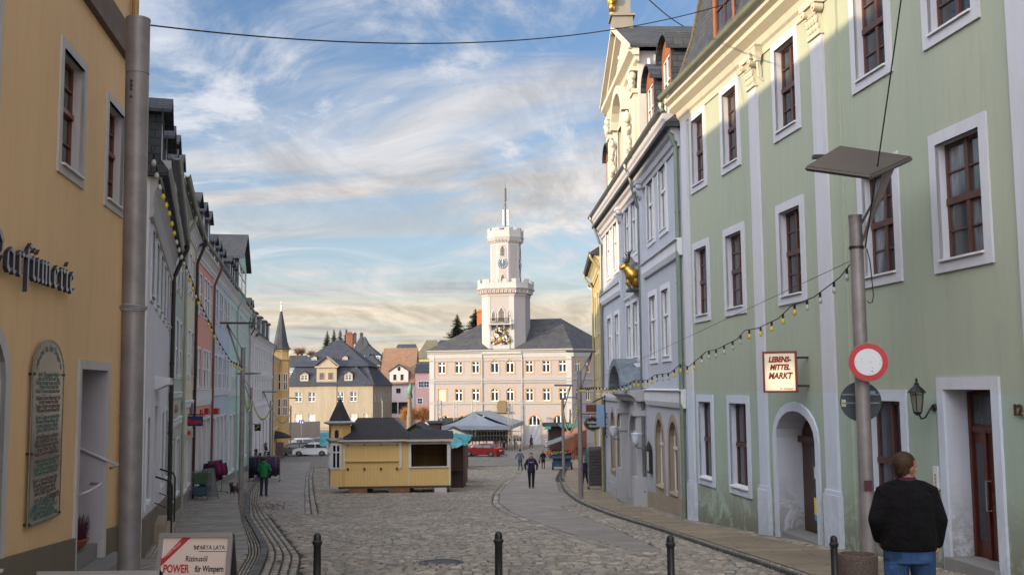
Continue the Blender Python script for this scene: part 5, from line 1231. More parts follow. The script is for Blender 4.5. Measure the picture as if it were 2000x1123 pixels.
zt2 = tz(470); ao = 32.5*w_px/1.12; co = ao*.60
z2b = zt1+1.3
tower([(ao, co, z2b), (ao, co, zt2)], THW, 'octagon')
m = MB(); m2 = MB()
for i, Fc in enumerate(faces(ao, co)):
    m.fbox(Fc, .28, Fc.L-.28, z2b+.7, zt2-.35, -.01, .012)
    if i % 2 == 0 and i in (0, 2):
        pass
m.build('octagon_panel', TH, h.root)
tower([(ao, co, zt2), (ao+.1, co, zt2+.05), (ao+.42, co+.12, zt2+.85), (ao+.42, co+.12, zt2+1.0), (ao+.36, co+.12, zt2+1.02), (ao+.36, co+.12, zt2+1.85)], THW, 'crown')
m = MB(); mn = MB()
for i, Fc in enumerate(faces(ao+.36, co+.12)):
    w = Fc.L/3
    for k in (0, 2): m.fbox(Fc, k*w, k*w+w, zt2+1.85, zt2+2.2, -.25, .02)
for i, Fc in enumerate(faces(ao+.2, co+.05)):
    n = 4; w = Fc.L/n
    for k in range(n): uc_ = (k+.5)*w; mn.poly(*[Fc.P(*q, .06) for q in outline(uc_-w*.26, uc_+w*.26, zt2+.25, zt2+.72, w*.26, 'round', 6)]); m.fbox(Fc, uc_-w*.5-.04, uc_-w*.5+.04, zt2+.2, zt2+.85, -.1, .14)
m.each('merlon', THW, h.root); mn.build('crown_niches', PINKD, h.root)
m = MB(); m.loft([chsq(ao+.2, co, zt2+1.7), chsq(.15, .05, zt2+2.5)]); m.build('tower_cap', SLATE, h.root)
fo = faces(ao, co)
front = fo[0]; right = fo[2]
for Fc in (front, right):
    L_ = Fc.L/2
    window(Fc, h.root, (L_-.32, L_+.32, tz(497), tz(476), .5, 'pt'), BROWNW, GLASSD, THW, d=-.02, trim=.16, proud=.09, trans=(.5,), sill=False)
    window(Fc, h.root, (L_-.28, L_+.28, tz(546), tz(533), .4, 'pt'), BROWNW, GLASSD, THW, d=-.02, trim=.14, proud=.09, trans=(.5,), sill=False)
    m = MB(); m.fbox(Fc, .25, Fc.L-.25, tz(503), tz(501), 0, .12); m.build('tower_ledge', THW, h.root)
    zc2 = tz(511.5); cl = MB(); k = 28; rc = .72; cl.add([Fc.P(L_+rc*math.cos(t*2*math.pi/k), zc2+rc*math.sin(t*2*math.pi/k), nn) for nn in (.02, .10) for t in range(k)], [tuple(range(k, 2*k))]+[(i, (i+1) % k, k+(i+1) % k, k+i) for i in range(k)])
    ck = cl.build('clock_face', paint('clock_blue', (.03, .06, .12), .4), h.root)
    hm = MB()
    for t in range(12):
        a_ = t*math.pi/6; ca, sa = math.cos(a_), math.sin(a_)
        hm.tube([Fc.P(L_+ca*.5, zc2+sa*.5, .115), Fc.P(L_+ca*.66, zc2+sa*.66, .115)], .035, 4)
    hm.build('hour_marks', paint('clock_white', (.7, .7, .68), .5), ck)
    hm = MB(); hm.tube([Fc.P(L_, zc2-.06, .13), Fc.P(L_+.03, zc2+.56, .13)], .028, 4); hm.build('minute_hand', MATS['clock_white'], ck)
    hm = MB(); hm.tube([Fc.P(L_, zc2-.06, .135), Fc.P(L_-.05, zc2+.36, .135)], .04, 4); hm.build('hour_hand', MATS['clock_white'], ck)
# mast
top = TC+Vector((0, 0, zt2+2.3)); m = MB(); zmast = P(985, 345, 146).z
m.tube([top, top+Vector((0, 0, 3.0)), (top.x, top.y, zmast-3), (top.x, top.y, zmast)], [.10, .09, .06, .025], 6); m.tube([top+Vector((0, 0, 4.2)), top+Vector((0, 0, 6.1))], .17, 8)
ma = m.build('antenna_mast', paint('mast_dark', (.05, .05, .05), .5), h.root)
for s_ in (-1, 1): m = MB(); m.box((top.x+s_*.33, top.y-.1, top.z+1.7), (.22, .2, 2.4)); m.build('antenna', WHITEW, ma)
m = MB()
for s_ in (-1, 1):
    for k in (1.1, 1.7): m.tube([top+Vector((0, 0, 4)), top+Vector((s_*k, -.4, 0))], .012, 3)
m.build('guy_wire', BLACK, ma)
# balcony, carillon windows, coat of arms
Lf = a
window(Ff, h.root, (Lf-.42, Lf+.42, tz(628), tz(600), .7, 'pt'), BROWNW, GLASSD, THW, d=-.02, trim=.2, proud=.1, trans=(.33, .66), mull=1, sill=False)
for s_ in (-1, 1): window(Ff, h.root, (Lf+s_*1.15-.22, Lf+s_*1.15+.22, tz(626), tz(606), .4, 'pt'), BROWNW, GLASSD, THW, d=-.02, trim=.16, proud=.1, sill=False, mull=0)
m = MB(); zbk = tz(632); m.fbox(Ff, Lf-1.7, Lf+1.7, zbk-.15, zbk, 0, 1.1)
for s_ in (-1.5, -.5, .5, 1.5): m.hexa([Ff.P(Lf+s_-.12, zbk-.8, 0), Ff.P(Lf+s_+.12, zbk-.8, 0), Ff.P(Lf+s_+.12, zbk-.8, .2), Ff.P(Lf+s_-.12, zbk-.8, .2), Ff.P(Lf+s_-.12, zbk-.15, 0), Ff.P(Lf+s_+.12, zbk-.15, 0), Ff.P(Lf+s_+.12, zbk-.15, .95), Ff.P(Lf+s_-.12, zbk-.15, .95)])
for s_ in (-1.6, 1.45): m.fbox(Ff, Lf+s_, Lf+s_+.2, zbk, zbk+.85, .85, 1.05)
bal = m.build('balcony', THW, h.root); m = MB()
for k in range(16): m.tube([Ff.P(Lf-1.4+k*.19, zbk, .97), Ff.P(Lf-1.4+k*.19, zbk+.75, .97)], .03, 4)
m.fbox(Ff, Lf-1.5, Lf+1.5, zbk+.7, zbk+.8, .92, 1.02); m.build('railing', BLACK, bal)
rr = random.Random(5); za0, za1 = tz(671), tz(640)
carms = [(paint('arms_gold', (.26, .17, .04), .5, .4), 40), (paint('arms_white', (.6, .6, .6), .5), 30), (BLACK, 26)]
for mt, n in carms:
    m = MB()
    for _ in range(n):
        t = rr.random(); w = 1.5*(1-.75*t**2); m.ell(Ff.P(Lf-.1+rr.uniform(-w, w), za0+(za1-za0)*t, .15+rr.uniform(0, .3)), (rr.uniform(.10, .2),)*3, 6)
    m.build('coat_of_arms', mt, h.root, smooth=True)
m = MB(); m.ell(Ff.P(Lf-.1, za0+.55, .4), (.42, .2, .5), 10); m.build('shield', MATS['arms_gold'], h.root, smooth=True)
m = MB(); m.fbox(F, V(965), V(997), ZE-.2, ZE+1.0, -.1, .35); m.fbox(F, V(943), V(1019), ZE-.6, ZE-.05, 0, .3); m.build('attic_step', THW, h.root)
m = MB(); m.fbox(F, V(981)-1.3, V(981)+1.3, zz(806), zz(803), 0, .5); m.loft([[F.P(V(981)+s_*w_, z_, n_) for s_, n_ in ((-1, 0), (1, 0), (1, .5), (-1, .5))] for w_, z_ in ((.6, zz(803)), (.75, zz(793)), (.6, zz(784)), (.3, zz(782)))]); m.build('portal_crest', stucco('brown_stone', (.16, .12, .07), .3), h.root)
# ================================================================== houses across the square and on the slope behind
def zat(px, py, Y): return P(px, py, Y).z
def far_house(label, pxl, pxr, Y, pe, zb, mat, roofm, depth, name='house', rot=0, cat='house'):
    a, b = P(pxl, 760, Y), P(pxr, 760, Y); c = (a+b)/2; r = Matrix.Rotation(R(rot), 3, 'Z'); a2 = c+r @ (a-c); b2 = c+r @ (b-c)
    return House(name, label, (a2.x, a2.y), (b2.x, b2.y), 1, zat((pxl+pxr)/2, pe, Y), depth, mat, z0=zb, cat=cat)
BEIGE = stucco('beige_old_render', (.33, .285, .215), .3, grime=.5); BST = stucco('beige_stone', (.34, .28, .21), .2)
# mansard house
h = far_house('large beige mansard house with a central gable and blue slate roof', 562, 728, 182, 753, -9.0, BEIGE, SLATE, 15); F = h.F; sc = 182/2000
cx = lambda px: (px-562)*sc; z_ = lambda py: zat(645, py, 182)
for px in (583, 609, 637, 664, 690): h.win(cx(px)-.62, cx(px)+.62, z_(784), z_(765), jm=WHITEW, gm=GLASSW, sm=BST, trim=.2, d=.15, trans=(.5,), bars=1, ft=.09)
for px in (583, 609, 690, 716): h.win(cx(px)-.62, cx(px)+.62, z_(828), z_(808), jm=WHITEW, gm=paint('blind_white', (.5, .47, .44), .7), sm=BST, trim=.2, d=.15, ft=.08)
h.win(cx(637)-.6, cx(637)+.6, z_(833), z_(808), jm=paint('rust_door', (.30, .09, .03), .5), gm=paint('rust_door', (.30, .09, .03), .5), sm=BST, trim=.2, d=.15)
h.walls()
m = MB(); ze = h.z1; zt = z_(717); e = .4
lo = [F.P(-e, ze, e), F.P(F.L+e, ze, e), F.P(F.L+e, ze, -15-e), F.P(-e, ze, -15-e)]
hi = [F.P(1.0, zt, -1.0), F.P(F.L-1.0, zt, -1.0), F.P(F.L-1.0, zt, -14), F.P(1.0, zt, -14)]
hi2 = [v+Vector((0, 0, .15)) for v in [F.P(.6, zt, -.6), F.P(F.L-.6, zt, -.6), F.P(F.L-.6, zt, -14.4), F.P(.6, zt, -14.4)]]
ra, rb = F.P(cx(643), z_(660), -7.5), F.P(cx(652), z_(660), -7.5)
m.loft([lo, hi, hi2]); m.add(hi2+[ra, rb], [(0, 1, 5, 4), (1, 2, 5), (2, 3, 4, 5), (3, 0, 4)]); m.build('roof', slate('blue_slate', (.026, .031, .047), .35, .2, .1), h.root)
# central gable
g0, g1 = cx(618), cx(657); zg = z_(715); Gf = Fac(F.P(0, 0, .12), F.P(F.L, 0, .12), 1)
hs = [(cx(624), cx(633.5), z_(742), z_(728), 0, 'round'), (cx(641), cx(650), z_(742), z_(728), 0, 'round')]
m = wallmesh(Gf, g0, g1, z_(835), zg, [(*q, .15) for q in hs]); gm_ = (g0+g1)/2; m.poly(Gf.P(g0, zg), Gf.P(gm_, z_(698)), Gf.P(g1, zg))
for u in (g0, g1): m.poly(Gf.P(u, ze-.2), Gf.P(u, zg), Gf.P(u, zg, -6), Gf.P(u, ze-.2, -6))
gb = m.build('gable', BEIGE, h.root)
for q in hs: window(Gf, h.root, q, BROWNW, GLASSD, BST, d=.15, trim=.12, trans=(.6,), ft=.09)
for s_, u in ((-1, g0-.4), (1, g1+.4)):
    m = MB(); p_ = [Gf.P(gm_, z_(697), .35), Gf.P(gm_, z_(697), -7), Gf.P(u, zg-.05, -7), Gf.P(u, zg-.05, .35)]; m.hexa(p_+[v+Vector((0, 0, .14)) for v in p_]); m.build('gable_roof', BST if s_ > 0 else MATS['blue_slate'], gb)
m = MB(); m.fbox(Gf, g0-.3, g1+.3, zg-.25, zg, 0, .3); m.build('gable_ledge', BST, gb)
for px in (594, 680): h.dormer(cx(px), 1.5, z_(744), z_(731), nf=.1, back=3, wall=BEIGE, kind='gable', rise=.55, over=.2, wz=(.15, .1), roofm=MATS['blue_slate'])
for px in (608, 669): h.dormer(cx(px), 1.0, z_(707), z_(697), nf=-2.2, back=3, wall=BEIGE, kind='gable', rise=.3, over=.1, wz=(.1, .1), roofm=MATS['blue_slate'])
m = MB(); m.fbox(F, 0, F.L, z_(835), z_(828)-.1, -.02, .06); m.build('plinth', BST, h.root)
# its side wing, to the right and turning away
h = House('house', 'beige side wing with narrow windows, right of the large mansard house', (F.B.x+.02, F.B.y), (F.B.x+1.5, F.B.y+16), 1, ze, 6, BEIGE, z0=-9); h.row([2+k*2.4 for k in range(6)], 1.0, z_(785), z_(765), d=.12, sm=BST); h.walls(); h.roof(3.4, MATS['blue_slate'])
# white gabled shop house
PALE = stucco('pale_pink_render', (.56, .50, .52), .06)
h = far_house('white gabled house with a dark glazed shop front below and a steep brown roof', 741, 810, 205, 752, -8, PALE, SLATEB, 14); F = h.F; sc = 205/2000; cx = lambda px: (px-741)*sc; z_ = lambda py: zat(775, py, 205)
for px in (757, 778, 800): h.win(cx(px)-.45, cx(px)+.45, z_(768), z_(758), jm=BROWNW, gm=GLASSD, sm=PALE, d=.12, trim=.12, mull=1)
h.win(cx(752), cx(776), z_(808), z_(785), jm=BLACK, gm=GLASSD, sm=PALE, d=.15, trim=.1, mull=2); h.win(cx(778), cx(804), z_(808), z_(785), jm=BLACK, gm=GLASSD, sm=PALE, d=.15, trim=.1, mull=2)
h.z1 = z_(750); h.walls(); g0, g1, zg = cx(761), cx(797), z_(725)
Gf = Fac(F.P(0, 0, .06), F.P(F.L, 0, .06), 1); hs = [(cx(768), cx(774), z_(743), z_(731), 0, 'round'), (cx(782), cx(788), z_(743), z_(731), 0, 'round')]
m = wallmesh(Gf, g0, g1, z_(752), zg, [(*q, .1) for q in hs]); m.poly(Gf.P(g0, zg), Gf.P((g0+g1)/2, z_(713)), Gf.P(g1, zg))
for u in (g0, g1): m.poly(Gf.P(u, z_(752)), Gf.P(u, zg), Gf.P(u, zg, -6), Gf.P(u, z_(752), -6))
gb = m.build('gable', PALE, h.root)
for q in hs: window(Gf, h.root, q, BROWNW, GLASSD, PALE, d=.1, trim=.1)
m = MB(); c_ = Gf.P((g0+g1)/2, z_(720), .02); m.ell(c_, (.32, .1, .45), 10); m.build('oval_window', BLACK, gb)
for u in (g0-.3, g1+.3): m = MB(); p_ = [Gf.P((g0+g1)/2, z_(712), .25), Gf.P((g0+g1)/2, z_(712), -7), Gf.P(u, zg-.1, -7), Gf.P(u, zg-.1, .25)]; m.hexa(p_+[v+Vector((0, 0, .12)) for v in p_]); m.build('gable_roof', SLATEB, gb)
m = MB(); e0, e1 = F.P(-.3, h.z1, .4), F.P(F.L+.3, h.z1, .4); m.prof(F, [(.4, h.z1-.05), (.4, h.z1+.1), (-7, z_(677)), (-14, h.z1)], 0, F.L); m.build('roof', slate('brown_tile', (.17, .10, .065), .25, .18, .2), h.root)
# chain of further houses; (label, pxl, pxr, Y, eave py, ridge py, wall, roof, depth, windows[(px,py0,py1)], hip)
REDB = stucco('red_brick_far', (.20, .075, .05), .2); TAN = stucco('tan_render', (.42, .36, .22), .1); PINK2 = stucco('pink_render', (.55, .34, .33), .08); BLUEG = stucco('blue_grey_render', (.22, .26, .32), .1)
FH = [
 ('pink rendered house with flower pattern beside the town hall', 811, 846, 196, 727, 706, PINK2, SLATE, 10, [(822, 756, 745), (833, 756, 745), (820, 788, 778)], 0),
 ('tall house with a mossy brown tiled roof behind the pink house', 812, 866, 222, 700, 664, TAN, slate('mossy_tile', (.11, .10, .075), .25, .2, .6), 12, [(828, 722, 712), (834, 722, 712), (840, 722, 712)], 2),
 ('dark slate roofed house behind the brown tiled one', 766, 815, 262, 700, 672, BLUEG, SLATE, 10, [], 1),
 ('dark grey house with two chimneys on the hillside', 680, 746, 285, 702, 672, REDB, SLATE, 16, [(726, 704, 696), (738, 704, 696), (708, 704, 696)], 5),
 ('steep slate house left of the hillside spruces', 686, 722, 300, 690, 658, BLUEG, SLATE, 9, [], 2),
 ('cream gabled house with blue roof in the gap right of the mansard house', 700, 742, 236, 712, 690, TAN, SLATE, 10, [(720, 724, 715), (722, 741, 731), (714, 741, 731)], 3),
 ('slate hung house in the lane left of the white gabled house', 722, 744, 222, 740, 715, BLUEG, SLATE, 9, [], 0),
 ('small grey green house far behind the lane', 744, 768, 300, 705, 692, TAN, SLATE, 8, [(755, 712, 706)], 1),
 ('blue grey house with dormer just right of the turret', 558, 596, 215, 716, 697, BLUEG, SLATE, 9, [(568, 735, 727)], 0),
 ('small pale green gabled house above the lane by the turret', 560, 592, 265, 708, 694, stucco('pale_green_far', (.4, .44, .32), .1), SLATE, 8, [(575, 712, 705)], 0),
 ('low red brick outbuilding on the hillside', 744, 772, 330, 700, 688, REDB, SLATEB, 8, [], 0),
 ('grey slate roofed house immediately left of the town hall roof', 850, 884, 240, 676, 664, BLUEG, SLATE, 10, [], 1),
 ('broad slate roofed house rising behind the town hall on the right', 1068, 1160, 215, 668, 650, TAN, SLATE, 12, [(1105, 676, 669)], 3),
]
for lb, a, b, Y, pe, pr, wm, rm, dp, ws, hip in FH:
    h = far_house(lb, a, b, Y, pe, gz(Y)-3, wm, rm, dp); c_ = (a+b)/2
    for px, p0, p1 in ws: u = (px-a)*Y/2000; h.win(u-.45, u+.45, zat(c_, p0, Y), zat(c_, p1, Y), d=.1, trim=.14, sm=WHITE2)
    h.walls(); h.roof(zat(c_, pr, Y+dp/2)-h.z1, rm, hip=hip)
def chimney_on(label, px, p0, p1, Y, w, mat, cat='chimney'):
    a = P(px, p0, Y); b = P(px, p1, Y); m = MB(); m.box((a.x, a.y, (a.z+b.z)/2), (w, w, b.z-a.z)); m.box((a.x, a.y, b.z+.08), (w+.25, w+.25, .16)); m.box((a.x, a.y, b.z+.3), (w*.6, w*.6, .3))
    m.build('chimney', mat, label=label, cat=cat, loc=(a.x, a.y, a.z))
chimney_on('tall red brick chimney in front of the hillside spruces', 683, 694, 653, 200, 1.3, REDB)
chimney_on('short brick chimney left of the clock tower', 938.5, 636, 610, 165, 1.1, stucco('orange_brick', (.42, .14, .06), .2))
chimney_on('brick chimney with a railing behind the right half of the town hall roof', 1098, 668, 642, 175, 1.4, REDB)
chimney_on('dark left chimney on the hillside house', 693, 672, 652, 290, .8, SLATE); chimney_on('dark right chimney on the hillside house', 706, 672, 652, 290, .8, SLATE)
# retaining wall by the square
A_ = P(553, 835, 165); B_ = P(625, 835, 172); Fw = Fac((A_.x, A_.y), (B_.x, B_.y), 1); m = MB(); m.fbox(Fw, 0, Fw.L, -9, zat(590, 824, 168), -.4, 0); m.build('retaining_wall', stucco('wall_grey', (.25, .22, .20), .2), label='low grey retaining wall behind the parked cars', cat='wall', loc=(A_.x, A_.y, -8))
# ================================================================== trees
LEAFC = {}
def spruce(px, pt, pb, Y, w, label, col=(.030, .042, .018)):
    top, bot = P(px, pt, Y), P(px, pb, Y); H = top.z-bot.z; root = thing('spruce_tree', label, 'tree', bot, 'spruces above the roofs')
    m = MB(); m.tube([bot-Vector((0, 0, 6)), bot+Vector((0, 0, H*.5)), top], [.3, .18, .03], 6); m.build('trunk', paint('bark', (.05, .035, .022), .9), root)
    m = MB(); r_ = random.Random(int(px)); n = int(H*4)+14
    for i in range(n):
        t = i/n; z = bot.z+H*(.02+.96*t); rad = w*(1-t)**.85*r_.uniform(.7, 1.15)+.12
        for k in range(r_.randint(6, 9)):
            a = r_.uniform(0, 6.28); L_ = rad*r_.uniform(.65, 1.1); d = Vector((math.cos(a), math.sin(a), 0)); s_ = Vector((-d.y, d.x, 0))
            for q in range(5):
                f0 = q/5; f1 = (q+1.3)/5; p0 = Vector((bot.x, bot.y, z))+d*L_*f0-Vector((0, 0, L_*.28*f0)); p1 = Vector((bot.x, bot.y, z))+d*L_*min(1.05, f1)-Vector((0, 0, L_*(.28*f1-.1*f1*f1)))
                ww = .30*L_*(1.2-f0)*r_.uniform(.7, 1.3); m.poly(p0-s_*ww*.3, p1-s_*ww-Vector((0, 0, .12*ww)), p1+Vector((0, 0, .1)), p0+s_*ww*.3); m.poly(p0, p1+Vector((0, 0, .08)), p1+s_*ww-Vector((0, 0, .35*ww)), p0+s_*ww*.5)
    m.build('crown', paint('needles', col, .8, 0, .5, .8), root)
spruce(893, 613, 672, 190, 2.6, 'dark spruce with drooping boughs left of the town hall ridge'); spruce(929, 602, 668, 178, 3.0, 'bushy spruce close against the left side of the clock tower')
for i, (px, pt) in enumerate(((639, 645), (652, 642), (664, 642), (676, 641))): spruce(px, pt, 705, 262+i*4, 2.3, ('leftmost spruce of the row behind the mansard roof', 'second spruce from the left behind the mansard roof', 'third spruce from the left, left of the brick chimney', 'rightmost spruce of the row, touching the brick chimney')[i])
def bare_tree(px, pt, pb, Y, w, label, col=(.16, .09, .05), n=260, name='bare_tree', stem=.35, group=None, tw=.03):
    top, bot = P(px, pt, Y), P(px, pb, Y); H = top.z-bot.z; root = thing(name, label, 'tree', bot, group); r_ = random.Random(int(px*3+pt))
    m = MB(); c = bot+Vector((0, 0, H*stem)); m.tube([bot-Vector((0, 0, .6)), c], [H*.03+.05, H*.02+.04], 6)
    lim = []
    for k in range(9):
        a = r_.uniform(0, 6.28); e = r_.uniform(.5, 1.3); d = Vector((math.cos(a)*math.cos(e)*w*.55/(H*.45), math.sin(a)*math.cos(e)*w*.55/(H*.45), math.sin(e))); q = c+d*H*.40; m.tube([c, (c+q)/2+Vector((0, 0, .1)), q], [H*.014+.03, H*.009+.02, H*.005+.012], 5); lim.append((c, q))
    m.build('trunk', paint('bark', (.05, .035, .022), .9), root)
    m = MB()
    for _ in range(n):
        a0, b0 = r_.choice(lim); p = a0.lerp(b0, r_.uniform(.3, 1)); d = Vector((r_.gauss(0, 1), r_.gauss(0, 1), r_.gauss(.5, .7)))
        if d.length < .1: continue
        d.normalize(); L_ = H*r_.uniform(.12, .30); q = p+Vector((d.x*w/H*1.9, d.y*w/H*1.9, d.z))*L_; m.tube([p, p.lerp(q, .5)+Vector((0, 0, L_*.06)), q], [tw, tw*.7, tw*.3], 3, False)
    m.build('twigs', paint('twig_'+name, col, .85, 0, .3), root)
bare_tree(803, 778, 838, 176, 2.9, 'round pollarded willow with orange bare twigs left of the town hall', (.36, .17, .06), 2600, 'willow_tree', .22, tw=.028)
bare_tree(826, 776, 838, 182, 2.6, 'second orange twigged willow half behind the town hall corner', (.38, .18, .06), 1800, 'willow_tree', .22, tw=.028)
bare_tree(581, 672, 706, 290, 3.0, 'thin bare tree behind the roofs right of the turret', (.14, .09, .06), 240, tw=.04); bare_tree(590, 671, 708, 300, 3.0, 'bare tree standing right of the thin one by the turret', (.14, .09, .06), 240, tw=.04)
bare_tree(1078, 622, 650, 210, 3.0, 'bare tree crown above the right half of the town hall roof', (.14, .09, .06), 240, tw=.04); bare_tree(610, 680, 706, 310, 3.5, 'low bare tree left of the mansard roof', (.17, .10, .06), 200, tw=.05)
bare_tree(1158, 645, 700, 175, 2.4, 'reddish bare tree at the right end of the town hall', (.18, .08, .05), 240, tw=.035)
# column with statue
b = P(800, 812, 172); root = thing('column_monument', 'stone column with a green bronze figure in front of the white gabled house', 'monument', b)
zt_ = P(800, 774, 172).z; m = MB(); m.lathe((b.x, b.y, 0), [(.5, b.z-3), (.5, b.z), (.36, b.z+.3), (.30, zt_-.4), (.5, zt_-.1), (.5, zt_+.1), (0, zt_+.1)], 12); m.build('column', stucco('column_stone', (.17, .14, .11), .2), root)
m = MB(); z1_ = P(800, 752, 172).z; m.tube([(b.x, b.y, zt_+.1), (b.x, b.y, zt_+1.0), (b.x+.1, b.y, z1_-.45), (b.x+.1, b.y, z1_)], [.45, .38, .42, .2], 8); m.ell((b.x+.1, b.y, z1_), (.2, .2, .26), 8); m.tube([(b.x, b.y, z1_-.6), (b.x+.6, b.y, z1_-.3)], [.16, .09], 6); m.tube([(b.x, b.y, z1_-.6), (b.x-.6, b.y, z1_-1.0)], [.16, .09], 6); m.build('figure', paint('verdigris', (.10, .2, .15), .6), root, smooth=True)

# ================================================================== kiosk and market stalls
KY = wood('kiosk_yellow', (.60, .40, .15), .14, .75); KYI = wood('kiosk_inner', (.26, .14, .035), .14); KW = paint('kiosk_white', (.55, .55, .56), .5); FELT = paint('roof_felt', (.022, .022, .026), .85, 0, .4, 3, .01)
KYY = 45.4
K0, K1 = P(664, 858, KYY), P(879, 858, KYY)
kz0 = P(664, 950, KYY).z; kz1 = P(664, 858, KYY).z
Fk = Fac((K0.x, K0.y), (K1.x, K1.y+.25), 1); sk = Fk.L/(879-664); ku = lambda px: (px-664)*sk; kzz = lambda py: P(760, py, KYY).z
root = thing('market_kiosk', 'yellow wooden market kiosk with black felt roof and corner turret', 'kiosk', (K0.x, K0.y, kz0)); D = 2.6
um = ku(798)
hole = (ku(802.5), ku(872.5), kzz(912), kzz(868), 0, 'round', .06)
m = wallmesh(Fk, 0, Fk.L, kz0, kz1, [hole]); m.poly(Fk.P(Fk.L, kz0), Fk.P(Fk.L, kz1), Fk.P(Fk.L, kz1, -D), Fk.P(Fk.L, kz0, -D)); m.poly(Fk.P(0, kz0, 0), Fk.P(0, kz1, 0), Fk.P(0, kz1, -D), Fk.P(0, kz0, -D)); m.poly(Fk.P(0, kz0, -D), Fk.P(0, kz1, -D), Fk.P(Fk.L, kz1, -D), Fk.P(Fk.L, kz0, -D))
w_ = m.build('wall', KY, root)
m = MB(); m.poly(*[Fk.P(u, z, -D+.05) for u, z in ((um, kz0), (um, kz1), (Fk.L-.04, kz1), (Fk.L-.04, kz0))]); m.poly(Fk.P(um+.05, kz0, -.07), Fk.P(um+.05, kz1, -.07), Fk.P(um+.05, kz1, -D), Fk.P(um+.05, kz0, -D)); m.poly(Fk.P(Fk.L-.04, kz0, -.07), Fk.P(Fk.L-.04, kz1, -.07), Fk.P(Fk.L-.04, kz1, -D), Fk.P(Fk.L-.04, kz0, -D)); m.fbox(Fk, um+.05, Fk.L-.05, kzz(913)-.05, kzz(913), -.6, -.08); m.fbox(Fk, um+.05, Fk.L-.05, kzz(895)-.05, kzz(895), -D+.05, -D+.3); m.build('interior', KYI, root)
m = MB(); t = .13
m.fbox(Fk, ku(669), ku(784), kzz(862)-t, kzz(862), 0, .06); m.fbox(Fk, ku(669), ku(669)+t*.8, kzz(916), kzz(862)-t, 0, .055); m.fbox(Fk, ku(784)-t*.8, ku(784), kzz(914), kzz(862)-t, 0, .055); m.build('shutter_frame', KW, root)
m = MB(); ring(m, Fk, outline(*hole[:4]), outline(ku(797.5), ku(877.5), kzz(914), kzz(862)), 0, .06); m.build('hatch_frame', KW, root)
m = MB(); m.fbox(Fk, ku(669)+t, ku(784)-t, kzz(899)-.04, kzz(899), 0, .09); m.fbox(Fk, ku(669)+t, ku(784)-t, kzz(914)-.01, kzz(914), 0, .012)
m.build('batten', KY, root)
for px in (680, 712, 744, 775): m = MB(); m.fbox(Fk, ku(px)-.045, ku(px)+.045, kzz(915)-.05, kzz(915)+.05, 0, .07); m.build('latch', paint('latch_bronze', (.10, .08, .04), .5, .5), root)
for px in (680, 712, 744, 775): m = MB(); m.fbox(Fk, ku(px)-.04, ku(px)+.04, kzz(868)-.02, kzz(868)+.02, 0, .07); m.build('hinge', BLACK, root)
m = MB(); m.fbox(Fk, um-.012, um+.012, kz0, kz1, 0, .02); m.fbox(Fk, Fk.L-.06, Fk.L, kz0, kz1, 0, .03); m.fbox(Fk, 0, .06, kz0, kz1, 0, .03); m.build('corner_post', KW, root)
m = MB(); m.fbox(Fk, -.05, Fk.L+.03, kz0-.10, kz0, -D, .03); m.build('floor_beam', wood('beam_brown', (.07, .045, .025), .2), root)
# roofs
m = MB(); ov = .25; zr = kzz(822)+.12; e0, e1, e2, e3 = Fk.P(-.05, kz1, ov), Fk.P(um+.05, kz1, ov), Fk.P(um+.05, kz1, -D-ov), Fk.P(-.05, kz1, -D-ov)
m.add([e0, e1, e2, e3, Fk.P(ku(693), zr, -D/2), Fk.P(ku(768)-.1, zr, -D/2)], [(0, 1, 5, 4), (1, 2, 5), (2, 3, 4, 5), (3, 0, 4)]); m.fbox(Fk, -.05, um+.05, kz1-.01, kz1+.02, -D-ov, ov); m.build('roof', FELT, root)
m = MB(); zl = kzz(849)+.1; m.add([Fk.P(um-.1, kz1-.02, ov+.03), Fk.P(Fk.L+.12, kz1-.02, ov+.03), Fk.P(Fk.L+.12, kz1-.02, -D-ov), Fk.P(um-.1, kz1-.02, -D-ov), Fk.P(um+.25, zl+.12, -D*.4), Fk.P(Fk.L+.1, zl-.02, -D*.4), Fk.P(Fk.L+.1, zl-.02, -D*.6), Fk.P(um+.25, zl+.12, -D*.6)], [(0, 1, 5, 4), (1, 2, 6, 5), (2, 3, 7, 6), (3, 0, 4, 7), (4, 5, 6, 7), (3, 2, 1, 0)]); m.build('low_roof', FELT, root)
m = MB(); m.fbox(Fk, -.06, um-.1, kz1-.09, kz1-.012, ov-.03, ov+.04); m.fbox(Fk, um-.1, Fk.L+.13, kz1-.11, kz1-.022, ov+.0, ov+.07); m.build('fascia', paint('fascia_cream', (.45, .38, .30), .6), root)
# turret
tcx, tcy = Fk.P(-.05, 0, -.35).x, Fk.P(-.05, 0, -.35).y
def oct_(r, z, n=6, ph=0): return [Vector((tcx+r*math.cos(ph+k*2*math.pi/n), tcy+r*math.sin(ph+k*2*math.pi/n), z)) for k in range(n)]
ph = R(-60-8); m = MB(); zt0, zt1 = kzz(858), kzz(826)
m.loft([oct_(.50, kz0, 6, ph), oct_(.50, zt1, 6, ph)]); tw = m.build('turret', KY, root)
m = MB(); m.loft([oct_(.55, zt0-.08, 6, ph), oct_(.62, zt0-.02, 6, ph), oct_(.62, zt0+.05, 6, ph), oct_(.52, zt0+.08, 6, ph)]); m.loft([oct_(.54, zt1-.06, 6, ph), oct_(.72, zt1+.0, 6, ph), oct_(.74, zt1+.05, 6, ph), oct_(.5, zt1+.11, 6, ph)]); m.build('turret_ledge', paint('lead_grey', (.30, .31, .34), .5), tw)
m = MB(); m.loft([oct_(.52, zt1+.08, 6, ph), oct_(.03, kzz(777), 6, ph)]); m.build('turret_roof', FELT, tw)
m = MB(); m.tube([(tcx, tcy, kzz(779)), (tcx, tcy, kzz(770))], [.05, .01], 6); m.build('finial', ZINC, tw)
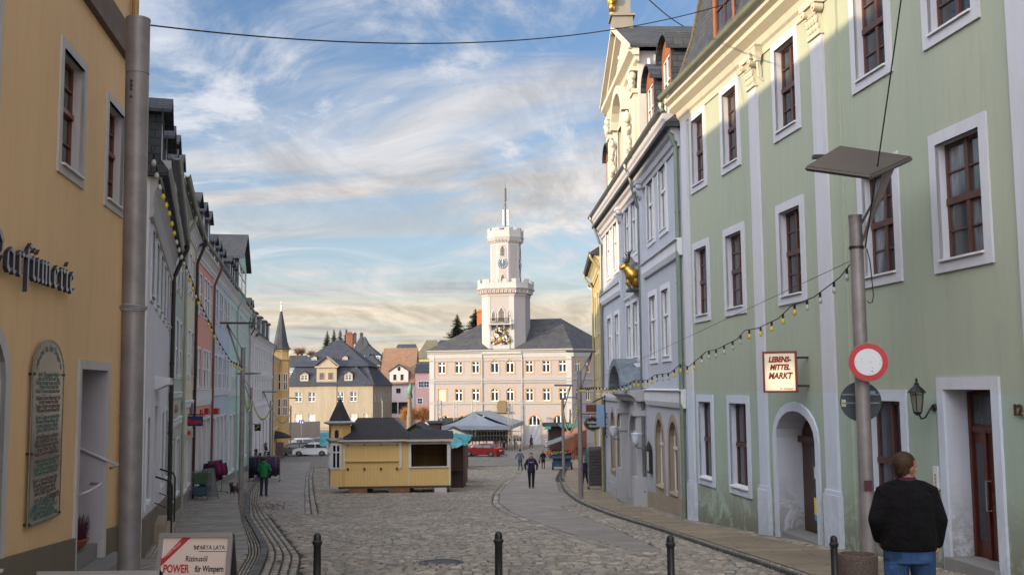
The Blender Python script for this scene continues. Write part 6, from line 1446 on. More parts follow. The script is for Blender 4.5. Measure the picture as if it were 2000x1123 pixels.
for k in range(6):
    a, b = oct_(.50, 0, 6, ph)[k], oct_(.50, 0, 6, ph)[(k+1) % 6]
    Ft = Fac(a, b, 1)
    if Ft.n.dot((a+b)/2-Vector((tcx, tcy, 0))) < 0: Ft.n = -Ft.n
    if Ft.n.y > 0.2 or Ft.n.x > .6: continue
    window(Ft, tw, (.07, Ft.L-.07, kzz(913), kzz(867), 0, 'round'), KW, GLASSD, KW, d=-.01, trim=.05, proud=.03, mull=1, trans=(.68,), ft=.035, sill=False)
    m = MB(); m.poly(*[Ft.P(*q, .012) for q in outline(Ft.L/2-.09, Ft.L/2+.09, kzz(854), kzz(838), .1, 'round')]); m.build('loophole', BLACK, tw)
    m = MB(); m.tube([a+Vector((0, 0, kz0)), a+Vector((0, 0, zt0))], .018, 4); m.build('edge_strip', KW, tw)
for i, (px, w_, h_, mt) in enumerate(((780, .9, .16, wood('beam_orange', (.22, .10, .04), .2)), (860, .55, .16, paint('foam_block', (.45, .45, .45), .8)), (700, .8, .09, MATS['beam_orange']))):
    c = Fk.P(ku(px), 0, -.1); g = gz(c.y); top_ = kz0-.1; m = MB(); hh = max(.1, top_-g-.03); m.box((c.x, c.y, g+.03+hh/2), (w_, .35, hh)); m.box((c.x, c.y+1.6, g-.1+hh/2), (w_, .35, hh+.1)); m.build('levelling_block', mt, label=('wooden block wedged under the middle of the yellow kiosk', 'pale block under the right end of the yellow kiosk', 'thin wooden beam under the left part of the yellow kiosk')[i], cat='block', loc=(c.x, c.y, g))
# stalls behind
def stall(label, px0, px1, py_b, Y, py_e, py_r, wallm, roofm, depth, ridge='x', name='market_stall', over=.25, gable=None):
    a, b = P(px0, py_b, Y), P(px1, py_b, Y); zb = gz(Y)-.1; ze = P(px0, py_e, Y).z; zr = P(px0, py_r, Y).z; Fs = Fac((a.x, a.y), (b.x, b.y), 1); root = thing(name, label, 'stall', (a.x, a.y, zb), 'wooden market stalls on the square')
    m = MB(); m.fbox(Fs, 0, Fs.L, zb, ze, -depth, 0)
    if ridge == 'y': m.add([Fs.P(0, ze, 0), Fs.P(Fs.L, ze, 0), Fs.P(Fs.L/2, zr-.05, 0), Fs.P(0, ze, -depth), Fs.P(Fs.L, ze, -depth), Fs.P(Fs.L/2, zr-.05, -depth)], [(0, 1, 2), (5, 4, 3)])
    m.build('cabin', wallm, root)
    m = MB(); m.fbox(Fs, Fs.L*.1, Fs.L*.9, zb+.95, zb+1.02, 0, .3); m.fbox(Fs, Fs.L*.1, Fs.L*.9, zb+1.05, ze-.25, .0, .03); m.build('counter', gable or wallm, root)
    m = MB()
    if ridge == 'x': m.prof(Fs, [(over, ze-.05), (over, ze+.04), (-depth/2, zr), (-depth-over, ze+.04), (-depth-over, ze-.05)], -over, Fs.L+over)
    else:
        for u0_, u1_ in ((-over, Fs.L/2), (Fs.L+over, Fs.L/2)):
            p_ = [Fs.P(u0_, ze-.12, over), Fs.P(u1_, zr, over), Fs.P(u1_, zr, -depth-over), Fs.P(u0_, ze-.12, -depth-over)]; m.hexa(p_+[v+Vector((0, 0, .07)) for v in p_])
    m.build('roof', roofm, root); return Fs, root, zb, ze, zr
DB = wood('dark_brown_boards', (.055, .025, .018), .13); RB = wood('red_brown_boards', (.20, .07, .03), .13); GRW = wood('green_boards', (.16, .22, .12), .12); TARPG = paint('green_tarp', (.03, .22, .17), .4)
stall('green boarded market hut with a long dark gabled roof behind the yellow kiosk', 786, 838, 868, 55, 849, 829, GRW, FELT, 3.4, 'y', over=.3)
stall('dark brown market hut standing close behind the right end of the kiosk', 878, 905, 935, 50, 862, 856, DB, FELT, 2.4)
stall('red brown market hut with panelled side, right of the dark hut', 885, 909, 930, 55, 864, 858, RB, FELT, 2.6)
stall('dark hut with a pale cream roof panel in front of the stage canopy', 850, 910, 880, 78, 853, 838, DB, FELT, 4, 'y')
stall('black shed at the left corner of the town hall', 838, 862, 862, 128, 826, 822, DB, FELT, 3)
a, b, c, d = P(886, 839, 77.6), P(917, 852, 77.6), P(909, 855, 76), P(872, 842, 76); m = MB(); m.hexa([a, b, c, d]+[v+Vector((0, 0, .06)) for v in (a, b, c, d)]); m.build('roof_panel', paint('cream_panel', (.5, .47, .3), .5), label='loose cream roof panel lying on the dark hut by the stage', cat='panel', loc=a)
# turquoise tarpaulins
def tarp(label, pts, Y0, Y1, fold=.12, n=14):
    tl, tr, br, bl = [P(x, y, Y) for (x, y), Y in zip(pts, (Y1, Y1, Y0, Y0))]; m = MB(); V_ = []; r_ = random.Random(int(pts[0][0]))
    for j in range(n+1):
        for i in range(n+1):
            s_, t_ = i/n, j/n; p = (tl*(1-s_)+tr*s_)*(1-t_)+(bl*(1-s_)+br*s_)*t_; p = p+Vector((0, 0, fold*math.sin(t_*9+math.sin(s_*5)*1.3)*.6+fold*r_.uniform(-.3, .3)-(.25 if t_ > .98 else 0))); V_.append(p)
    w = n+1; m.add(V_, [(j*w+i, j*w+i+1, (j+1)*w+i+1, (j+1)*w+i) for j in range(n) for i in range(n)]); m.build('tarpaulin', paint('turquoise_tarp', (.05, .30, .32), .3, 0, .5, 6), label=label, cat='tarpaulin', smooth=True, loc=bl)
tarp('turquoise tarpaulin draped over the hut roof right of the kiosk', [(868, 848), (925, 848), (914, 862), (868, 863)], 49, 52)
tarp('turquoise tarpaulin hanging from a stall left of the kiosk turret', [(625, 846), (660, 846), (660, 862), (624, 861)], 60, 63)
# right hand stalls with green roofs
stall('brown market hut with green tarpaulin eaves before the town hall, right', 1073, 1105, 870, 105, 832, 826, DB, FELT, 4, over=.6)
stall('row hut of red brown boards behind the right lamp post', 1104, 1122, 871, 100, 834, 829, RB, TARPG, 6, over=.4); stall('red brown hut with green roof nearest the mustard house', 1122, 1146, 866, 112, 836, 829, RB, TARPG, 6, over=.4)
m = MB(); a, b = P(1067, 832, 104.4), P(1076, 832, 104.4); c = P(1062, 838, 103.6); m.poly(a, b, P(1076, 838, 103.6), c); m.build('awning', TARPG, label='small green awning on the left side of the brown hut', cat='awning', loc=a)
# orange awning
a, b = P(1100, 856, 72), P(1150, 838, 62); m = MB(); m.hexa([a, b, b+Vector((.2, 2.2, .25)), a+Vector((.2, 2.2, .25)), a+Vector((0, 0, .09)), b+Vector((0, 0, .09)), b+Vector((.2, 2.2, .34)), a+Vector((.2, 2.2, .34))]); m.tube([a, (a.x, a.y, gz(72))], .03, 5); m.build('awning', paint('orange_awning', (.55, .20, .10), .6), label='pale orange shop awning stretched above the right pavement', cat='awning', loc=a)
# blue produce cart
c = onG(1098, 918); root = thing('produce_stall', 'blue fruit stall on wheels with a tilted grey canopy, on the right lane', 'stall', c); s_ = c.y/2000
m = MB(); m.box((c.x, c.y+.8, c.z+.62), (34*s_, 1.6, .75)); m.build('body', wood('blue_boards', (.035, .09, .16), .2), root)
m = MB(); m.box((c.x, c.y+.6, c.z+1.05), (38*s_, 1.9, .10), 0, R(8)); m.build('shelf', MATS['blue_boards'], root)
for sx in (-1, 1): m = MB(); m.tube([(c.x+sx*.68-.06, c.y-.02, c.z+.3), (c.x+sx*.68+.06, c.y-.02, c.z+.3)], .28, 14); m.build('wheel', BLACK, root)
m = MB(); m.hexa([Vector((c.x-1.1, c.y-.3, c.z+1.75)), Vector((c.x+.9, c.y-.3, c.z+2.45)), Vector((c.x+.9, c.y+1.6, c.z+2.6)), Vector((c.x-1.1, c.y+1.6, c.z+1.9)), Vector((c.x-1.1, c.y-.3, c.z+1.80)), Vector((c.x+.9, c.y-.3, c.z+2.52)), Vector((c.x+.9, c.y+1.6, c.z+2.67)), Vector((c.x-1.1, c.y+1.6, c.z+1.95))]); m.tube([(c.x-.9, c.y, c.z+.9), (c.x-.9, c.y, c.z+1.8)], .025, 5); m.tube([(c.x+.7, c.y, c.z+.9), (c.x+.7, c.y, c.z+2.4)], .025, 5); m.build('canopy', paint('canopy_grey', (.14, .16, .18), .5), root)
r_ = random.Random(2)
for k, col in enumerate(((.45, .12, .03), (.10, .16, .04), (.35, .20, .05), (.30, .05, .03))):
    m = MB()
    for _ in range(22): q = r_.uniform(.07, .12); m.ell((c.x-.9+k*.48+r_.uniform(-.2, .2), c.y+r_.uniform(-.1, 1.2), c.z+1.16+r_.uniform(0, .15)), (q, q, q), 6)
    m.build('produce', paint('produce_%d' % k, col, .6), root, smooth=True)
# ================================================================== stage
root = thing('open_air_stage', 'open air stage with a grey tent roof on metal truss towers before the town hall', 'stage', P(940, 868, 132))
TG = paint('tent_grey', (.20, .23, .27), .5, 0, .2, .6); TR = paint('truss_pale', (.48, .45, .40), .4, .3)
q = [P(855, 832, 128), P(997, 832, 128), P(1022, 822, 138), P(930, 822, 140)]
r0, r1 = P(925, 804, 130), P(957, 801, 138)
m = MB(); 
def sag(a, b, c, n=8, s=.35):
    V_ = []
    for i in range(n+1):
        for j in range(n+1): 
            u_, v_ = i/n, j/n; p = a.lerp(b, u_).lerp(c, v_) ; p = p-Vector((0, 0, s*math.sin(v_*math.pi)*(1+.3*math.sin(u_*12)))); V_.append(p)
    w = n+1; m.add(V_, [(i*w+j, (i+1)*w+j, (i+1)*w+j+1, i*w+j+1) for i in range(n) for j in range(n)])
sag(q[0], q[1], r0); sag(q[1], q[2], r1, s=.2); m.poly(r0, r1, q[1]); sag(q[3], q[0], r0, s=.2); m.poly(q[3], r0, r1); sag(q[2], q[3], r1)
m.build('canopy', TG, root, smooth=True)
m = MB()
for a, b in ((0, 1), (1, 2)): m.hexa([q[a]-Vector((0, 0, .45)), q[b]-Vector((0, 0, .45)), q[b]-Vector((0, -.05, .45)), q[a]-Vector((0, -.05, .45)), q[a]+Vector((0, 0, .05)), q[b]+Vector((0, 0, .05)), q[b]+Vector((0, .05, .05)), q[a]+Vector((0, .05, .05))])
m.build('valance', TG, root)
def truss(px, pt, pb, Y, w=.5, hn='truss_tower'):
    a, b = P(px, pb, Y), P(px, pt, Y); m = MB(); cs = [(sx*w/2, sy*w/2) for sx in (-1, 1) for sy in (-1, 1)]
    for x, y in cs: m.tube([(a.x+x, a.y+y, a.z), (a.x+x, a.y+y, b.z)], .05, 4)
    z = a.z; k = 0
    while z < b.z-.6:
        for y in (-w/2, w/2): m.tube([(a.x-w/2*(-1)**k, a.y+y, z), (a.x+w/2*(-1)**k, a.y+y, z+.6)], .03, 3)
        z += .6; k += 1
    m.box((a.x, a.y, b.z+.05), (w*1.3, w*1.3, .15)); m.build(hn, TR, root)
for px, pt, Y in ((859, 783, 133), (890, 783, 139), (926, 782, 139), (997, 783, 128.5), (1022, 783, 138)): truss(px, pt, 868, Y)
m = MB(); a, b = P(868, 860, 131), P(1018, 860, 131); zf = P(940, 858, 131).z; m.box(((a.x+b.x)/2, 135, zf-.1), (b.x-a.x, 9, .2)); 
for k in range(12): m.box((a.x+(b.x-a.x)*k/11, 131, (zf+gz(131))/2), (.12, .12, zf-gz(131)+.3))
m.build('platform', BLACK, root)
m = MB()
for z_ in (zf+.5, zf+1.05): m.tube([(a.x, 130.6, z_), (b.x, 130.6, z_)], .05, 4)
for k in range(26): x = a.x+(b.x-a.x)*k/25; m.tube([(x, 130.6, gz(130)), (x, 130.6, zf+1.05)], .03, 4)
m.build('railing', TR, root); m = MB(); m.box(((a.x+b.x)/2-1.5, 139.5, zf+1.2), (9.5, .2, 2.6)); m.build('backdrop', paint('backdrop', (.02, .025, .025), .8), root)
m = MB()
for k in range(9): x = a.x+(b.x-a.x)*.72+k*.35; m.tube([(x, 130-k*.12, gz(130)-.0), (x, 130-k*.12, gz(130)+1.1+.08*k)], .04, 4)
m.tube([(a.x+(b.x-a.x)*.72, 130, gz(130)+1.1), (a.x+(b.x-a.x)*.72+2.9, 129, gz(130)+1.8)], .05, 4); m.build('stair_rail', TR, root)
a = P(1024, 829, 139); b = P(1056, 868, 139); m = MB(); n = 12; V_ = []
for j in range(n+1):
    for i in range(n+1): V_.append((a.x+(b.x-a.x)*i/n, a.y+.12*math.sin(i*1.7+j*.8), a.z+(b.z-a.z)*j/n-.15*math.sin(i/n*3.1)*(1-j/n)))
m.add(V_, [(j*13+i, j*13+i+1, (j+1)*13+i+1, (j+1)*13+i) for j in range(n) for i in range(n)]); m.build('white_banner', paint('banner_white', (.48, .48, .52), .7), label='creased white sheet hung over the barrier under the right arched window', cat='banner', smooth=True, loc=(a.x, a.y, b.z))
# construction fence panels
def fence_panel(px0, px1, p0, p1, Y, label):
    a, b = P(px0, p1, Y), P(px1, p1, Y); z1_ = P(px0, p0, Y).z; m = MB()
    for z in (a.z+.1, z1_): m.tube([(a.x, a.y, z), (b.x, b.y, z)], .03, 4)
    n = 10
    for k in range(n+1): x = a.x+(b.x-a.x)*k/n; m.tube([(x, a.y, a.z), (x, a.y, z1_)], .03 if k in (0, n) else .01, 4)
    m.build('barrier', TR, label=label, cat='barrier', group='mobile wire barriers', loc=a)
fence_panel(1056, 1075, 829, 868, 138, 'wire barrier panel between the white sheet and the brown hut'); 
# ================================================================== street lamps and poles
def flat_lamp(label, px, pbase, ptop, hx0, hx1, hy, r=.085, side=-1, Y=None, size=None, group='flat plate street lamps', depth=1.0):
    b = onG(px, pbase) if Y is None else Vector((P(px, 760, Y).x, Y, gz(Y))); Y = b.y; t = P(px, ptop, Y); t.x = b.x; root = thing('street_lamp', label, 'street lamp', b, group)
    m = MB(); m.tube([b-Vector((0, 0, .3)), Vector((b.x, b.y, t.z))], [r*1.06, r], 16); m.tube([(b.x, b.y, t.z), (b.x, b.y, t.z+.03)], r*1.1, 16); m.tube([b, b+Vector((0, 0, .06))], r*1.5, 16); m.build('pole', GREY, root, smooth=True, angle=40)
    h0, h1 = P(hx0, hy, Y), P(hx1, hy, Y); tilt = .06; w = h1.x-h0.x
    m = MB(); m.hexa([Vector((h0.x, Y-depth/2, h0.z)), Vector((h1.x, Y-depth/2, h1.z)), Vector((h1.x, Y+depth/2, h1.z+.05)), Vector((h0.x, Y+depth/2, h0.z+.05)), Vector((h0.x, Y-depth/2, h0.z+.06)), Vector((h1.x, Y-depth/2, h1.z+.06)), Vector((h1.x, Y+depth/2, h1.z+.11)), Vector((h0.x, Y+depth/2, h0.z+.11))]); m.build('reflector_plate', paint('lamp_plate', (.05, .045, .045), .45, .3), root)
    ax = h0.x+.1*w if side < 0 else h1.x-.1*w
    m = MB(); m.tube([(b.x, b.y, t.z-.8), (ax, b.y, h0.z)], .04, 6); m.tube([(b.x, b.y, t.z-.1), (ax+(.12 if side < 0 else -.12)*0, b.y+.05, h0.z)], .018, 5); m.build('arm', GREY, root); return b, t
LL = [flat_lamp('nearest flat plate lamp on the left pavement, beside the small dog', 470, 989, 680, 437, 504, 634, side=-1),
      flat_lamp('second flat plate lamp on the left, behind the clothes racks', 488, 937, 758, 466, 506, 731, side=-1),
      flat_lamp('third flat plate lamp on the left, by the black parasol', 527, 906, 783, 512, 541, 766, side=-1),
      flat_lamp('farthest flat plate lamp on the left, next to the parked cars', 567, 886, 793, 555, 579, 778, side=-1)]
LR = [flat_lamp('flat plate lamp on the right pavement in front of the inn', 1135, 976, 726, 1106, 1162, 689, side=1),
      flat_lamp('second flat plate lamp on the right, beside the fruit stall', 1101, 934, 778, 1083, 1118, 754, side=1),
      flat_lamp('third flat plate lamp on the right, before the brown huts', 1115, 893, 800, 1106, 1132, 777, side=1)]
flat_lamp('distant flat plate lamp before the white gabled shop house', 747, 822, 784, 743, 756, 775, Y=165, side=-1)
# right foreground pole with big mesh plate lamp
Yp = 14.4; px0 = P(1690, 900, Yp); b = Vector((px0.x, Yp, gz(Yp))); zt = P(1679, 424, Yp).z
root = thing('street_lamp', 'tall grey lamp pole in the right foreground with a square mesh reflector', 'street lamp', b)
m = MB(); m.tube([b-Vector((0, 0, .4)), Vector((b.x, b.y, zt))], [.105, .093], 24); m.tube([(b.x, b.y, zt), (b.x, b.y, zt+.025)], .099, 24); pole = m.build('pole', GREY, root, smooth=True, angle=40)
m = MB(); m.tube([(b.x, b.y, P(1680, 484, Yp).z-.02), (b.x, b.y, P(1680, 484, Yp).z+.02)], .104, 24); m.build('cable_strap', BLACK, pole)
c4 = [P(1576, 332, 13.9), P(1700, 349, 13.3), P(1779, 313, 14.2), P(1641, 292, 14.9)]
m = MB(); N_ = 18
for i in range(N_+1):
    a_, b_ = c4[0].lerp(c4[1], i/N_), c4[3].lerp(c4[2], i/N_); m.tube([a_, b_], .013, 4); a_, b_ = c4[0].lerp(c4[3], i/N_), c4[1].lerp(c4[2], i/N_); m.tube([a_, b_], .013, 4)
m.build('mesh_grille', paint('grille_metal', (.34, .31, .30), .4, .5), root)
m = MB(); up = Vector((0, 0, .035)); m.hexa([v+up for v in c4]+[v+up*1.6 for v in c4])
for i in range(4):
    a_, b_ = c4[i], c4[(i+1) % 4]; m.tube([a_+up*.4, b_+up*.4], .03, 4)
m.build('reflector_plate', paint('lamp_plate_near', (.075, .062, .058), .5, .3), root)
m = MB(); e_ = c4[1].lerp(c4[2], .62)+Vector((-.05, 0, 0)); m.hexa([Vector((b.x-.01, b.y-.03, zt-.55)), Vector((b.x+.01, b.y+.03, zt-.55)), Vector((b.x+.14, b.y+.03, zt-.30)), Vector((b.x+.12, b.y-.03, zt-.30)), e_+Vector((-.10, -.03, 0)), e_+Vector((-.10, .03, 0)), e_+Vector((.03, .03, 0)), e_+Vector((.03, -.03, 0))]); m.tube([(b.x+.08, b.y, zt-.1), e_], .018, 6); m.build('arm', GREY, root)
a_ = P(1598, 307, 14.5); m = MB(); m.box((a_.x+.1, a_.y, a_.z), (.35, .12, .05)); m.build('floodlight', BLACK, root)
def disc(label, px, py, rpx, Y, mats, name, cat, back=None):
    c = P(px, py, Y); r = rpx*Y/2000; root = thing(name, label, cat, c); nrm = -c.normalized() if back is None else back; nrm = Vector((nrm.x, nrm.y, 0)).normalized(); t_ = Vector((-nrm.y, nrm.x, 0)); k = 40
    for i, (r0, n0, n1, mt, pn) in enumerate(mats):
        m = MB(); m.add([c+(t_*math.cos(a*2*math.pi/k)+Vector((0, 0, 1))*math.sin(a*2*math.pi/k))*r*r0+nrm*nn for nn in (n0, n1) for a in range(k)], [tuple(range(k)), tuple(range(2*k-1, k-1, -1))]+[(a, (a+1) % k, k+(a+1) % k, k+a) for a in range(k)]); m.build(pn, mt, root)
    return c, nrm, t_, root
def signwhite():
    m, nt, N, L, bs = newmat('sign_white'); p = pos(N)
    x = mixc(N, L, mr(N, L, nz(N, L, p, 26, 2, .5), .69, .72, 0, .8), (.55, .56, .60), (.15, .13, .13)); mp = N.new('ShaderNodeMapping'); mp.inputs['Rotation'].default_value = (0, R(35), 0); mp.inputs['Scale'].default_value = (2, 2, 30); L.new(p, mp.inputs[0])
    x = mixc(N, L, mr(N, L, nz(N, L, mp.outputs[0], 2.2, 2, .5), .72, .74, 0, .7), x, (.2, .16, .15)); L.new(x, bs.inputs['Base Color']); bs.inputs['Roughness'].default_value = .4; return m
disc('round red and white prohibition sign mounted on the right lamp pole', 1696, 707, 37.5, 14.15, [(1, -.012, .0, GREY, 'plate'), (.97, .0, .006, paint('sign_signal_red', (.42, .012, .016), .4), 'red_ring'), (.69, .006, .010, signwhite(), 'white_field')], 'traffic_sign', 'traffic sign')
c, nr, t_, rt = disc('dark back of a round sign below the prohibition sign on the lamp pole', 1681, 784, 38.5, 14.65, [(1, -.008, .004, paint('sign_back', (.035, .048, .062), .5, .3, .2), 'plate')], 'traffic_sign', 'traffic sign')
m = MB(); 
for z_ in (-.03, .09): m.hexa([c+t_*s_*.25+nr*n_+Vector((0, 0, z_+dz)) for dz in (0, .02) for s_, n_ in ((-1, .004), (1, .004), (1, .02), (-1, .02))])
m.build('rail', paint('alu_rail', (.16, .17, .18), .4, .6), rt)
m = MB(); m.hexa([c+t_*x_+nr*n_+Vector((0, 0, z_)) for z_ in (.10, .15) for x_, n_ in ((.10, .005), (.2, .005), (.2, .008), (.10, .008))]); m.build('sticker', paint('sticker_blue', (.15, .35, .55), .5), rt)
m = MB(); m.hexa([c+t_*x_+nr*n_+Vector((0, 0, z_)) for z_ in (-.07, .03) for x_, n_ in ((-.26, .005), (-.2, .005), (-.2, .008), (-.26, .008))]); m.build('sticker', paint('sticker_pale', (.4, .42, .3), .5), rt)
pb = P(1696, 948, 14.28); m = MB(); m.box((pb.x, pb.y-.0, pb.z), (.11, .01, .14)); m.build('pole_sticker', paint('sticker_dark', (.06, .012, .025), .5), label='small dark square sticker on the right lamp pole', cat='sticker', loc=pb)
# left foreground pole
Yp = 13.8; q = P(258, 900, Yp); b = Vector((q.x, Yp, gz(Yp))); top_ = P(270, 42, Yp); root = thing('cable_pole', 'thick round steel pole at the corner of the ochre perfumery', 'pole', b)
tp = Vector((top_.x, top_.y, top_.z)); zj = P(268, 148, Yp).z; f = (zj-b.z)/(tp.z-b.z); pj = b.lerp(tp, f)
m = MB(); m.tube([b-Vector((0, 0, .4)), pj], [.143, .155], 32); m.build('pole', GREY, root, smooth=True, angle=40)
m = MB(); m.tube([pj+Vector((0, 0, .02)), tp], [.157, .160], 32); m.tube([pj+Vector((0, 0, -.01)), pj+Vector((0, 0, .03))], .148, 32); m.tube([tp, tp+Vector((0, 0, .03))], .165, 32); m.build('sleeve', GREY, root, smooth=True, angle=40)
m = MB(); 
for dz in (-.12, -.18, -.24, -.34): m.ell(pj+Vector((-.02, -.155, dz)), (.018, .015, .018 if dz != -.18 else .04), 8)
m.build('bolt', BLACK, root)
zc_ = P(255, 607, Yp).z; m = MB()
for k in range(5): cp = b.lerp(tp, (zc_-b.z)/(tp.z-b.z)); m.tube([cp+Vector((.165*math.cos(a*.4)*(1+.02*k), .165*math.sin(a*.4)*(1+.02*k), k*.016+.012*math.sin(a*.9+k))) for a in range(17)], .007, 4)
m.build('cable_coil', paint('coil_grey', (.35, .34, .36), .5), root)
# cables
def cable(label, pts, r=.012, name='overhead_cable'): m = MB(); m.tube(pts, r, 6); return m.build(name, BLACK, label=label, cat='cable', loc=pts[0])
def hang(a, b, s, n=24): return [a.lerp(b, i/n)-Vector((0, 0, 4*s*(i/n)*(1-i/n))) for i in range(n+1)]
a, b = P(294, 50, 13.8), P(1420, 8, 23); cb = hang(a, b, .55, 40); o_ = cable('long black cable spanning the street from the left pole to the green house eaves', cb, .011)
cable('thin black cable crossing down to the green house roof edge', hang(P(1255, -12, 18), P(1335, 52, 25), .05), .012)
cable('black cable dropping from above to the top of the right lamp pole', hang(P(1764, -30, 12.5), P(1690, 484, 14.3), .04)+[], .010)
cable('loose cable loop hanging on the right lamp pole', [P(1693, 486, 14.28), P(1699, 510, 14.25), P(1706, 575, 14.25), P(1704, 590, 14.25), P(1698, 592, 14.26), P(1694, 588, 14.28)], .008)
# ================================================================== string lights
BY = paint('bulb_yellow', (.62, .46, .03), .25, 0, .1); BC = glass('bulb_clear', (.42, .42, .40), .1, .08)
def string(label, path, spacing, pattern, rb=.032, start=0, rest=None):
    L = [0]
    for a, b in zip(path[:-1], path[1:]): L.append(L[-1]+(b-a).length)
    root = thing('string_lights', label, 'string lights', path[0], 'festoon bulb strings over the street'); w = MB(); w.tube(path, .009, 5); s = start; k = 0; n = 0
    while s < L[-1] and n < 96:
        for i in range(len(L)-1):
            if L[i] <= s <= L[i+1]: break
        p = path[i].lerp(path[i+1], (s-L[i])/(L[i+1]-L[i])); w.tube([p, p-Vector((0, 0, .075))], [.020, .022], 6)
        m = MB(); m.lathe(p-Vector((0, 0, .18)), [(.001, 0), (rb*.7, .012), (rb, .04), (rb*.9, .07), (.018, .105), (.018, .11)], 8); m.build('bulb', BY if pattern[k % len(pattern)] == 'y' else BC, root, smooth=True)
        s += spacing; k += 1; n += 1
    w.build('wire', BLACK, root)
    if rest: m = MB(); m.tube([path[0], path[-1]], .005, 4); m.build('carrier_wire', BLACK, root)
    return root
tl = Vector((LL[0][0].x, LL[0][0].y, P(470, 716, LL[0][0].y).z))
sp = [P(297, 286, 14.6), P(312, 352, 16.3), P(330, 402, 18.2), P(346, 466, 20.4), P(362, 512, 22.6), P(384, 574, 25), P(406, 622, 28), P(428, 668, 30.6), P(450, 703, 33.2), tl]
string('string of clear and yellow bulbs from the left foreground to the nearest left lamp', sp, .68, 'cccyyyyycccccyyyycccyyycc', .038, .4)
def lampstring(label, A, B, pya, pyb, sag_, spacing=.5, pat='yycc'):
    a = Vector((A[0].x, A[0].y, P(1000, pya, A[0].y).z)); b = Vector((B[0].x, B[0].y, P(1000, pyb, B[0].y).z)); string(label, hang(a, b, sag_, 26), spacing, pat, .045, .3)
lampstring('string of bulbs between the first and second left lamps', LL[0], LL[1], 720, 770, 1.0, .55); lampstring('string of bulbs between the second and third left lamps', LL[1], LL[2], 768, 788, 1.3, .6); lampstring('string of bulbs between the third and farthest left lamps', LL[2], LL[3], 786, 800, 1.5, .7)
Yq = 14.4; e_ = LR[0][0]; s0 = P(1669, 506, 14.35); e1 = Vector((e_.x, e_.y, P(1135, 757, e_.y).z))
ks = [s0, P(1640, 542, 15.0), P(1590, 580, 16.0), P(1545, 598, 17), P(1520, 622, 17.6), P(1480, 641, 18.6), P(1455, 645, 19.2), P(1440, 662, 19.8), P(1400, 682, 21.1), P(1380, 686, 21.9), P(1345, 716, 23.2), P(1328, 712, 23.9), P(1310, 728, 24.7), P(1280, 732, 26.2), P(1265, 742, 27.1), P(1238, 743, 28.8), P(1222, 752, 30), P(1190, 757, 32.2), P(1160, 756, 34.6), e1]
string('string of yellow and clear bulbs from the right foreground pole along the inn', ks, .55, 'ccccyyyyyccccccyyyycccyyyyy', .031, .35, rest=True)
lampstring('string of bulbs between the first and second right lamps', LR[0], LR[1], 762, 790, 1.5, .5); lampstring('string of bulbs between the second and third right lamps', LR[1], LR[2], 785, 800, 1.6, .6)
# ================================================================== bollards, planter
BOL = paint('bollard_black', (.028, .026, .030), .42, .3, .3, 9)
for px, pt, Y, lb in ((620, 1040, 10.6, 'black cast bollard left of the street centre'), (973.5, 1037, 10.6, 'black cast bollard in the middle of the street'), (1309, 1044, 10.9, 'black cast bollard at the right edge of the cobbles'), (1628, 1045, 11.4, 'black cast bollard beside the concrete planter')):
    t = P(px, pt, Y); g = gz(Y); H = t.z-g; m = MB(); m.lathe((t.x, Y, g), [(.055, -.05), (.055, .06), (.045, .09), (.042, H*.42), (.050, H*.43), (.052, H*.455), (.044, H*.47), (.040, H*.48), (.038, H-.13), (.045, H-.12), (.052, H-.10), (.052, H-.085), (.040, H-.075), (.038, H-.06), (.040, H-.04), (.030, H-.012), (.012, H), (0.001, H)], 20)
    m.build('bollard', BOL, smooth=True, angle=35, label=lb, cat='bollard', group='black bollards across the street', loc=(t.x, Y, g))
def exposed():
    m, nt, N, L, bs = newmat('exposed_aggregate'); p = pos(N); v = N.new('ShaderNodeTexVoronoi'); v.inputs['Scale'].default_value = 60; L.new(p, v.inputs[0]); x = mixc(N, L, mr(N, L, v.outputs['Distance'], .2, .6, 0, 1), (.17, .13, .11), (.045, .035, .032)); x = mixc(N, L, nz(N, L, p, 30, 3, .7), x, (.09, .06, .05)); L.new(x, bs.inputs['Base Color']); bs.inputs['Roughness'].default_value = .85; bump(N, L, bs, v.outputs['Distance'], -.6, .01); return m
Y = 12.4; c = P(1675, 1090, Y); g = gz(Y); zt = P(1675, 1081, Y).z; r_ = 37*Y/2000; root = thing('concrete_planter', 'round exposed aggregate concrete tub beside the right lamp pole', 'planter', (c.x, Y, g))
m = MB(); H = zt-g; m.lathe((c.x, Y, g), [(r_*.86, -.05), (r_*.9, .05), (r_*.98, H*.6), (r_, H-.04), (r_*.98, H), (r_*.84, H), (r_*.82, H-.04), (r_*.8, H-.12), (0, H-.12)], 32); m.build('tub', exposed(), root, smooth=True, angle=40)
m = MB(); m.lathe((c.x, Y, g), [(0.001, H-.11), (r_*.78, H-.10), (r_*.5, H-.07), (.001, H-.06)], 20); m.build('soil', JOINT, root)
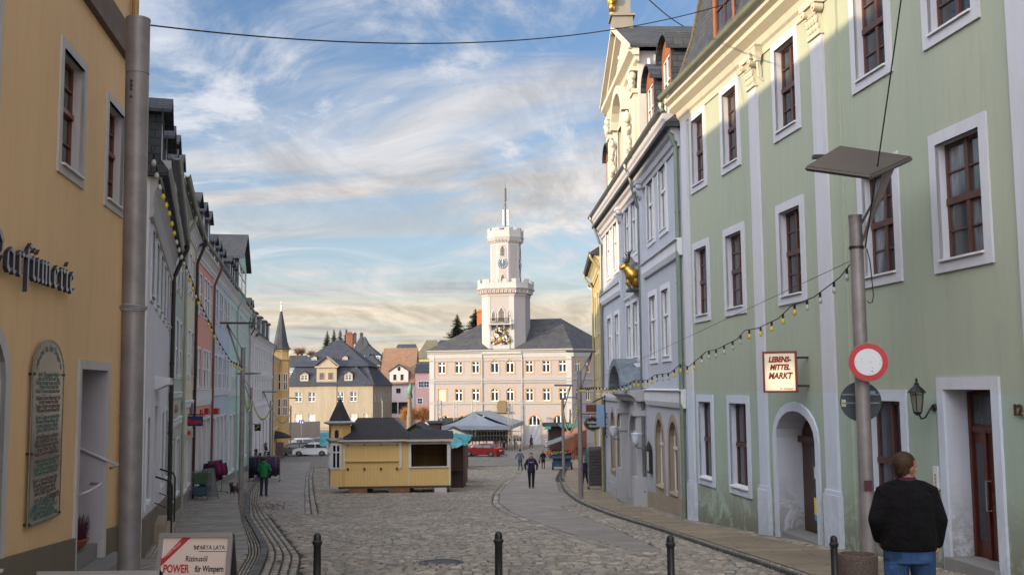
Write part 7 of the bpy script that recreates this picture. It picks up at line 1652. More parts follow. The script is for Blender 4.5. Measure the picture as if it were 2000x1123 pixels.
# ================================================================== people, animals
def remeshed(mb, voxel, smooth_it=4, fac=.5):
    me = bpy.data.meshes.new('t'); me.from_pydata(mb.v, [], mb.f); bm_ = __import__('bmesh').new(); bm_.from_mesh(me); __import__('bmesh').ops.recalc_face_normals(bm_, faces=bm_.faces); bm_.to_mesh(me); bm_.free()
    o = bpy.data.objects.new('t', me); COL.objects.link(o); r_ = o.modifiers.new('r', 'REMESH'); r_.mode = 'VOXEL'; r_.voxel_size = voxel; r_.use_smooth_shade = True
    s_ = o.modifiers.new('s', 'SMOOTH'); s_.iterations = smooth_it; s_.factor = fac
    dg = bpy.context.evaluated_depsgraph_get(); dg.update(); me2 = bpy.data.meshes.new_from_object(o.evaluated_get(dg)); bpy.data.objects.remove(o)
    return me2
def skinobj(mb, name, mat, parent, M, voxel=.012, it=4):
    me = remeshed(mb, voxel, it); me.transform(Matrix.Translation(-ORG[parent.name]) @ M); me.name = name; me.materials.clear(); me.materials.append(mat); me.polygons.foreach_set('use_smooth', [True]*len(me.polygons))
    o = bpy.data.objects.new(name, me); COL.objects.link(o); o.parent = parent; return o
def cloth(name, col, rough=.9, fold=.02, var=.2, sc=14):
    if name in MATS: return MATS[name]
    m, nt, N, L, bs = newmat(name); p = pos(N); a = nz(N, L, p, sc, 5, .65, .6); L.new(mixc(N, L, mr(N, L, a, .3, .75, 0, var*3), col, dk(col, .5)), bs.inputs['Base Color']); bs.inputs['Roughness'].default_value = rough; bs.inputs['Specular IOR Level'].default_value = .25; bump(N, L, bs, nz(N, L, p, sc, 4, .6, .8), .7, fold); MATS[name] = m; return m
SKIN = paint('skin', (.42, .21, .15), .55, 0, .08, 30)
def V3(*a): return Vector(a)
def hand(mb, w, d, palm_n, side, s=1.0, curl=.5):
    """w wrist, d direction of the hand, palm_n palm normal"""
    d = d.normalized(); palm_n = (palm_n-d*palm_n.dot(d)).normalized(); x = d.cross(palm_n)*side   # x: towards the thumb
    pc = w+d*.045*s
    mb.loft([[w+d*t*s+x*math.cos(a)*rx*s+palm_n*math.sin(a)*ry*s for a in [k*math.pi/5 for k in range(10)]] for t, rx, ry in ((-.01, .024, .02), (.02, .032, .017), (.06, .039, .015), (.088, .036, .013))])
    for i, (off, ln) in enumerate(((.028, .068), (.010, .078), (-.009, .072), (-.027, .056))):
        p = w+d*.085*s+x*off*s; c = curl*(1+.12*i); dd = d; pts = [p-d*.01*s]
        for sgm in range(3):
            dd = (dd*math.cos(c*.8)+palm_n*math.sin(c*.8)).normalized(); p = p+dd*ln*s*(.42, .32, .26)[sgm]; pts.append(p)
        mb.cone_chain(pts, [.0095*s, .009*s, .0082*s, .007*s], 7)
    t0 = w+d*.03*s+x*.03*s; t1 = t0+(d*.55+x*.7+palm_n*.3).normalized()*.038*s; t2 = t1+(d*.9+palm_n*.45).normalized()*.032*s; mb.cone_chain([t0, t1, t2], [.013*s, .0105*s, .0085*s], 7)
def person(label, loc, h=1.75, yaw=0, jacket=(.03, .03, .05), trousers=(.03, .04, .07), hair=(.05, .03, .02), shoes=(.02, .02, .02), arms=None, legs=None, fat=1.0, coat=0, hairlen=0, headturn=0, hood=False, scale_v=1.0, skirt=0, female=False, voxel=.016, extra=None, jm=None, tm=None, cat='person', collar=None, belly=0.0, sh_w=1.0, hs=1.0, hz=0.0, rings=None, sl=None, leg_r=None, pel=None):
    """local frame: +y is where the person faces; yaw turns it about z (0 = away from camera)"""
    root = thing('person', label, cat, loc); s = h/1.75; M = Matrix.Translation(loc) @ Matrix.Rotation(yaw, 4, 'Z') @ Matrix.Scale(s, 4)
    f = fat; arms = arms or {}; legs = legs or {}
    shw = .185*(.93 if female else 1)*(1+.3*(f-1))*sh_w
    A_ = {}
    for sd, k in ((-1, 'L'), (1, 'R')):
        el, wr = arms.get(k, ((sd*(.26+.09*(f-1)*2), .01, 1.14), (sd*(.285+.09*(f-1)*2), .06, .89))); A_[k] = (V3(sd*shw, 0, 1.42), V3(*el), V3(*wr))
    Lg = {}
    for sd, k in ((-1, 'L'), (1, 'R')):
        kn, an = legs.get(k, ((sd*.105, .015, .50), (sd*.115, -.01, .09))); Lg[k] = (V3(sd*.095, 0, .90), V3(*kn), V3(*an))
    # body: one continuous surface
    m = MB(); ht = Matrix.Rotation(headturn, 3, 'Z'); hc = V3(0, .015, 1.635+hz)
    ht = ht*hs
    def HP(x, y, z): return hc+ht @ V3(x, y, z)
    m.ell(hc+V3(0, 0, .02), (.076, .094, .098), 16, ht); m.ell(HP(0, .025, -.045), (.058, .068, .07), 14, ht); m.ell(HP(0, .06, -.085), (.028, .026, .024), 10, ht)
    m.tube([HP(0, .088, .01), HP(0, .108, -.028), HP(0, .092, -.036)], [.010, .016, .010], 8); m.ell(HP(0, .084, -.062), (.024, .012, .006), 8, ht); m.ell(HP(0, .084, -.072), (.020, .011, .006), 8, ht)
    for sx in (-1, 1): m.ell(HP(sx*.076, -.004, -.008), (.010, .020, .031), 8, ht); m.ell(HP(sx*.032, .080, .012), (.015, .010, .009), 8, ht); m.ell(HP(sx*.033, .088, .030), (.022, .009, .006), 8, ht); m.ell(HP(sx*.045, .06, -.02), (.022, .022, .02), 8, ht)
    m.tube([V3(0, -.005, 1.40), V3(0, 0, 1.50), V3(0, .012, 1.58)], [.075*f**.5, .060*f**.7, .060*f**.6], 12)
    m.loft([[V3(rx*math.cos(a), y0+ry*math.sin(a), z) for a in [k*math.pi/8 for k in range(16)]] for z, rx, ry, y0 in ((.86, .13, .10, 0), (.95, .15*f, .11*f, 0), (1.1, .13*f, .095*f, .01), (1.3, .145*f, .095*f, 0), (1.42, .14*f, .08, -.01), (1.46, .06, .06, 0))])
    for k, sd in (('L', -1), ('R', 1)):
        a, b, c = A_[k]; m.cone_chain([V3(a.x*.82, a.y, a.z-.06), b, c], [.046, .036, .026], 10); d = (c-b); pn = V3(-sd, .25, 0); hand(m, c+d.normalized()*.01, d, pn, 1 if sd < 0 else -1, 1.0, .45)
        a, b, c = Lg[k]; m.cone_chain([a, b, c], [.075, .050, .036], 10)
    body = skinobj(m, 'body', SKIN, root, M, min(voxel, .011 if voxel > .01 else voxel), 2)
    # eyes: small dark spheres
    if voxel < .015:
        e = MB(); 
        for sx in (-1, 1): e.ell(HP(sx*.032, .088, .012), (.009, .006, .006), 8)
        eo = MB(); eo.v = [tuple(M @ Vector(v)) for v in e.v]; eo.f = e.f; eo.build('eyes', BLACK, root)
    # jacket
    m = MB(); zb = .84-coat; g = .022; b_ = belly
    rings = rings or [(zb, .17*f+coat*.10, .125*f+coat*.10, b_*.3), (zb+.05, .172*f+coat*.09, .13*f+coat*.08, b_*.5), (1.0, .168*f, .128*f, b_), (1.15, .165*f, .125*f, b_*.8), (1.30, .183*f**.8, .13*f**.8, b_*.2), (1.40, .185*f**.6*(sh_w), .115*f**.6, -.01), (1.455, .11*f**.5, .08, -.01), (1.485, .075*f**.5, .068*f**.4, 0)]
    m.loft([[V3(rx*math.cos(a), y0+ry*math.sin(a), z) for a in [k*math.pi/9 for k in range(18)]] for z, rx, ry, y0 in rings])
    for sd in (-1, 1): m.tube([V3(sd*.05, -.01, 1.455), V3(sd*shw*.6, -.01, 1.43), V3(sd*shw*1.08, -.01, 1.36)], [.05, .06, .075], 10)
    for k in 'LR': a, b, c = A_[k]; m.cone_chain([a+V3(-.015 if a.x > 0 else .015, 0, -.05-.02*(hs > 1)), b, c-(c-b).normalized()*.01], sl or [.073*f**.7, .056*f**.9, .042], 12)
    if hood: m.ell(V3(0, -.085, 1.50), (.11, .07, .08), 12); m.tube([V3(-.09, 0, 1.49), V3(0, -.09, 1.52), V3(.09, 0, 1.49)], .035, 8)
    jo = skinobj(m, 'coat' if coat > .1 else 'jacket', jm or cloth('jacket_%d_%d_%d' % tuple(int(c*999) for c in jacket), jacket), root, M, voxel, 3)
    if collar:
        m = MB(); m.loft([[V3(r0*math.cos(a), .004+r0*math.sin(a), z) for a in [k*math.pi/9 for k in range(18)]] for z, r0 in ((1.46, .098), (1.50, .088), (1.525, .078), (1.50, .068))]); skinobj(m, 'collar', collar, root, M, .008, 1)
    # trousers / skirt
    m = MB(); m.loft([[V3(rx*math.cos(a), b_*.2+ry*math.sin(a), z) for a in [k*math.pi/8 for k in range(16)]] for z, rx, ry in ((.80, .16*f, .115*f), (.90, .165*f, .12*f), (1.0, .15*f, .11*f))])
    lr = leg_r or (.092*f**.9, .066*f**.7, .055*f**.5)
    if pel: m = MB(); m.loft([[V3(rx*math.cos(a), ry*math.sin(a), z) for a in [k*math.pi/10 for k in range(20)]] for z, rx, ry in pel])
    for k in 'LR': a, b, c = Lg[k]; m.cone_chain([a+V3(a.x*.25*(f-1)*3, 0, 0), b+V3(b.x*.3*(f-1), 0, 0), c+V3(0, 0, .0)], lr if not female else (.085, .055, .04), 12)
    skinobj(m, 'trousers', tm or cloth('trousers_%d_%d_%d' % tuple(int(c*999) for c in trousers), trousers), root, M, voxel, 3)
    if skirt:
        m = MB(); m.loft([[V3(rx*math.cos(a)*(1+.08*math.sin(a*5)), rx*.8*math.sin(a), z) for a in [k*math.pi/10 for k in range(20)]] for z, rx in ((1.0-skirt, .30), (.8, .22), (1.0, .16))]); skinobj(m, 'skirt', jm or cloth('trousers_%d_%d_%d' % tuple(int(c*999) for c in jacket), jacket), root, M, voxel, 2)
    for k in 'LR':
        a, b, c = Lg[k]; m = MB(); d = (c-b); y_ = c.y; m.tube([c+V3(0, -.055, -.045), c+V3(0, .04, -.045), c+V3(0, .13, -.058), c+V3(0, .175, -.062)], [.042, .045, .040, .024], 10); m.cone_chain([c+V3(0, 0, .02), c+V3(0, 0, -.04)], [.042, .044], 8); skinobj(m, 'shoe', cloth('shoes_%d' % int(shoes[0]*999), shoes, .5, .003), root, M, voxel, 1)
    m = MB(); m.ell(hc+ht @ V3(0, -.012, .035), (.086, .100, .096), 20, ht); m.ell(HP(0, -.026, -.012), (.070, .072, .078), 14, ht)
    if hairlen: m.loft([[hc+ht @ V3(rx*math.cos(a), -.035+ry*math.sin(a), z) for a in [k*math.pi/6 for k in range(12)]] for z, rx, ry in ((.05, .085, .075), (-.06, .09, .06), (-.06-hairlen*.6, .10, .055), (-.06-hairlen, .07, .035))])
    mm = MB(); mm.v, mm.f = m.v, m.f
    if not hairlen:
        m.ell(HP(0, -.03, -.02), (.06, .06, .07), 12, ht)
    # trim the hair shell off the face by pushing front-low vertices inside
    out = []
    for v in m.v:
        q = ht.inverted() @ (Vector(v)-hc)
        if q.y > .03 and q.z < .062 and not (hairlen and abs(q.x) > .07): q = Vector((q.x*.75, .02, max(q.z, .045)))
        out.append(tuple(hc+ht @ q))
    m.v = out
    if hs > 1:
        sm_ = MB(); r_ = random.Random(11); Mi = M.to_3x3()
        for v in [Vector(r_.choice(out)) for _ in range(3800)]:
            q = v-hc; n_ = q.normalized(); v = v+Vector((r_.gauss(0, .012), r_.gauss(0, .012), r_.gauss(0, .012)))
            n_ = (v-hc).normalized(); v = hc+n_*min((v-hc).length, .108); d_ = (Vector((r_.gauss(0, .35), -.35, -1))+n_*.55); d_ = d_.normalized()*r_.uniform(.018, .034); s_ = n_.cross(d_).normalized()*.0013; v = v+n_*.003
            sm_.poly(M @ (v-s_), M @ (v+s_), M @ (v+d_))
        sm_.build('hair_strands', cloth('strand', (.075, .036, .018), .45, .001, .6, 90), root)
    ho = skinobj(m, 'hair', cloth('hair_%d' % int(hair[0]*999+hair[1]*77), hair, .6, .006, .5, 60), root, M, min(voxel, .009), 1)
    if extra: extra(root, M, A_, body)
    return root
# the heavy man in the right foreground
YM = 8.95; mx = P(1768, 900, YM); L0 = Vector((mx.x, YM, gz(YM)+.04))
def near_extra(root, M, A_, body):
    el, w = A_['R'][1], A_['R'][2]; d = (w-el).normalized(); p = w+d*.11+V3(-.035, .03, -.03); m = MB(); m.tube([M @ p, M @ (p+V3(-.05, -.02, .012))], .0042, 8); m.build('cigarette', paint('cigarette_white', (.75, .73, .7), .7), root)
JEAN = cloth('blue_jeans', (.035, .085, .20), .85, .03, .55, 7)
hn_ = thing
person('heavy man in a black fleece jacket and blue jeans, seen from behind in the foreground', L0, h=(P(1765, 880, YM).z-L0.z), yaw=R(-4), jacket=(.006, .005, .007), tm=JEAN, jm=cloth('black_fleece', (.0045, .0035, .005), 1.0, .07, .5, 9), hair=(.050, .024, .012), fat=1.15, rings=[(.87, .235, .175, 0), (.91, .250, .19, 0), (1.0, .25, .20, 0), (1.15, .25, .20, .0), (1.28, .238, .175, -.01), (1.36, .218, .15, -.015), (1.42, .17, .115, -.015), (1.465, .11, .09, -.01), (1.50, .085, .08, 0)], sl=[.088, .076, .052], leg_r=(.125, .095, .08), pel=((.76, .21, .15), (.88, .225, .165), (.98, .22, .16)), headturn=R(-62), voxel=.0085, collar=cloth('maroon_shirt', (.06, .012, .03), .8), arms={'L': ((-.285, -.03, 1.14), (-.225, .15, .95)), 'R': ((.262, -.04, 1.14), (.262, .03, .92))}, legs={'L': ((-.12, .02, .50), (-.14, -.01, .09)), 'R': ((.12, .02, .50), (.14, -.01, .09))}, extra=near_extra, sh_w=1.12, hs=1.12, hz=-.035)
def gp(px, py): return onG(px, py)
def hgt(px, pt, g): return P(px, pt, g.y).z-g.z
WALK = {'L': ((-.10, .10, .50), (-.11, -.08, .12)), 'R': ((.10, .08, .49), (.11, .28, .09))}
WALK2 = {'L': ((-.10, .12, .50), (-.10, .30, .09)), 'R': ((.10, .04, .50), (.11, -.22, .14))}
g = gp(515, 970); g.z += .03
person('man in a green hooded jacket and dark trousers facing a clothes rack', g, h=hgt(515, 892, g), yaw=R(-5), jm=cloth('green_jacket', (.01, .17, .05), .6, .03, .3), trousers=(.02, .025, .04), hair=(.04, .03, .025), fat=1.08, hood=True, arms={'L': ((-.29, .05, 1.15), (-.22, .26, 1.05)), 'R': ((.29, .05, 1.15), (.22, .26, 1.05))})
g = gp(1038, 954); g.z += .02
def straps(root, M, A_, body):
    m = MB()
    for sx in (-1, 1): m.tube([M @ V3(sx*.10, .02, 1.47), M @ V3(sx*.125, .125, 1.38), M @ V3(sx*.14, .14, 1.15), M @ V3(sx*.15, .11, 1.02)], .014, 6)
    m.build('backpack_strap', cloth('strap_purple', (.10, .07, .16), .7), root)
    m = MB(); m.hexa([M @ V3(x, y, z) for z in (1.27, 1.32) for x, y in ((-.09, .14), (.09, .14), (.09, .155), (-.09, .155))]); m.build('chest_print', cloth('print_grey', (.2, .2, .28), .7), root)
person('young man in a navy hooded jacket walking towards the camera on the right lane', g, h=hgt(1038, 884, g), yaw=R(180), jm=cloth('navy_hoodie', (.018, .014, .035), .85, .03), trousers=(.012, .012, .014), hair=(.05, .03, .02), fat=1.12, hood=True, extra=straps, arms={'L': ((-.31, -.01, 1.14), (-.27, .12, .92)), 'R': ((.31, -.01, 1.14), (.27, .12, .92))}, legs={'L': ((-.09, .02, .50), (-.08, -.03, .09)), 'R': ((.09, .02, .50), (.085, .04, .09))})
g = gp(1016, 919)
person('man in a grey jacket and jeans walking away behind the navy hooded man', g, h=hgt(1015, 877, g), yaw=R(-15), jacket=(.10, .11, .15), trousers=(.04, .08, .13), legs=WALK, arms={'L': ((-.30, -.12, 1.18), (-.34, -.22, .95)), 'R': ((.30, -.05, 1.16), (.26, .15, 1.05))})
g = gp(1061, 916)
def bag(root, M, A_, body): m = MB(); w = A_['R'][2]; m.box(M @ (w+V3(.04, 0, -.22)), (.12, .3, .26)); m.tube([M @ (w+V3(.04, -.1, -.1)), M @ (w+V3(.02, 0, .0)), M @ (w+V3(.04, .1, -.1))], .01, 5); m.build('handbag', cloth('bag_red', (.16, .03, .03), .5), root)
person('woman in a long black coat carrying a red handbag on the right lane', g, h=hgt(1060, 879, g), yaw=R(180), jacket=(.010, .010, .013), trousers=(.01, .01, .012), hair=(.035, .015, .01), hairlen=.15, coat=.22, female=True, legs=WALK, extra=bag, arms={'L': ((-.26, .02, 1.15), (-.14, .18, 1.08)), 'R': ((.27, -.03, 1.15), (.30, .02, .92))})
g = gp(984, 889)
person('woman in a dark coat and pale leggings striding across the square', g, h=hgt(984, 859, g), yaw=R(-100), jacket=(.015, .016, .03), trousers=(.20, .17, .19), hair=(.03, .015, .01), hairlen=.15, coat=.15, female=True, legs=WALK, arms={'L': ((-.25, .0, 1.15), (-.2, .2, 1.1)), 'R': ((.25, -.05, 1.15), (.22, .2, 1.12))})
g = gp(1038, 878)
person('person in a dark flared coat walking in the sunlit part of the square', g, h=hgt(1038, 849, g), yaw=R(60), jacket=(.05, .035, .03), trousers=(.04, .03, .03), shoes=(.5, .5, .5), coat=.25, skirt=.42, female=True, legs=WALK2)
g = gp(1142, 947); g.z += .05
person('elderly man in a dark jacket half hidden behind the right lamp post', g, h=hgt(1142, 895, g), yaw=R(-30), jacket=(.012, .013, .028), trousers=(.015, .018, .03), hair=(.22, .21, .2), fat=1.2, legs=WALK)
g = gp(588, 889)
person('adult in a dark red jacket and jeans holding a child by the hand', g, h=hgt(588, 861, g), yaw=R(10), jacket=(.10, .015, .022), trousers=(.04, .07, .13), hair=(.03, .02, .015), fat=1.1, arms={'L': ((-.27, 0, 1.15), (-.28, .05, .92)), 'R': ((.29, 0, 1.15), (.40, .03, .95))})
g = gp(600.5, 889)
person('small child in a purple snowsuit beside the adult in red', g, h=hgt(600, 872, g), yaw=R(10), jacket=(.22, .09, .42), trousers=(.10, .06, .18), hair=(.35, .25, .45), fat=1.3, arms={'L': ((-.33, 0, 1.25), (-.48, .0, 1.42)), 'R': ((.31, 0, 1.15), (.36, .05, .95))}, cat='child')
for px, pt, pb_, Y, col, lb in ((769, 815, 826, 163, (.5, .02, .02), 'person in a bright red jacket near the willow tree'), (776, 818, 828, 160, (.10, .11, .13), 'person in grey beside the one in red near the willow tree')):
    b_ = P(px, pb_, Y); b_.z = gz(Y); person(lb, b_, h=1.7, yaw=R(40), jacket=col, legs=WALK, voxel=.02)
g = onG(1000-15, 868); g = Vector((P(984, 850, 129.5).x, 129.5, gz(129.5)))
person('person in black standing at the rail in front of the stage', g, h=1.78, yaw=0, jacket=(.015, .02, .018), trousers=(.02, .03, .05), fat=1.15)
# dog
g = gp(457, 972); g.z += .055; root = thing('dog', 'small black and tan dog with white paws standing on the left pavement', 'dog', g); Md = Matrix.Translation(g) @ Matrix.Rotation(R(172), 4, 'Z') @ Matrix.Scale(1.0, 4)
m = MB(); m.loft([[V3(rx*math.cos(a), y, z+rz*math.sin(a)) for a in [k*math.pi/6 for k in range(12)]] for y, rx, rz, z in ((-.26, .05, .07, .34), (-.18, .10, .11, .33), (0, .10, .11, .32), (.14, .115, .14, .32), (.22, .08, .10, .35))])
m.tube([V3(0, .18, .37), V3(0, .26, .46), V3(0, .30, .50)], [.09, .075, .07], 10); m.ell(V3(0, .32, .52), (.078, .085, .075), 12); m.tube([V3(0, .36, .50), V3(0, .45, .485)], [.045, .025], 10)
for sx in (-1, 1): m.tube([V3(sx*.05, .30, .56), V3(sx*.075, .29, .63)], [.028, .006], 6); m.cone_chain([V3(sx*.07, .16, .28), V3(sx*.07, .17, .14), V3(sx*.07, .17, .03)], [.045, .026, .022], 8); m.ell(V3(sx*.07, .19, .02), (.026, .038, .02), 8)
for sx in (-1, 1): m.cone_chain([V3(sx*.07, -.17, .28), V3(sx*.075, -.12, .19), V3(sx*.075, -.22, .12), V3(sx*.075, -.20, .02)], [.065, .042, .022, .02], 8); m.ell(V3(sx*.075, -.18, .02), (.026, .038, .02), 8)
m.tube([V3(0, -.25, .37), V3(0, -.33, .44), V3(0, -.34, .54)], [.03, .028, .012], 8)
m2_, nt, N, L, bs = newmat('dog_fur'); p = pos(N); sp_ = N.new('ShaderNodeSeparateXYZ'); L.new(p, sp_.inputs[0]); x = mixc(N, L, mth(N, L, 'MULTIPLY', mr(N, L, sp_.outputs[2], g.z+.16, g.z+.10, 0, 1), 1.0), (.012, .010, .009), (.38, .31, .24)); x = mixc(N, L, mr(N, L, nz(N, L, p, 7, 3, .6), .58, .64, 0, .85), x, (.16, .07, .03)); L.new(x, bs.inputs['Base Color']); bs.inputs['Roughness'].default_value = .85; bump(N, L, bs, nz(N, L, p, 90, 4, .7), .8, .01)
skinobj(m, 'body', m2_, root, Md, .012, 2)
# ================================================================== vehicles
def car(label, c, L_=4.1, W_=1.75, H_=1.48, yaw=0, col=(.6, .6, .62), kind='hatch', light=(.5, .03, .02)):
    root = thing('parked_car', label, 'car', c); M = Matrix.Translation(c) @ Matrix.Rotation(yaw, 4, 'Z'); hl = L_/2   # +x is the front
    if kind == 'van': top = [(-hl, .5), (-hl, H_-.1), (-hl+.15, H_), (hl-1.2, H_), (hl-.55, 1.25), (hl-.05, 1.0), (hl, .55)]
    elif kind == 'sedan': top = [(-hl, .55), (-hl+.03, .95), (-hl+.55, 1.0), (-hl+1.15, H_-.04), (-hl+1.7, H_), (-.0, H_-.03), (hl-1.35, .98), (hl-.15, .80), (hl, .55)]
    else: top = [(-hl, .55), (-hl+.02, .98), (-hl+.30, H_-.12), (-hl+.65, H_), (.2, H_-.02), (hl-1.15, 1.02), (hl-.2, .82), (hl, .55)]
    wr = .33 if kind != 'suv' else .36; wx = (-hl+.72, hl-.78); bot = []
    for x in wx: bot += [(x-(wr+.06)*math.cos(a), .22+(wr+.08)*math.sin(a)) for a in [k*math.pi/8 for k in range(9)]]
    poly = top[::-1]; prof_ = top+[(hl-.05, .24)]+[(x, z) for x, z in reversed(bot)]+[(-hl+.05, .24)]
    belt = .95 if kind != 'van' else 1.15; m = MB(); yr = []
    def wid(z, t): k = 0 if z < belt else (z-belt)/(H_-belt); return (W_/2-.16*k)*t
    def ring_(y, sc): return [M @ V3(x*sc if abs(x) > hl-.3 else x, math.copysign(wid(z, abs(y)), y) if y else 0, z-(.03 if abs(y) > .99 and z > belt else 0)) for x, z in prof_]
    m.loft([ring_(-1.0, .985), ring_(-.93, 1), ring_(.93, 1), ring_(1.0, .985)]); body = m.build('body', paint('car_%d_%d' % (int(col[0]*99), int(col[2]*99)), col, .25, .1, .04, 2, spec=.6), root, smooth=True, angle=35)
    # glass along each side, windscreen, rear window
    gtop = [(x, z) for x, z in top if z > belt+.02]
    for sd in (-1, 1):
        xs0, xs1 = gtop[0][0]+.12, gtop[-1][0]-.05
        for a, b in ((0, .47), (.51, 1)):
            m = MB(); lo = belt+.03; hi = H_-.14; sh0, sh1 = .18, .42; x0 = xs0+(xs1-xs0)*a; x1 = xs0+(xs1-xs0)*b
            q = [(x0-(0 if a else 0), lo), (x1+(.25 if b == 1 else 0), lo), (x1-(sh1 if b == 1 else 0), hi), (x0+(sh0 if not a else 0), hi)]
            m.poly(*[M @ V3(x, sd*(wid(z, 1)+.012-(.0)), z) for x, z in q]); m.build('side_window', GLASSD, root)
    for (x0, z0_), (x1, z1_), nm in ((top[-3], gtop[-1] if gtop[-1] != top[-3] else gtop[-1], 'windscreen'), (gtop[0] if kind != 'sedan' else top[2], gtop[1] if kind != 'sedan' else top[3], 'rear_window')):
        if nm == 'windscreen': x0, z0_ = top[-3]; x1, z1_ = top[-4]
        if kind == 'hatch' and nm == 'rear_window': x0, z0_ = top[1]; x1, z1_ = top[2]
        a, b = .1, .88; p0 = (x0+(x1-x0)*a, z0_+(z1_-z0_)*a); p1 = (x0+(x1-x0)*b, z0_+(z1_-z0_)*b); dx, dz = z1_-z0_, -(x1-x0); l_ = math.hypot(dx, dz); sg = 1 if (nm == 'windscreen') else -1
        ox, oz = abs(dx)/l_*.015*sg, abs(dz)/l_*.015; m = MB(); m.poly(*[M @ V3(p[0]+ox, y*(wid(p[1], 1)-.12), p[1]+oz) for p, y in ((p0, -1), (p0, 1), (p1, 1), (p1, -1))]); m.build(nm, GLASSD, root)
    for x in wx:
        for sd in (-1, 1):
            m = MB(); y0 = sd*(W_/2-.2); y1 = sd*(W_/2-.01); k = 20
            m.loft([[M @ V3(x+r_*math.cos(a*2*math.pi/k), y, wr+r_*math.sin(a*2*math.pi/k)) for a in range(k)] for r_, y in ((wr*.9, y0), (wr, y0), (wr, y1-sd*.02), (wr*.9, y1))]); w_ = m.build('wheel', BLACK, root)
            m = MB(); m.loft([[M @ V3(x+r_*math.cos(a*2*math.pi/k), y, wr+r_*math.sin(a*2*math.pi/k)) for a in range(k)] for r_, y in ((wr*.62, y1-sd*.02), (wr*.60, y1+sd*.006), (.05, y1+sd*.004))]); m.build('rim', ZINC, w_)
    for sd in (-1, 1):
        m = MB(); m.hexa([M @ V3(x, sd*y, z) for z in (.66, .80) for x, y in ((hl-.30, W_/2-.06), (hl-.30, W_/2+.008), (hl-.06, W_/2-.16), (hl+.0, W_/2-.5))]); m.build('headlight', WHITEW, root)
        m = MB(); m.hexa([M @ V3(x, sd*y, z) for z in (.78, .93) for x, y in ((-hl-.012, W_/2-.40), (-hl-.012, W_/2-.05), (-hl+.22, W_/2+.008), (-hl+.22, W_/2-.03))]); m.build('tail_light', paint('tail_red', light, .3), root)
        m = MB(); m.ell(M @ V3(hl-1.45, sd*(W_/2+.1), 1.0), (.1, .09, .07), 8); m.build('mirror', MATS[body.data.materials[0].name] if body.data.materials[0].name in MATS else BLACK, root)
    m = MB(); m.hexa([M @ V3(-hl+dx, y, z) for z in (.62, .73) for dx, y in ((-.02, -.26), (-.02, .26), (.01, .26), (.01, -.26))]); m.build('licence_plate', WHITEW, root)
    m = MB(); m.hexa([M @ V3(x, y, z) for z in (.2, .5) for x, y in ((-hl-.03, -W_/2+.05), (-hl-.03, W_/2-.05), (-hl+.3, W_/2-.0), (-hl+.3, -W_/2+.0))]); m.build('bumper', body.data.materials[0], root)
    return root
def cg(px, Y): q = P(px, 850, Y); return Vector((q.x, Y, gz(Y)))
car('white hatchback parked left of the kiosk, facing left', cg(608, 118), yaw=R(183), col=(.62, .64, .70))
car('white estate car parked behind the white hatchback near the turret house', cg(580, 132), L_=4.4, H_=1.62, yaw=R(205), col=(.50, .54, .62))
car('dark blue car parked at the foot of the beige mansard house', cg(634, 150), yaw=R(184), col=(.03, .05, .075))
car('dark car half hidden behind the white cars by the pavement', cg(573, 119), L_=4.0, yaw=R(200), col=(.03, .03, .035))
car('dark red saloon car driving off behind the turquoise tarpaulin', cg(944, 112), L_=4.2, kind='sedan', H_=1.4, yaw=R(152), col=(.20, .012, .012))
car('white van with a red stripe parked before the beige house wing', cg(832, 168), L_=5.4, H_=2.3, W_=2.0, kind='van', yaw=R(180), col=(.62, .62, .62))
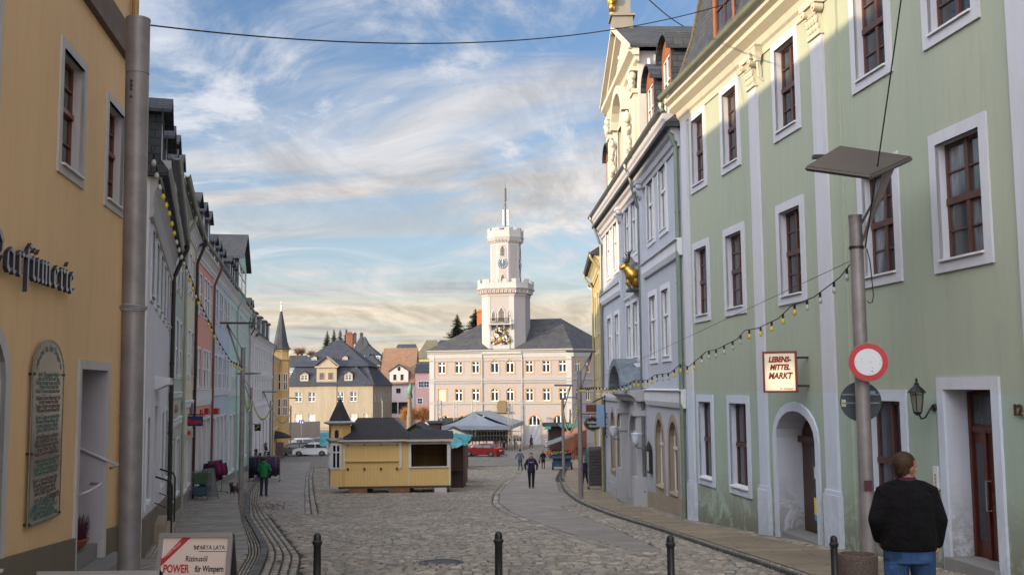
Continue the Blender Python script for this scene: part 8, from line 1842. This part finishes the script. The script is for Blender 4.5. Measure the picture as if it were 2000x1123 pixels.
# ================================================================== advertising boards
def aboard(label, tl, tr, Y, hh, tilt=R(12), glyph=None, yaw=0, depth=None):
    a, b = P(*tl, Y), P(*tr, Y); w = (b-a).length; x = (b-a).normalized(); x = Matrix.Rotation(yaw, 3, 'Z') @ x; a.z = b.z = (a.z+b.z)/2; x.z = 0; x.normalize(); up = Vector((0, 0, 1)); nrm = Vector((x.y, -x.x, 0)); upv = (up*math.cos(tilt)-nrm*math.sin(tilt)); fn = x.cross(upv)
    if fn.dot(nrm) < 0: fn = -fn
    g = a.z-hh; root = thing('pavement_sign', label, 'advertising board', (a.x+w/2*x.x, Y, g)); ln = hh/math.cos(tilt)
    def Q(u, v, n=0): return a+x*u-upv*(ln-v)+fn*n   # u right, v up from bottom
    m = MB(); fw = .035
    for u0, u1, v0, v1 in ((0, w, ln-fw, ln), (0, w, .10, .10+fw), (0, fw, .10, ln), (w-fw, w, .10, ln)): e = .003 if u1-u0 > .1 else 0; m.hexa([Q(u0, v0, -.01), Q(u1, v0, -.01), Q(u1, v0, .018+e), Q(u0, v0, .018+e), Q(u0, v1, -.01), Q(u1, v1, -.01), Q(u1, v1, .018+e), Q(u0, v1, .018+e)])
    for u0 in (0, w-.04): m.hexa([Q(u0, 0, -.01), Q(u0+.04, 0, -.01), Q(u0+.04, 0, .01), Q(u0, 0, .01), Q(u0, .12, -.01), Q(u0+.04, .12, -.01), Q(u0+.04, .12, .01), Q(u0, .12, .01)])
    m.build('front_frame', paint('alu_frame', (.38, .40, .44), .28, .75, .1), root)
    m = MB(); q0 = [Q(0, ln-.01, -.015), Q(w, ln-.01, -.015)]; back = -nrm*.52; m.hexa([Vector((q.x, q.y, g))+back*1.0 for q in (Q(0, 0), Q(w, 0))][::1]+[Vector((q.x, q.y, g))+back*1.0-nrm*.02 for q in (Q(w, 0), Q(0, 0))]+[q0[0], q0[1], q0[1]-nrm*.02, q0[0]-nrm*.02]); m.build('back_panel', paint('board_dark', (.05, .045, .04), .5), root)
    m = MB(); m.poly(Q(fw*.7, .10+fw*.7, 0), Q(w-fw*.7, .10+fw*.7, 0), Q(w-fw*.7, ln-fw*.7, 0), Q(fw*.7, ln-fw*.7, 0)); 
    def T(u, v, n=.003): mm = Matrix((x, upv, fn)).transposed().to_4x4(); mm.translation = Q(u, v, n); return mm
    return root, Q, T, m, w, ln
Yb = 8.6; hh = P(385, 1040, Yb).z-gz(Yb); root, Q, T, m, w, ln = aboard('advertising board reading Rizinusöl POWER für Wimpern on the left pavement', (313, 1038), (458, 1042), Yb, hh, yaw=R(-3))
m.build('poster', paint('poster_pink', (.58, .47, .42), .3, 0, .05), root); POST = []
BLT = paint('print_black', (.02, .018, .018), .5); RDT = paint('print_red', (.42, .012, .02), .5)
text_obj('Rizinusöl', .062, BLT, T(w*.53, ln-.205), 'text', root, ext=.0005, bold=.0008, xs=.82)
text_obj('POWER', .088, RDT, T(w*.265, ln-.285), 'text', root, ext=.0005, bold=.0025, xs=.70); text_obj('für Wimpern', .068, BLT, T(w*.715, ln-.285), 'text', root, ext=.0005, bold=.0016, xs=.66)
text_obj('ARYA LAYA', .050, BLT, T(w*.73, ln-.115), 'text', root, ext=.0005, bold=.0002, xs=.80)
m = MB(); m.hexa([Q(w*.55, ln-.148, .001), Q(w*.93, ln-.148, .001), Q(w*.93, ln-.148, .0035), Q(w*.55, ln-.148, .0035), Q(w*.55, ln-.144, .001), Q(w*.93, ln-.144, .001), Q(w*.93, ln-.144, .0035), Q(w*.55, ln-.144, .0035)])
for sx, sy in ((-1, 1), (1, 1), (-.7, -1), (.7, -1)): bx_, by_ = w*.515, ln-.115; m.poly(Q(bx_, by_, .003), Q(bx_+sx*.016, by_+sy*.022, .003), Q(bx_+sx*.026, by_+sy*.004, .003))
m.build('butterfly_logo', BLT, root)
m = MB(); fw = .027; m.poly(Q(fw, ln-.27, .002), Q(fw, ln-.215, .002), Q(.20, ln-fw, .002), Q(.27, ln-fw, .002)); m.build('red_banner', RDT, root)
mt_ = T(.115, ln-.135, .004) @ Matrix.Rotation(math.atan2(.19, .21), 4, 'Z'); text_obj('Wimpern Booster', .030, paint('poster_white', (.6, .5, .48), .5), mt_, 'text', root, ext=.0004, xs=.8)
m = MB(); 
m.poly(*[Q(w*u, ln-v, .0015) for u, v in ((.08, 1.0), (.06, .40), (.14, .345), (.5, .335), (.72, .36), (.80, .42), (.86, .60), (.86, 1.0))]); m.build('portrait_skin', paint('portrait_skin', (.50, .25, .18), .5, 0, .2, 5), root)
m = MB(); m.poly(*[Q(w*u, ln-v, .0025) for u, v in ((.33, .46), (.42, .405), (.55, .385), (.68, .41), (.70, .43), (.56, .415), (.44, .44))]); m.build('portrait_brow', paint('portrait_brow', (.17, .075, .05), .7), root)
m = MB(); m.poly(*[Q(w*u, ln-v, .0025) for u, v in ((.36, .56), (.46, .52), (.6, .52), (.7, .56), (.6, .585), (.46, .585))]); m.build('portrait_eye', BLT, root)
Yb = 5.6; hh = P(200, 1115, Yb).z-gz(Yb); root, Q, T, m, w, ln = aboard('advertising board in the lower left corner, only its metal top edge showing', (75, 1116), (314, 1112), Yb, hh, tilt=R(10)); m.build('poster', paint('poster_blue', (.30, .36, .44), .35), root)
# ================================================================== shop signs on the left
def hang_sign(label, cat, px0, px1, p0, p1, Y, mat, texts, name='hanging_sign', thick=.08, arm=True, border=None):
    a, b = P(px0, p1, Y), P(px1, p0, Y); Fs = Fac((a.x, a.y), (b.x, b.y), 1); root = thing(name, label, cat, a); m = MB(); m.fbox(Fs, 0, Fs.L, a.z, b.z, -thick, 0); m.build('board', mat, root)
    if border: m = MB(); ring(m, Fs, outline(.04, Fs.L-.04, a.z+.04, b.z-.04), outline(0, Fs.L, a.z, b.z), 0, .012); m.build('border', border, root)
    for t, s_, mt, u, v, xs_ in texts: text_obj(t, s_, mt, frame_on(Fs, Fs.L*u, a.z+(b.z-a.z)*v, .006), 'text', root, ext=.002, bold=.010, xs=xs_)
    if arm: m = MB(); m.tube([Fs.P(-.5, b.z+.05, -thick/2), Fs.P(Fs.L+.05, b.z+.05, -thick/2)], .025, 6); m.build('arm', DARKPIPE, root)
    return root, Fs, a, b
NAVY = paint('sign_navy', (.012, .035, .14), .35); RS = paint('sign_bright_red', (.55, .015, .02), .4)
hang_sign('dark blue sign with red letters reading alltours', 'shop sign', 357, 396, 812, 832, 38.5, NAVY, [('alltours', .26, RS, .5, .45, .80)])
hang_sign('small white sign with the red letters DB in a frame', 'shop sign', 357, 376, 837, 855, 38.4, paint('sign_offwhite', (.42, .42, .40), .5), [('DB', .20, RS, .48, .5, .9)], arm=False)
r_, Fs, a, b = hang_sign('blue and white picture sign on the cream house, above the alltours sign', 'shop sign', 358, 377, 787, 811, 39.5, paint('sign_sky', (.03, .22, .55), .4), [], arm=False)
m = MB(); m.fbox(Fs, Fs.L*.3, Fs.L, a.z, b.z, .0, .01); m.build('picture', paint('sign_picture', (.30, .16, .22), .5, 0, .9, 9), r_)
for (px, py, w_, h_, Y), lb in (((388, 805, 11, 11, 44.3), 'leftmost of the three red box signs on the salmon house'), ((402, 803, 11, 12, 46.2), 'middle red box sign, beside the copper downpipe'), ((421, 803, 11, 12, 50.0), 'red box sign on the ice blue house')):
    a = P(px-w_/2, py+h_/2, Y); b = P(px+w_/2, py-h_/2, Y); m = MB(); m.box(((a.x+b.x)/2, Y+.1, (a.z+b.z)/2), (b.x-a.x, .3, b.z-a.z)); m.build('box_sign', paint('box_red', (.36, .02, .015), .45), label=lb, cat='shop sign', group='red box signs', loc=a)
r_, Fs, a, b = hang_sign('black square hanging sign with a yellow swoosh, before the lilac house', 'shop sign', 497, 509, 829, 841, 79, BLACK, []); m = MB(); m.tube([Fs.P(.08, (a.z+b.z)/2-.1, .02), Fs.P(.2, (a.z+b.z)/2+.02, .02), Fs.P(.38, (a.z+b.z)/2+.1, .02), Fs.P(.22, (a.z+b.z)/2+.12, .02)], [.02, .05, .05, .02], 6); m.build('swoosh', paint('swoosh_yellow', (.45, .38, .03), .5), r_)
r_, Fs, a, b = hang_sign('blue traffic information sign in front of the beige mansard house', 'traffic sign', 584, 594, 820, 828, 145, paint('traffic_blue', (.03, .06, .30), .4), [], arm=False); m = MB(); m.tube([Fs.P(Fs.L/2, a.z, -.03), Fs.P(Fs.L/2, gz(145), -.03)], .05, 6); m.build('post', ZINC, r_); m = MB(); m.fbox(Fs, Fs.L*.25, Fs.L*.35, a.z+.1, b.z-.1, .004, .01); m.fbox(Fs, Fs.L*.6, Fs.L*.8, a.z+.15, b.z-.2, .004, .01); m.build('symbol', WHITEW, r_)
# house wall bits: meter cabinet etc on the sage house sign
F3 = Fac((-9.548, 28.52), (-11.25, 34.9), 1); m = MB(); [m.ell(F3.P(2.2+k*.55, -.58, .055), (.05, .2, .14), 8) for k in range(2)]; m.build('fascia_emblem', paint('emblem_brown', (.20, .12, .09), .6), label='faded brown emblem on the pale fascia of the sage green house', cat='emblem', loc=F3.P(2.2, -.58, .05))
# warning beacons
def beacon(label, px, pb_, pt):
    b_ = gp(px, pb_); H = P(px, pt, b_.y).z-b_.z; root = thing('warning_beacon', label, 'beacon', b_, 'red and white warning beacons'); m = MB(); m.box((b_.x, b_.y, b_.z+.05), (.55, .3, .1)); m.build('foot', BLACK, root); w = .26; m = MB(); m.box((b_.x, b_.y, b_.z+.1+H*.45), (w, .05, H*.9)); m.build('board', WHITEW, root); m = MB(); n = 4
    for k in range(n): z = b_.z+.18+k*H*.22; m.hexa([Vector((b_.x+x, b_.y+y, z+dz+(.12 if x > 0 else 0))) for dz in (0, H*.11) for x, y in ((-w/2, -.029), (w/2, -.029), (w/2, .029), (-w/2, .029))])
    m.build('red_stripes', RS, root)
beacon('red and white striped beacon right of the dark hut by the kiosk', 922, 890, 866); beacon('slender white and orange beacon before the brown hut on the right', 1067, 873, 853)
b_ = gp(1008, 872); m = MB(); m.box((b_.x, b_.y, b_.z+.3), (.3, .3, .62)); m.box((b_.x, b_.y, b_.z+.64), (.34, .34, .06)); m.build('litter_bin', paint('bin_grey', (.09, .10, .13), .5), label='small grey box shaped bin on the open square', cat='bin', loc=b_)
# ================================================================== racks and street clutter
def atY(px, Y): q = P(px, 850, Y); return Vector((q.x, Y, gz(Y)+.03))
def garment(mb, c, w, h, d, r_): 
    mb.loft([[Vector((c.x+math.cos(a)*rx*w, c.y+math.sin(a)*d*rx, c.z-z*h)) for a in [k*math.pi/5 for k in range(10)]] for z, rx in ((0, .25), (.08, .55), (.2, .62), (.6, .58), (1, .62+r_.uniform(-.06, .1)))])
def clothes_rack(label, px, pb_, W_, cols, H=1.55, gh=.95, yaw=0, n=9):
    g = atY(*px) if isinstance(px, tuple) else gp(px, pb_); g.z += .03; px = px[0] if isinstance(px, tuple) else px; root = thing('clothes_rack', label, 'clothes rack', g, 'clothes racks in front of the shops'); ca, sa = math.cos(yaw), math.sin(yaw); f = lambda x, y, z: Vector((g.x+x*ca-y*sa, g.y+x*sa+y*ca, g.z+z)); m = MB()
    for sx in (-1, 1): m.tube([f(sx*W_/2, 0, .08), f(sx*W_/2, 0, H)], .016, 6); m.tube([f(sx*W_/2, -.3, .08), f(sx*W_/2, .3, .08)], .016, 6)
    m.tube([f(-W_/2, 0, H), f(W_/2, 0, H)], .016, 6); m.tube([f(-W_/2, 0, .12), f(W_/2, 0, .12)], .012, 6)
    m.build('frame', ZINC, root)
    for sx in (-1, 1):
        for sy in (-.3, .3): m = MB(); m.ell(f(sx*W_/2, sy, .045), (.04, .04, .045), 8); m.build('castor', BLACK, root)
    r_ = random.Random(int(px))
    for k in range(n):
        x = -W_/2+.1+(W_-.2)*k/(n-1); m = MB(); c = f(x, 0, H-.02); garment(m, c, .11, gh*r_.uniform(.9, 1.08), .42, r_); cl = r_.choice(cols); m.tube([c+Vector((0, 0, .02)), c], .008, 4)
        for sy in (-1, 1): m.tube([f(x, sy*.22, H-.12), f(x+.03, sy*.30, H-.5), f(x+.02, sy*.28, H-.12-gh*.62)], [.07, .065, .05], 6)
        m.build('garment', cloth('garment_%d_%d' % (int(cl[0]*99), int(cl[2]*99)), cl, .85, .02, .8, 22), root, smooth=True)
PL = [(.08, .05, .12), (.16, .10, .15), (.05, .05, .14), (.12, .05, .09), (.03, .03, .04)]
clothes_rack('rack of dark patterned coats behind the man in green', 516, 941, 1.75, PL, 1.45, 1.15, R(8), 14)
clothes_rack('rack with magenta and dark jackets before the salmon house', (421, 45), 0, 1.0, [(.30, .01, .09), (.02, .015, .03), (.30, .01, .09), (.05, .02, .06)], 1.45, .85, R(70), 8)
# sandwich boards / crates
def easel(label, px, pb_, w, h, mat, name='pavement_sign', yaw=0):
    g = atY(*px) if isinstance(px, tuple) else gp(px, pb_); g.z += .04; root = thing(name, label, 'advertising board', g); M = Matrix.Translation(g) @ Matrix.Rotation(yaw, 4, 'Z')
    for s_ in (-1, 1):
        m = MB(); m.hexa([M @ V3(x, s_*(.28-.26*z/h)+t, z) for z in (.08, h) for x, t in ((-w/2, 0), (w/2, 0), (w/2, .03), (-w/2, .03))]); m.build('panel', mat, root)
        m = MB()
        for x in (-w/2, w/2): m.tube([M @ V3(x, s_*.30, 0), M @ V3(x, s_*.02, h+.02)], .018, 5)
        m.tube([M @ V3(-w/2, s_*.03, h+.01), M @ V3(w/2, s_*.03, h+.01)], .018, 5); m.build('frame', ZINC, root)
    return root
easel('grey metal a-frame board leaning by the red shop wall', (408, 41), 0, .55, 1.15, paint('panel_grey', (.12, .12, .13), .5), yaw=R(60))
g = atY(396, 40.3); root = thing('wire_basket_stand', 'wire basket stand with green and blue baskets by the salmon house', 'basket stand', g)
m = MB()
for x in (-.3, .3):
    for y in (-.25, .25): m.tube([(g.x+x, g.y+y, g.z), (g.x+x, g.y+y, g.z+1.15)], .015, 5)
for z in (.3, .7, 1.1): m.tube([(g.x+x, g.y+y, g.z+z) for x, y in ((-.3, -.25), (.3, -.25), (.3, .25), (-.3, .25), (-.3, -.25))], .012, 4)
m.build('frame', ZINC, root)
for k, col in enumerate(((.05, .10, .16), (.06, .13, .07))): m = MB(); m.loft([[Vector((g.x+sx*w_, g.y+sy*w_, g.z+z)) for sx, sy in ((-1, -.8), (1, -.8), (1, .8), (-1, .8))] for w_, z in ((.22, .2+k*.45), (.30, .55+k*.5), (.27, .55+k*.5), (.2, .24+k*.45))]); m.build('basket', paint('basket_%d' % k, col, .6), root)
easel('dark poster board standing beyond the black parasol', 546, 896, .8, 1.7, paint('poster_dark', (.10, .05, .045), .5, 0, .9, 7), yaw=R(5))
easel('white and blue ice cream board beside the adult in red', 571, 884, 1.0, 1.55, paint('poster_pale', (.40, .48, .58), .4, 0, .9, 5), yaw=R(5))
# parasol
g = gp(540, 893); root = thing('parasol', 'black market parasol open in front of the lilac house', 'parasol', g); zt = P(540, 841, g.y).z; ze = P(540, 852, g.y).z; m = MB(); m.tube([g, (g.x, g.y, zt)], .04, 6); m.lathe(g, [(.35, 0), (.35, .08), (.06, .12)], 10); m.build('pole', ZINC, root)
m = MB(); R_ = 28*g.y/2000; k = 8; m.loft([[Vector((g.x+r_*math.cos(a*math.pi/4), g.y+r_*math.sin(a*math.pi/4), z)) for a in range(k)] for r_, z in ((R_, ze-.18), (R_*1.0, ze), (R_*.5, (ze+zt)/2+.1), (.05, zt))], False); m.build('canopy', paint('parasol_black', (.016, .02, .028), .8), root)
# flower and plant display in front of the shop
r0 = random.Random(4)
for i, (px, pb_, hh, lb) in enumerate(((498, 912, 1.3, 'left potted evergreen of the florist display behind the coat rack'), (506, 911, 1.0, 'low potted plant in the middle of the florist display'), (517, 909, 1.8, 'tall dark potted conifer of the florist display'), (523, 910, 1.1, 'right potted plant of the florist display'))):
    g = atY(px+2, 80); root = thing('potted_plant', lb, 'potted plant', g, 'potted plants outside the florist'); m = MB(); m.lathe(g, [(.14, 0), (.2, .3), (.17, .3), (0, .27)], 10); m.build('pot', paint('terracotta', (.30, .085, .03), .6), root); m = MB()
    for _ in range(260): t = r0.random(); a = r0.uniform(0, 6.3); rr_ = .38*(1-t*.85)*r0.random()**.5; p = g+Vector((rr_*math.cos(a), rr_*math.sin(a), .3+t*hh)); d = Vector((r0.gauss(0, 1), r0.gauss(0, 1), r0.gauss(0, .7)))*.055; e_ = Vector((r0.gauss(0, 1), r0.gauss(0, 1), r0.gauss(0, .7)))*.04; m.poly(p-d, p+e_, p+d, p-e_)
    m.build('foliage', paint('plant_green', (.03, .055, .02), .7, 0, .6, 4), root)
easel('blue shop board beside the potted plants', (500, 78), 0, .9, .9, NAVY)
# postcard racks at the mustard house
def rack_tower(label, px, pb_, w, h, mat, ch):
    g = gp(px, pb_); g.z += .05; root = thing('postcard_rack', label, 'display rack', g, 'display racks by the mustard house'); m = MB(); m.box((g.x, g.y, g.z+h*.5+.1), (w, .5, h-.1)); m.build('core', mat, root); m = MB()
    for k in range(11):
        z = g.z+.25+k*(h-.3)/11
        for q in range(4): m.hexa([Vector((g.x-w/2+w*(q+x)/4, g.y-.26+y, z+dz)) for dz, y0 in ((0, 0), ((h-.3)/15, -.05)) for x, y in ((.08, y0-.05), (.92, y0-.05), (.92, y0), (.08, y0))])
    m.build(*('cards', paint('cards', (.16, .15, .16), .4, 0, .9, 12), root)); m = MB()
    for sx in (-1, 1):
        for sy in (-.22, .22): m.ell((g.x+sx*w/2, g.y+sy, g.z+.05), (.05, .05, .05), 8)
    m.build('castors', BLACK, root)
rack_tower('tall grey rack of small packets beside the mustard pilaster', 1163, 957, .62, 1.85, paint('rack_grey', (.10, .10, .11), .5), 0)
g = gp(1152, 941); g.z += .05; root = thing('banner_stand', 'blue green banner stand left of the grey rack', 'banner', g); m = MB(); m.box((g.x, g.y, g.z+.95), (.5, .04, 1.5)); m.build('cloth', paint('banner_teal', (.05, .14, .20), .6, 0, .6, 5), root); m = MB(); m.box((g.x, g.y, g.z+.1), (.4, .4, .06)); m.tube([(g.x, g.y+.04, g.z), (g.x, g.y+.04, g.z+1.75)], .02, 5); m.build('stand', BLACK, root)
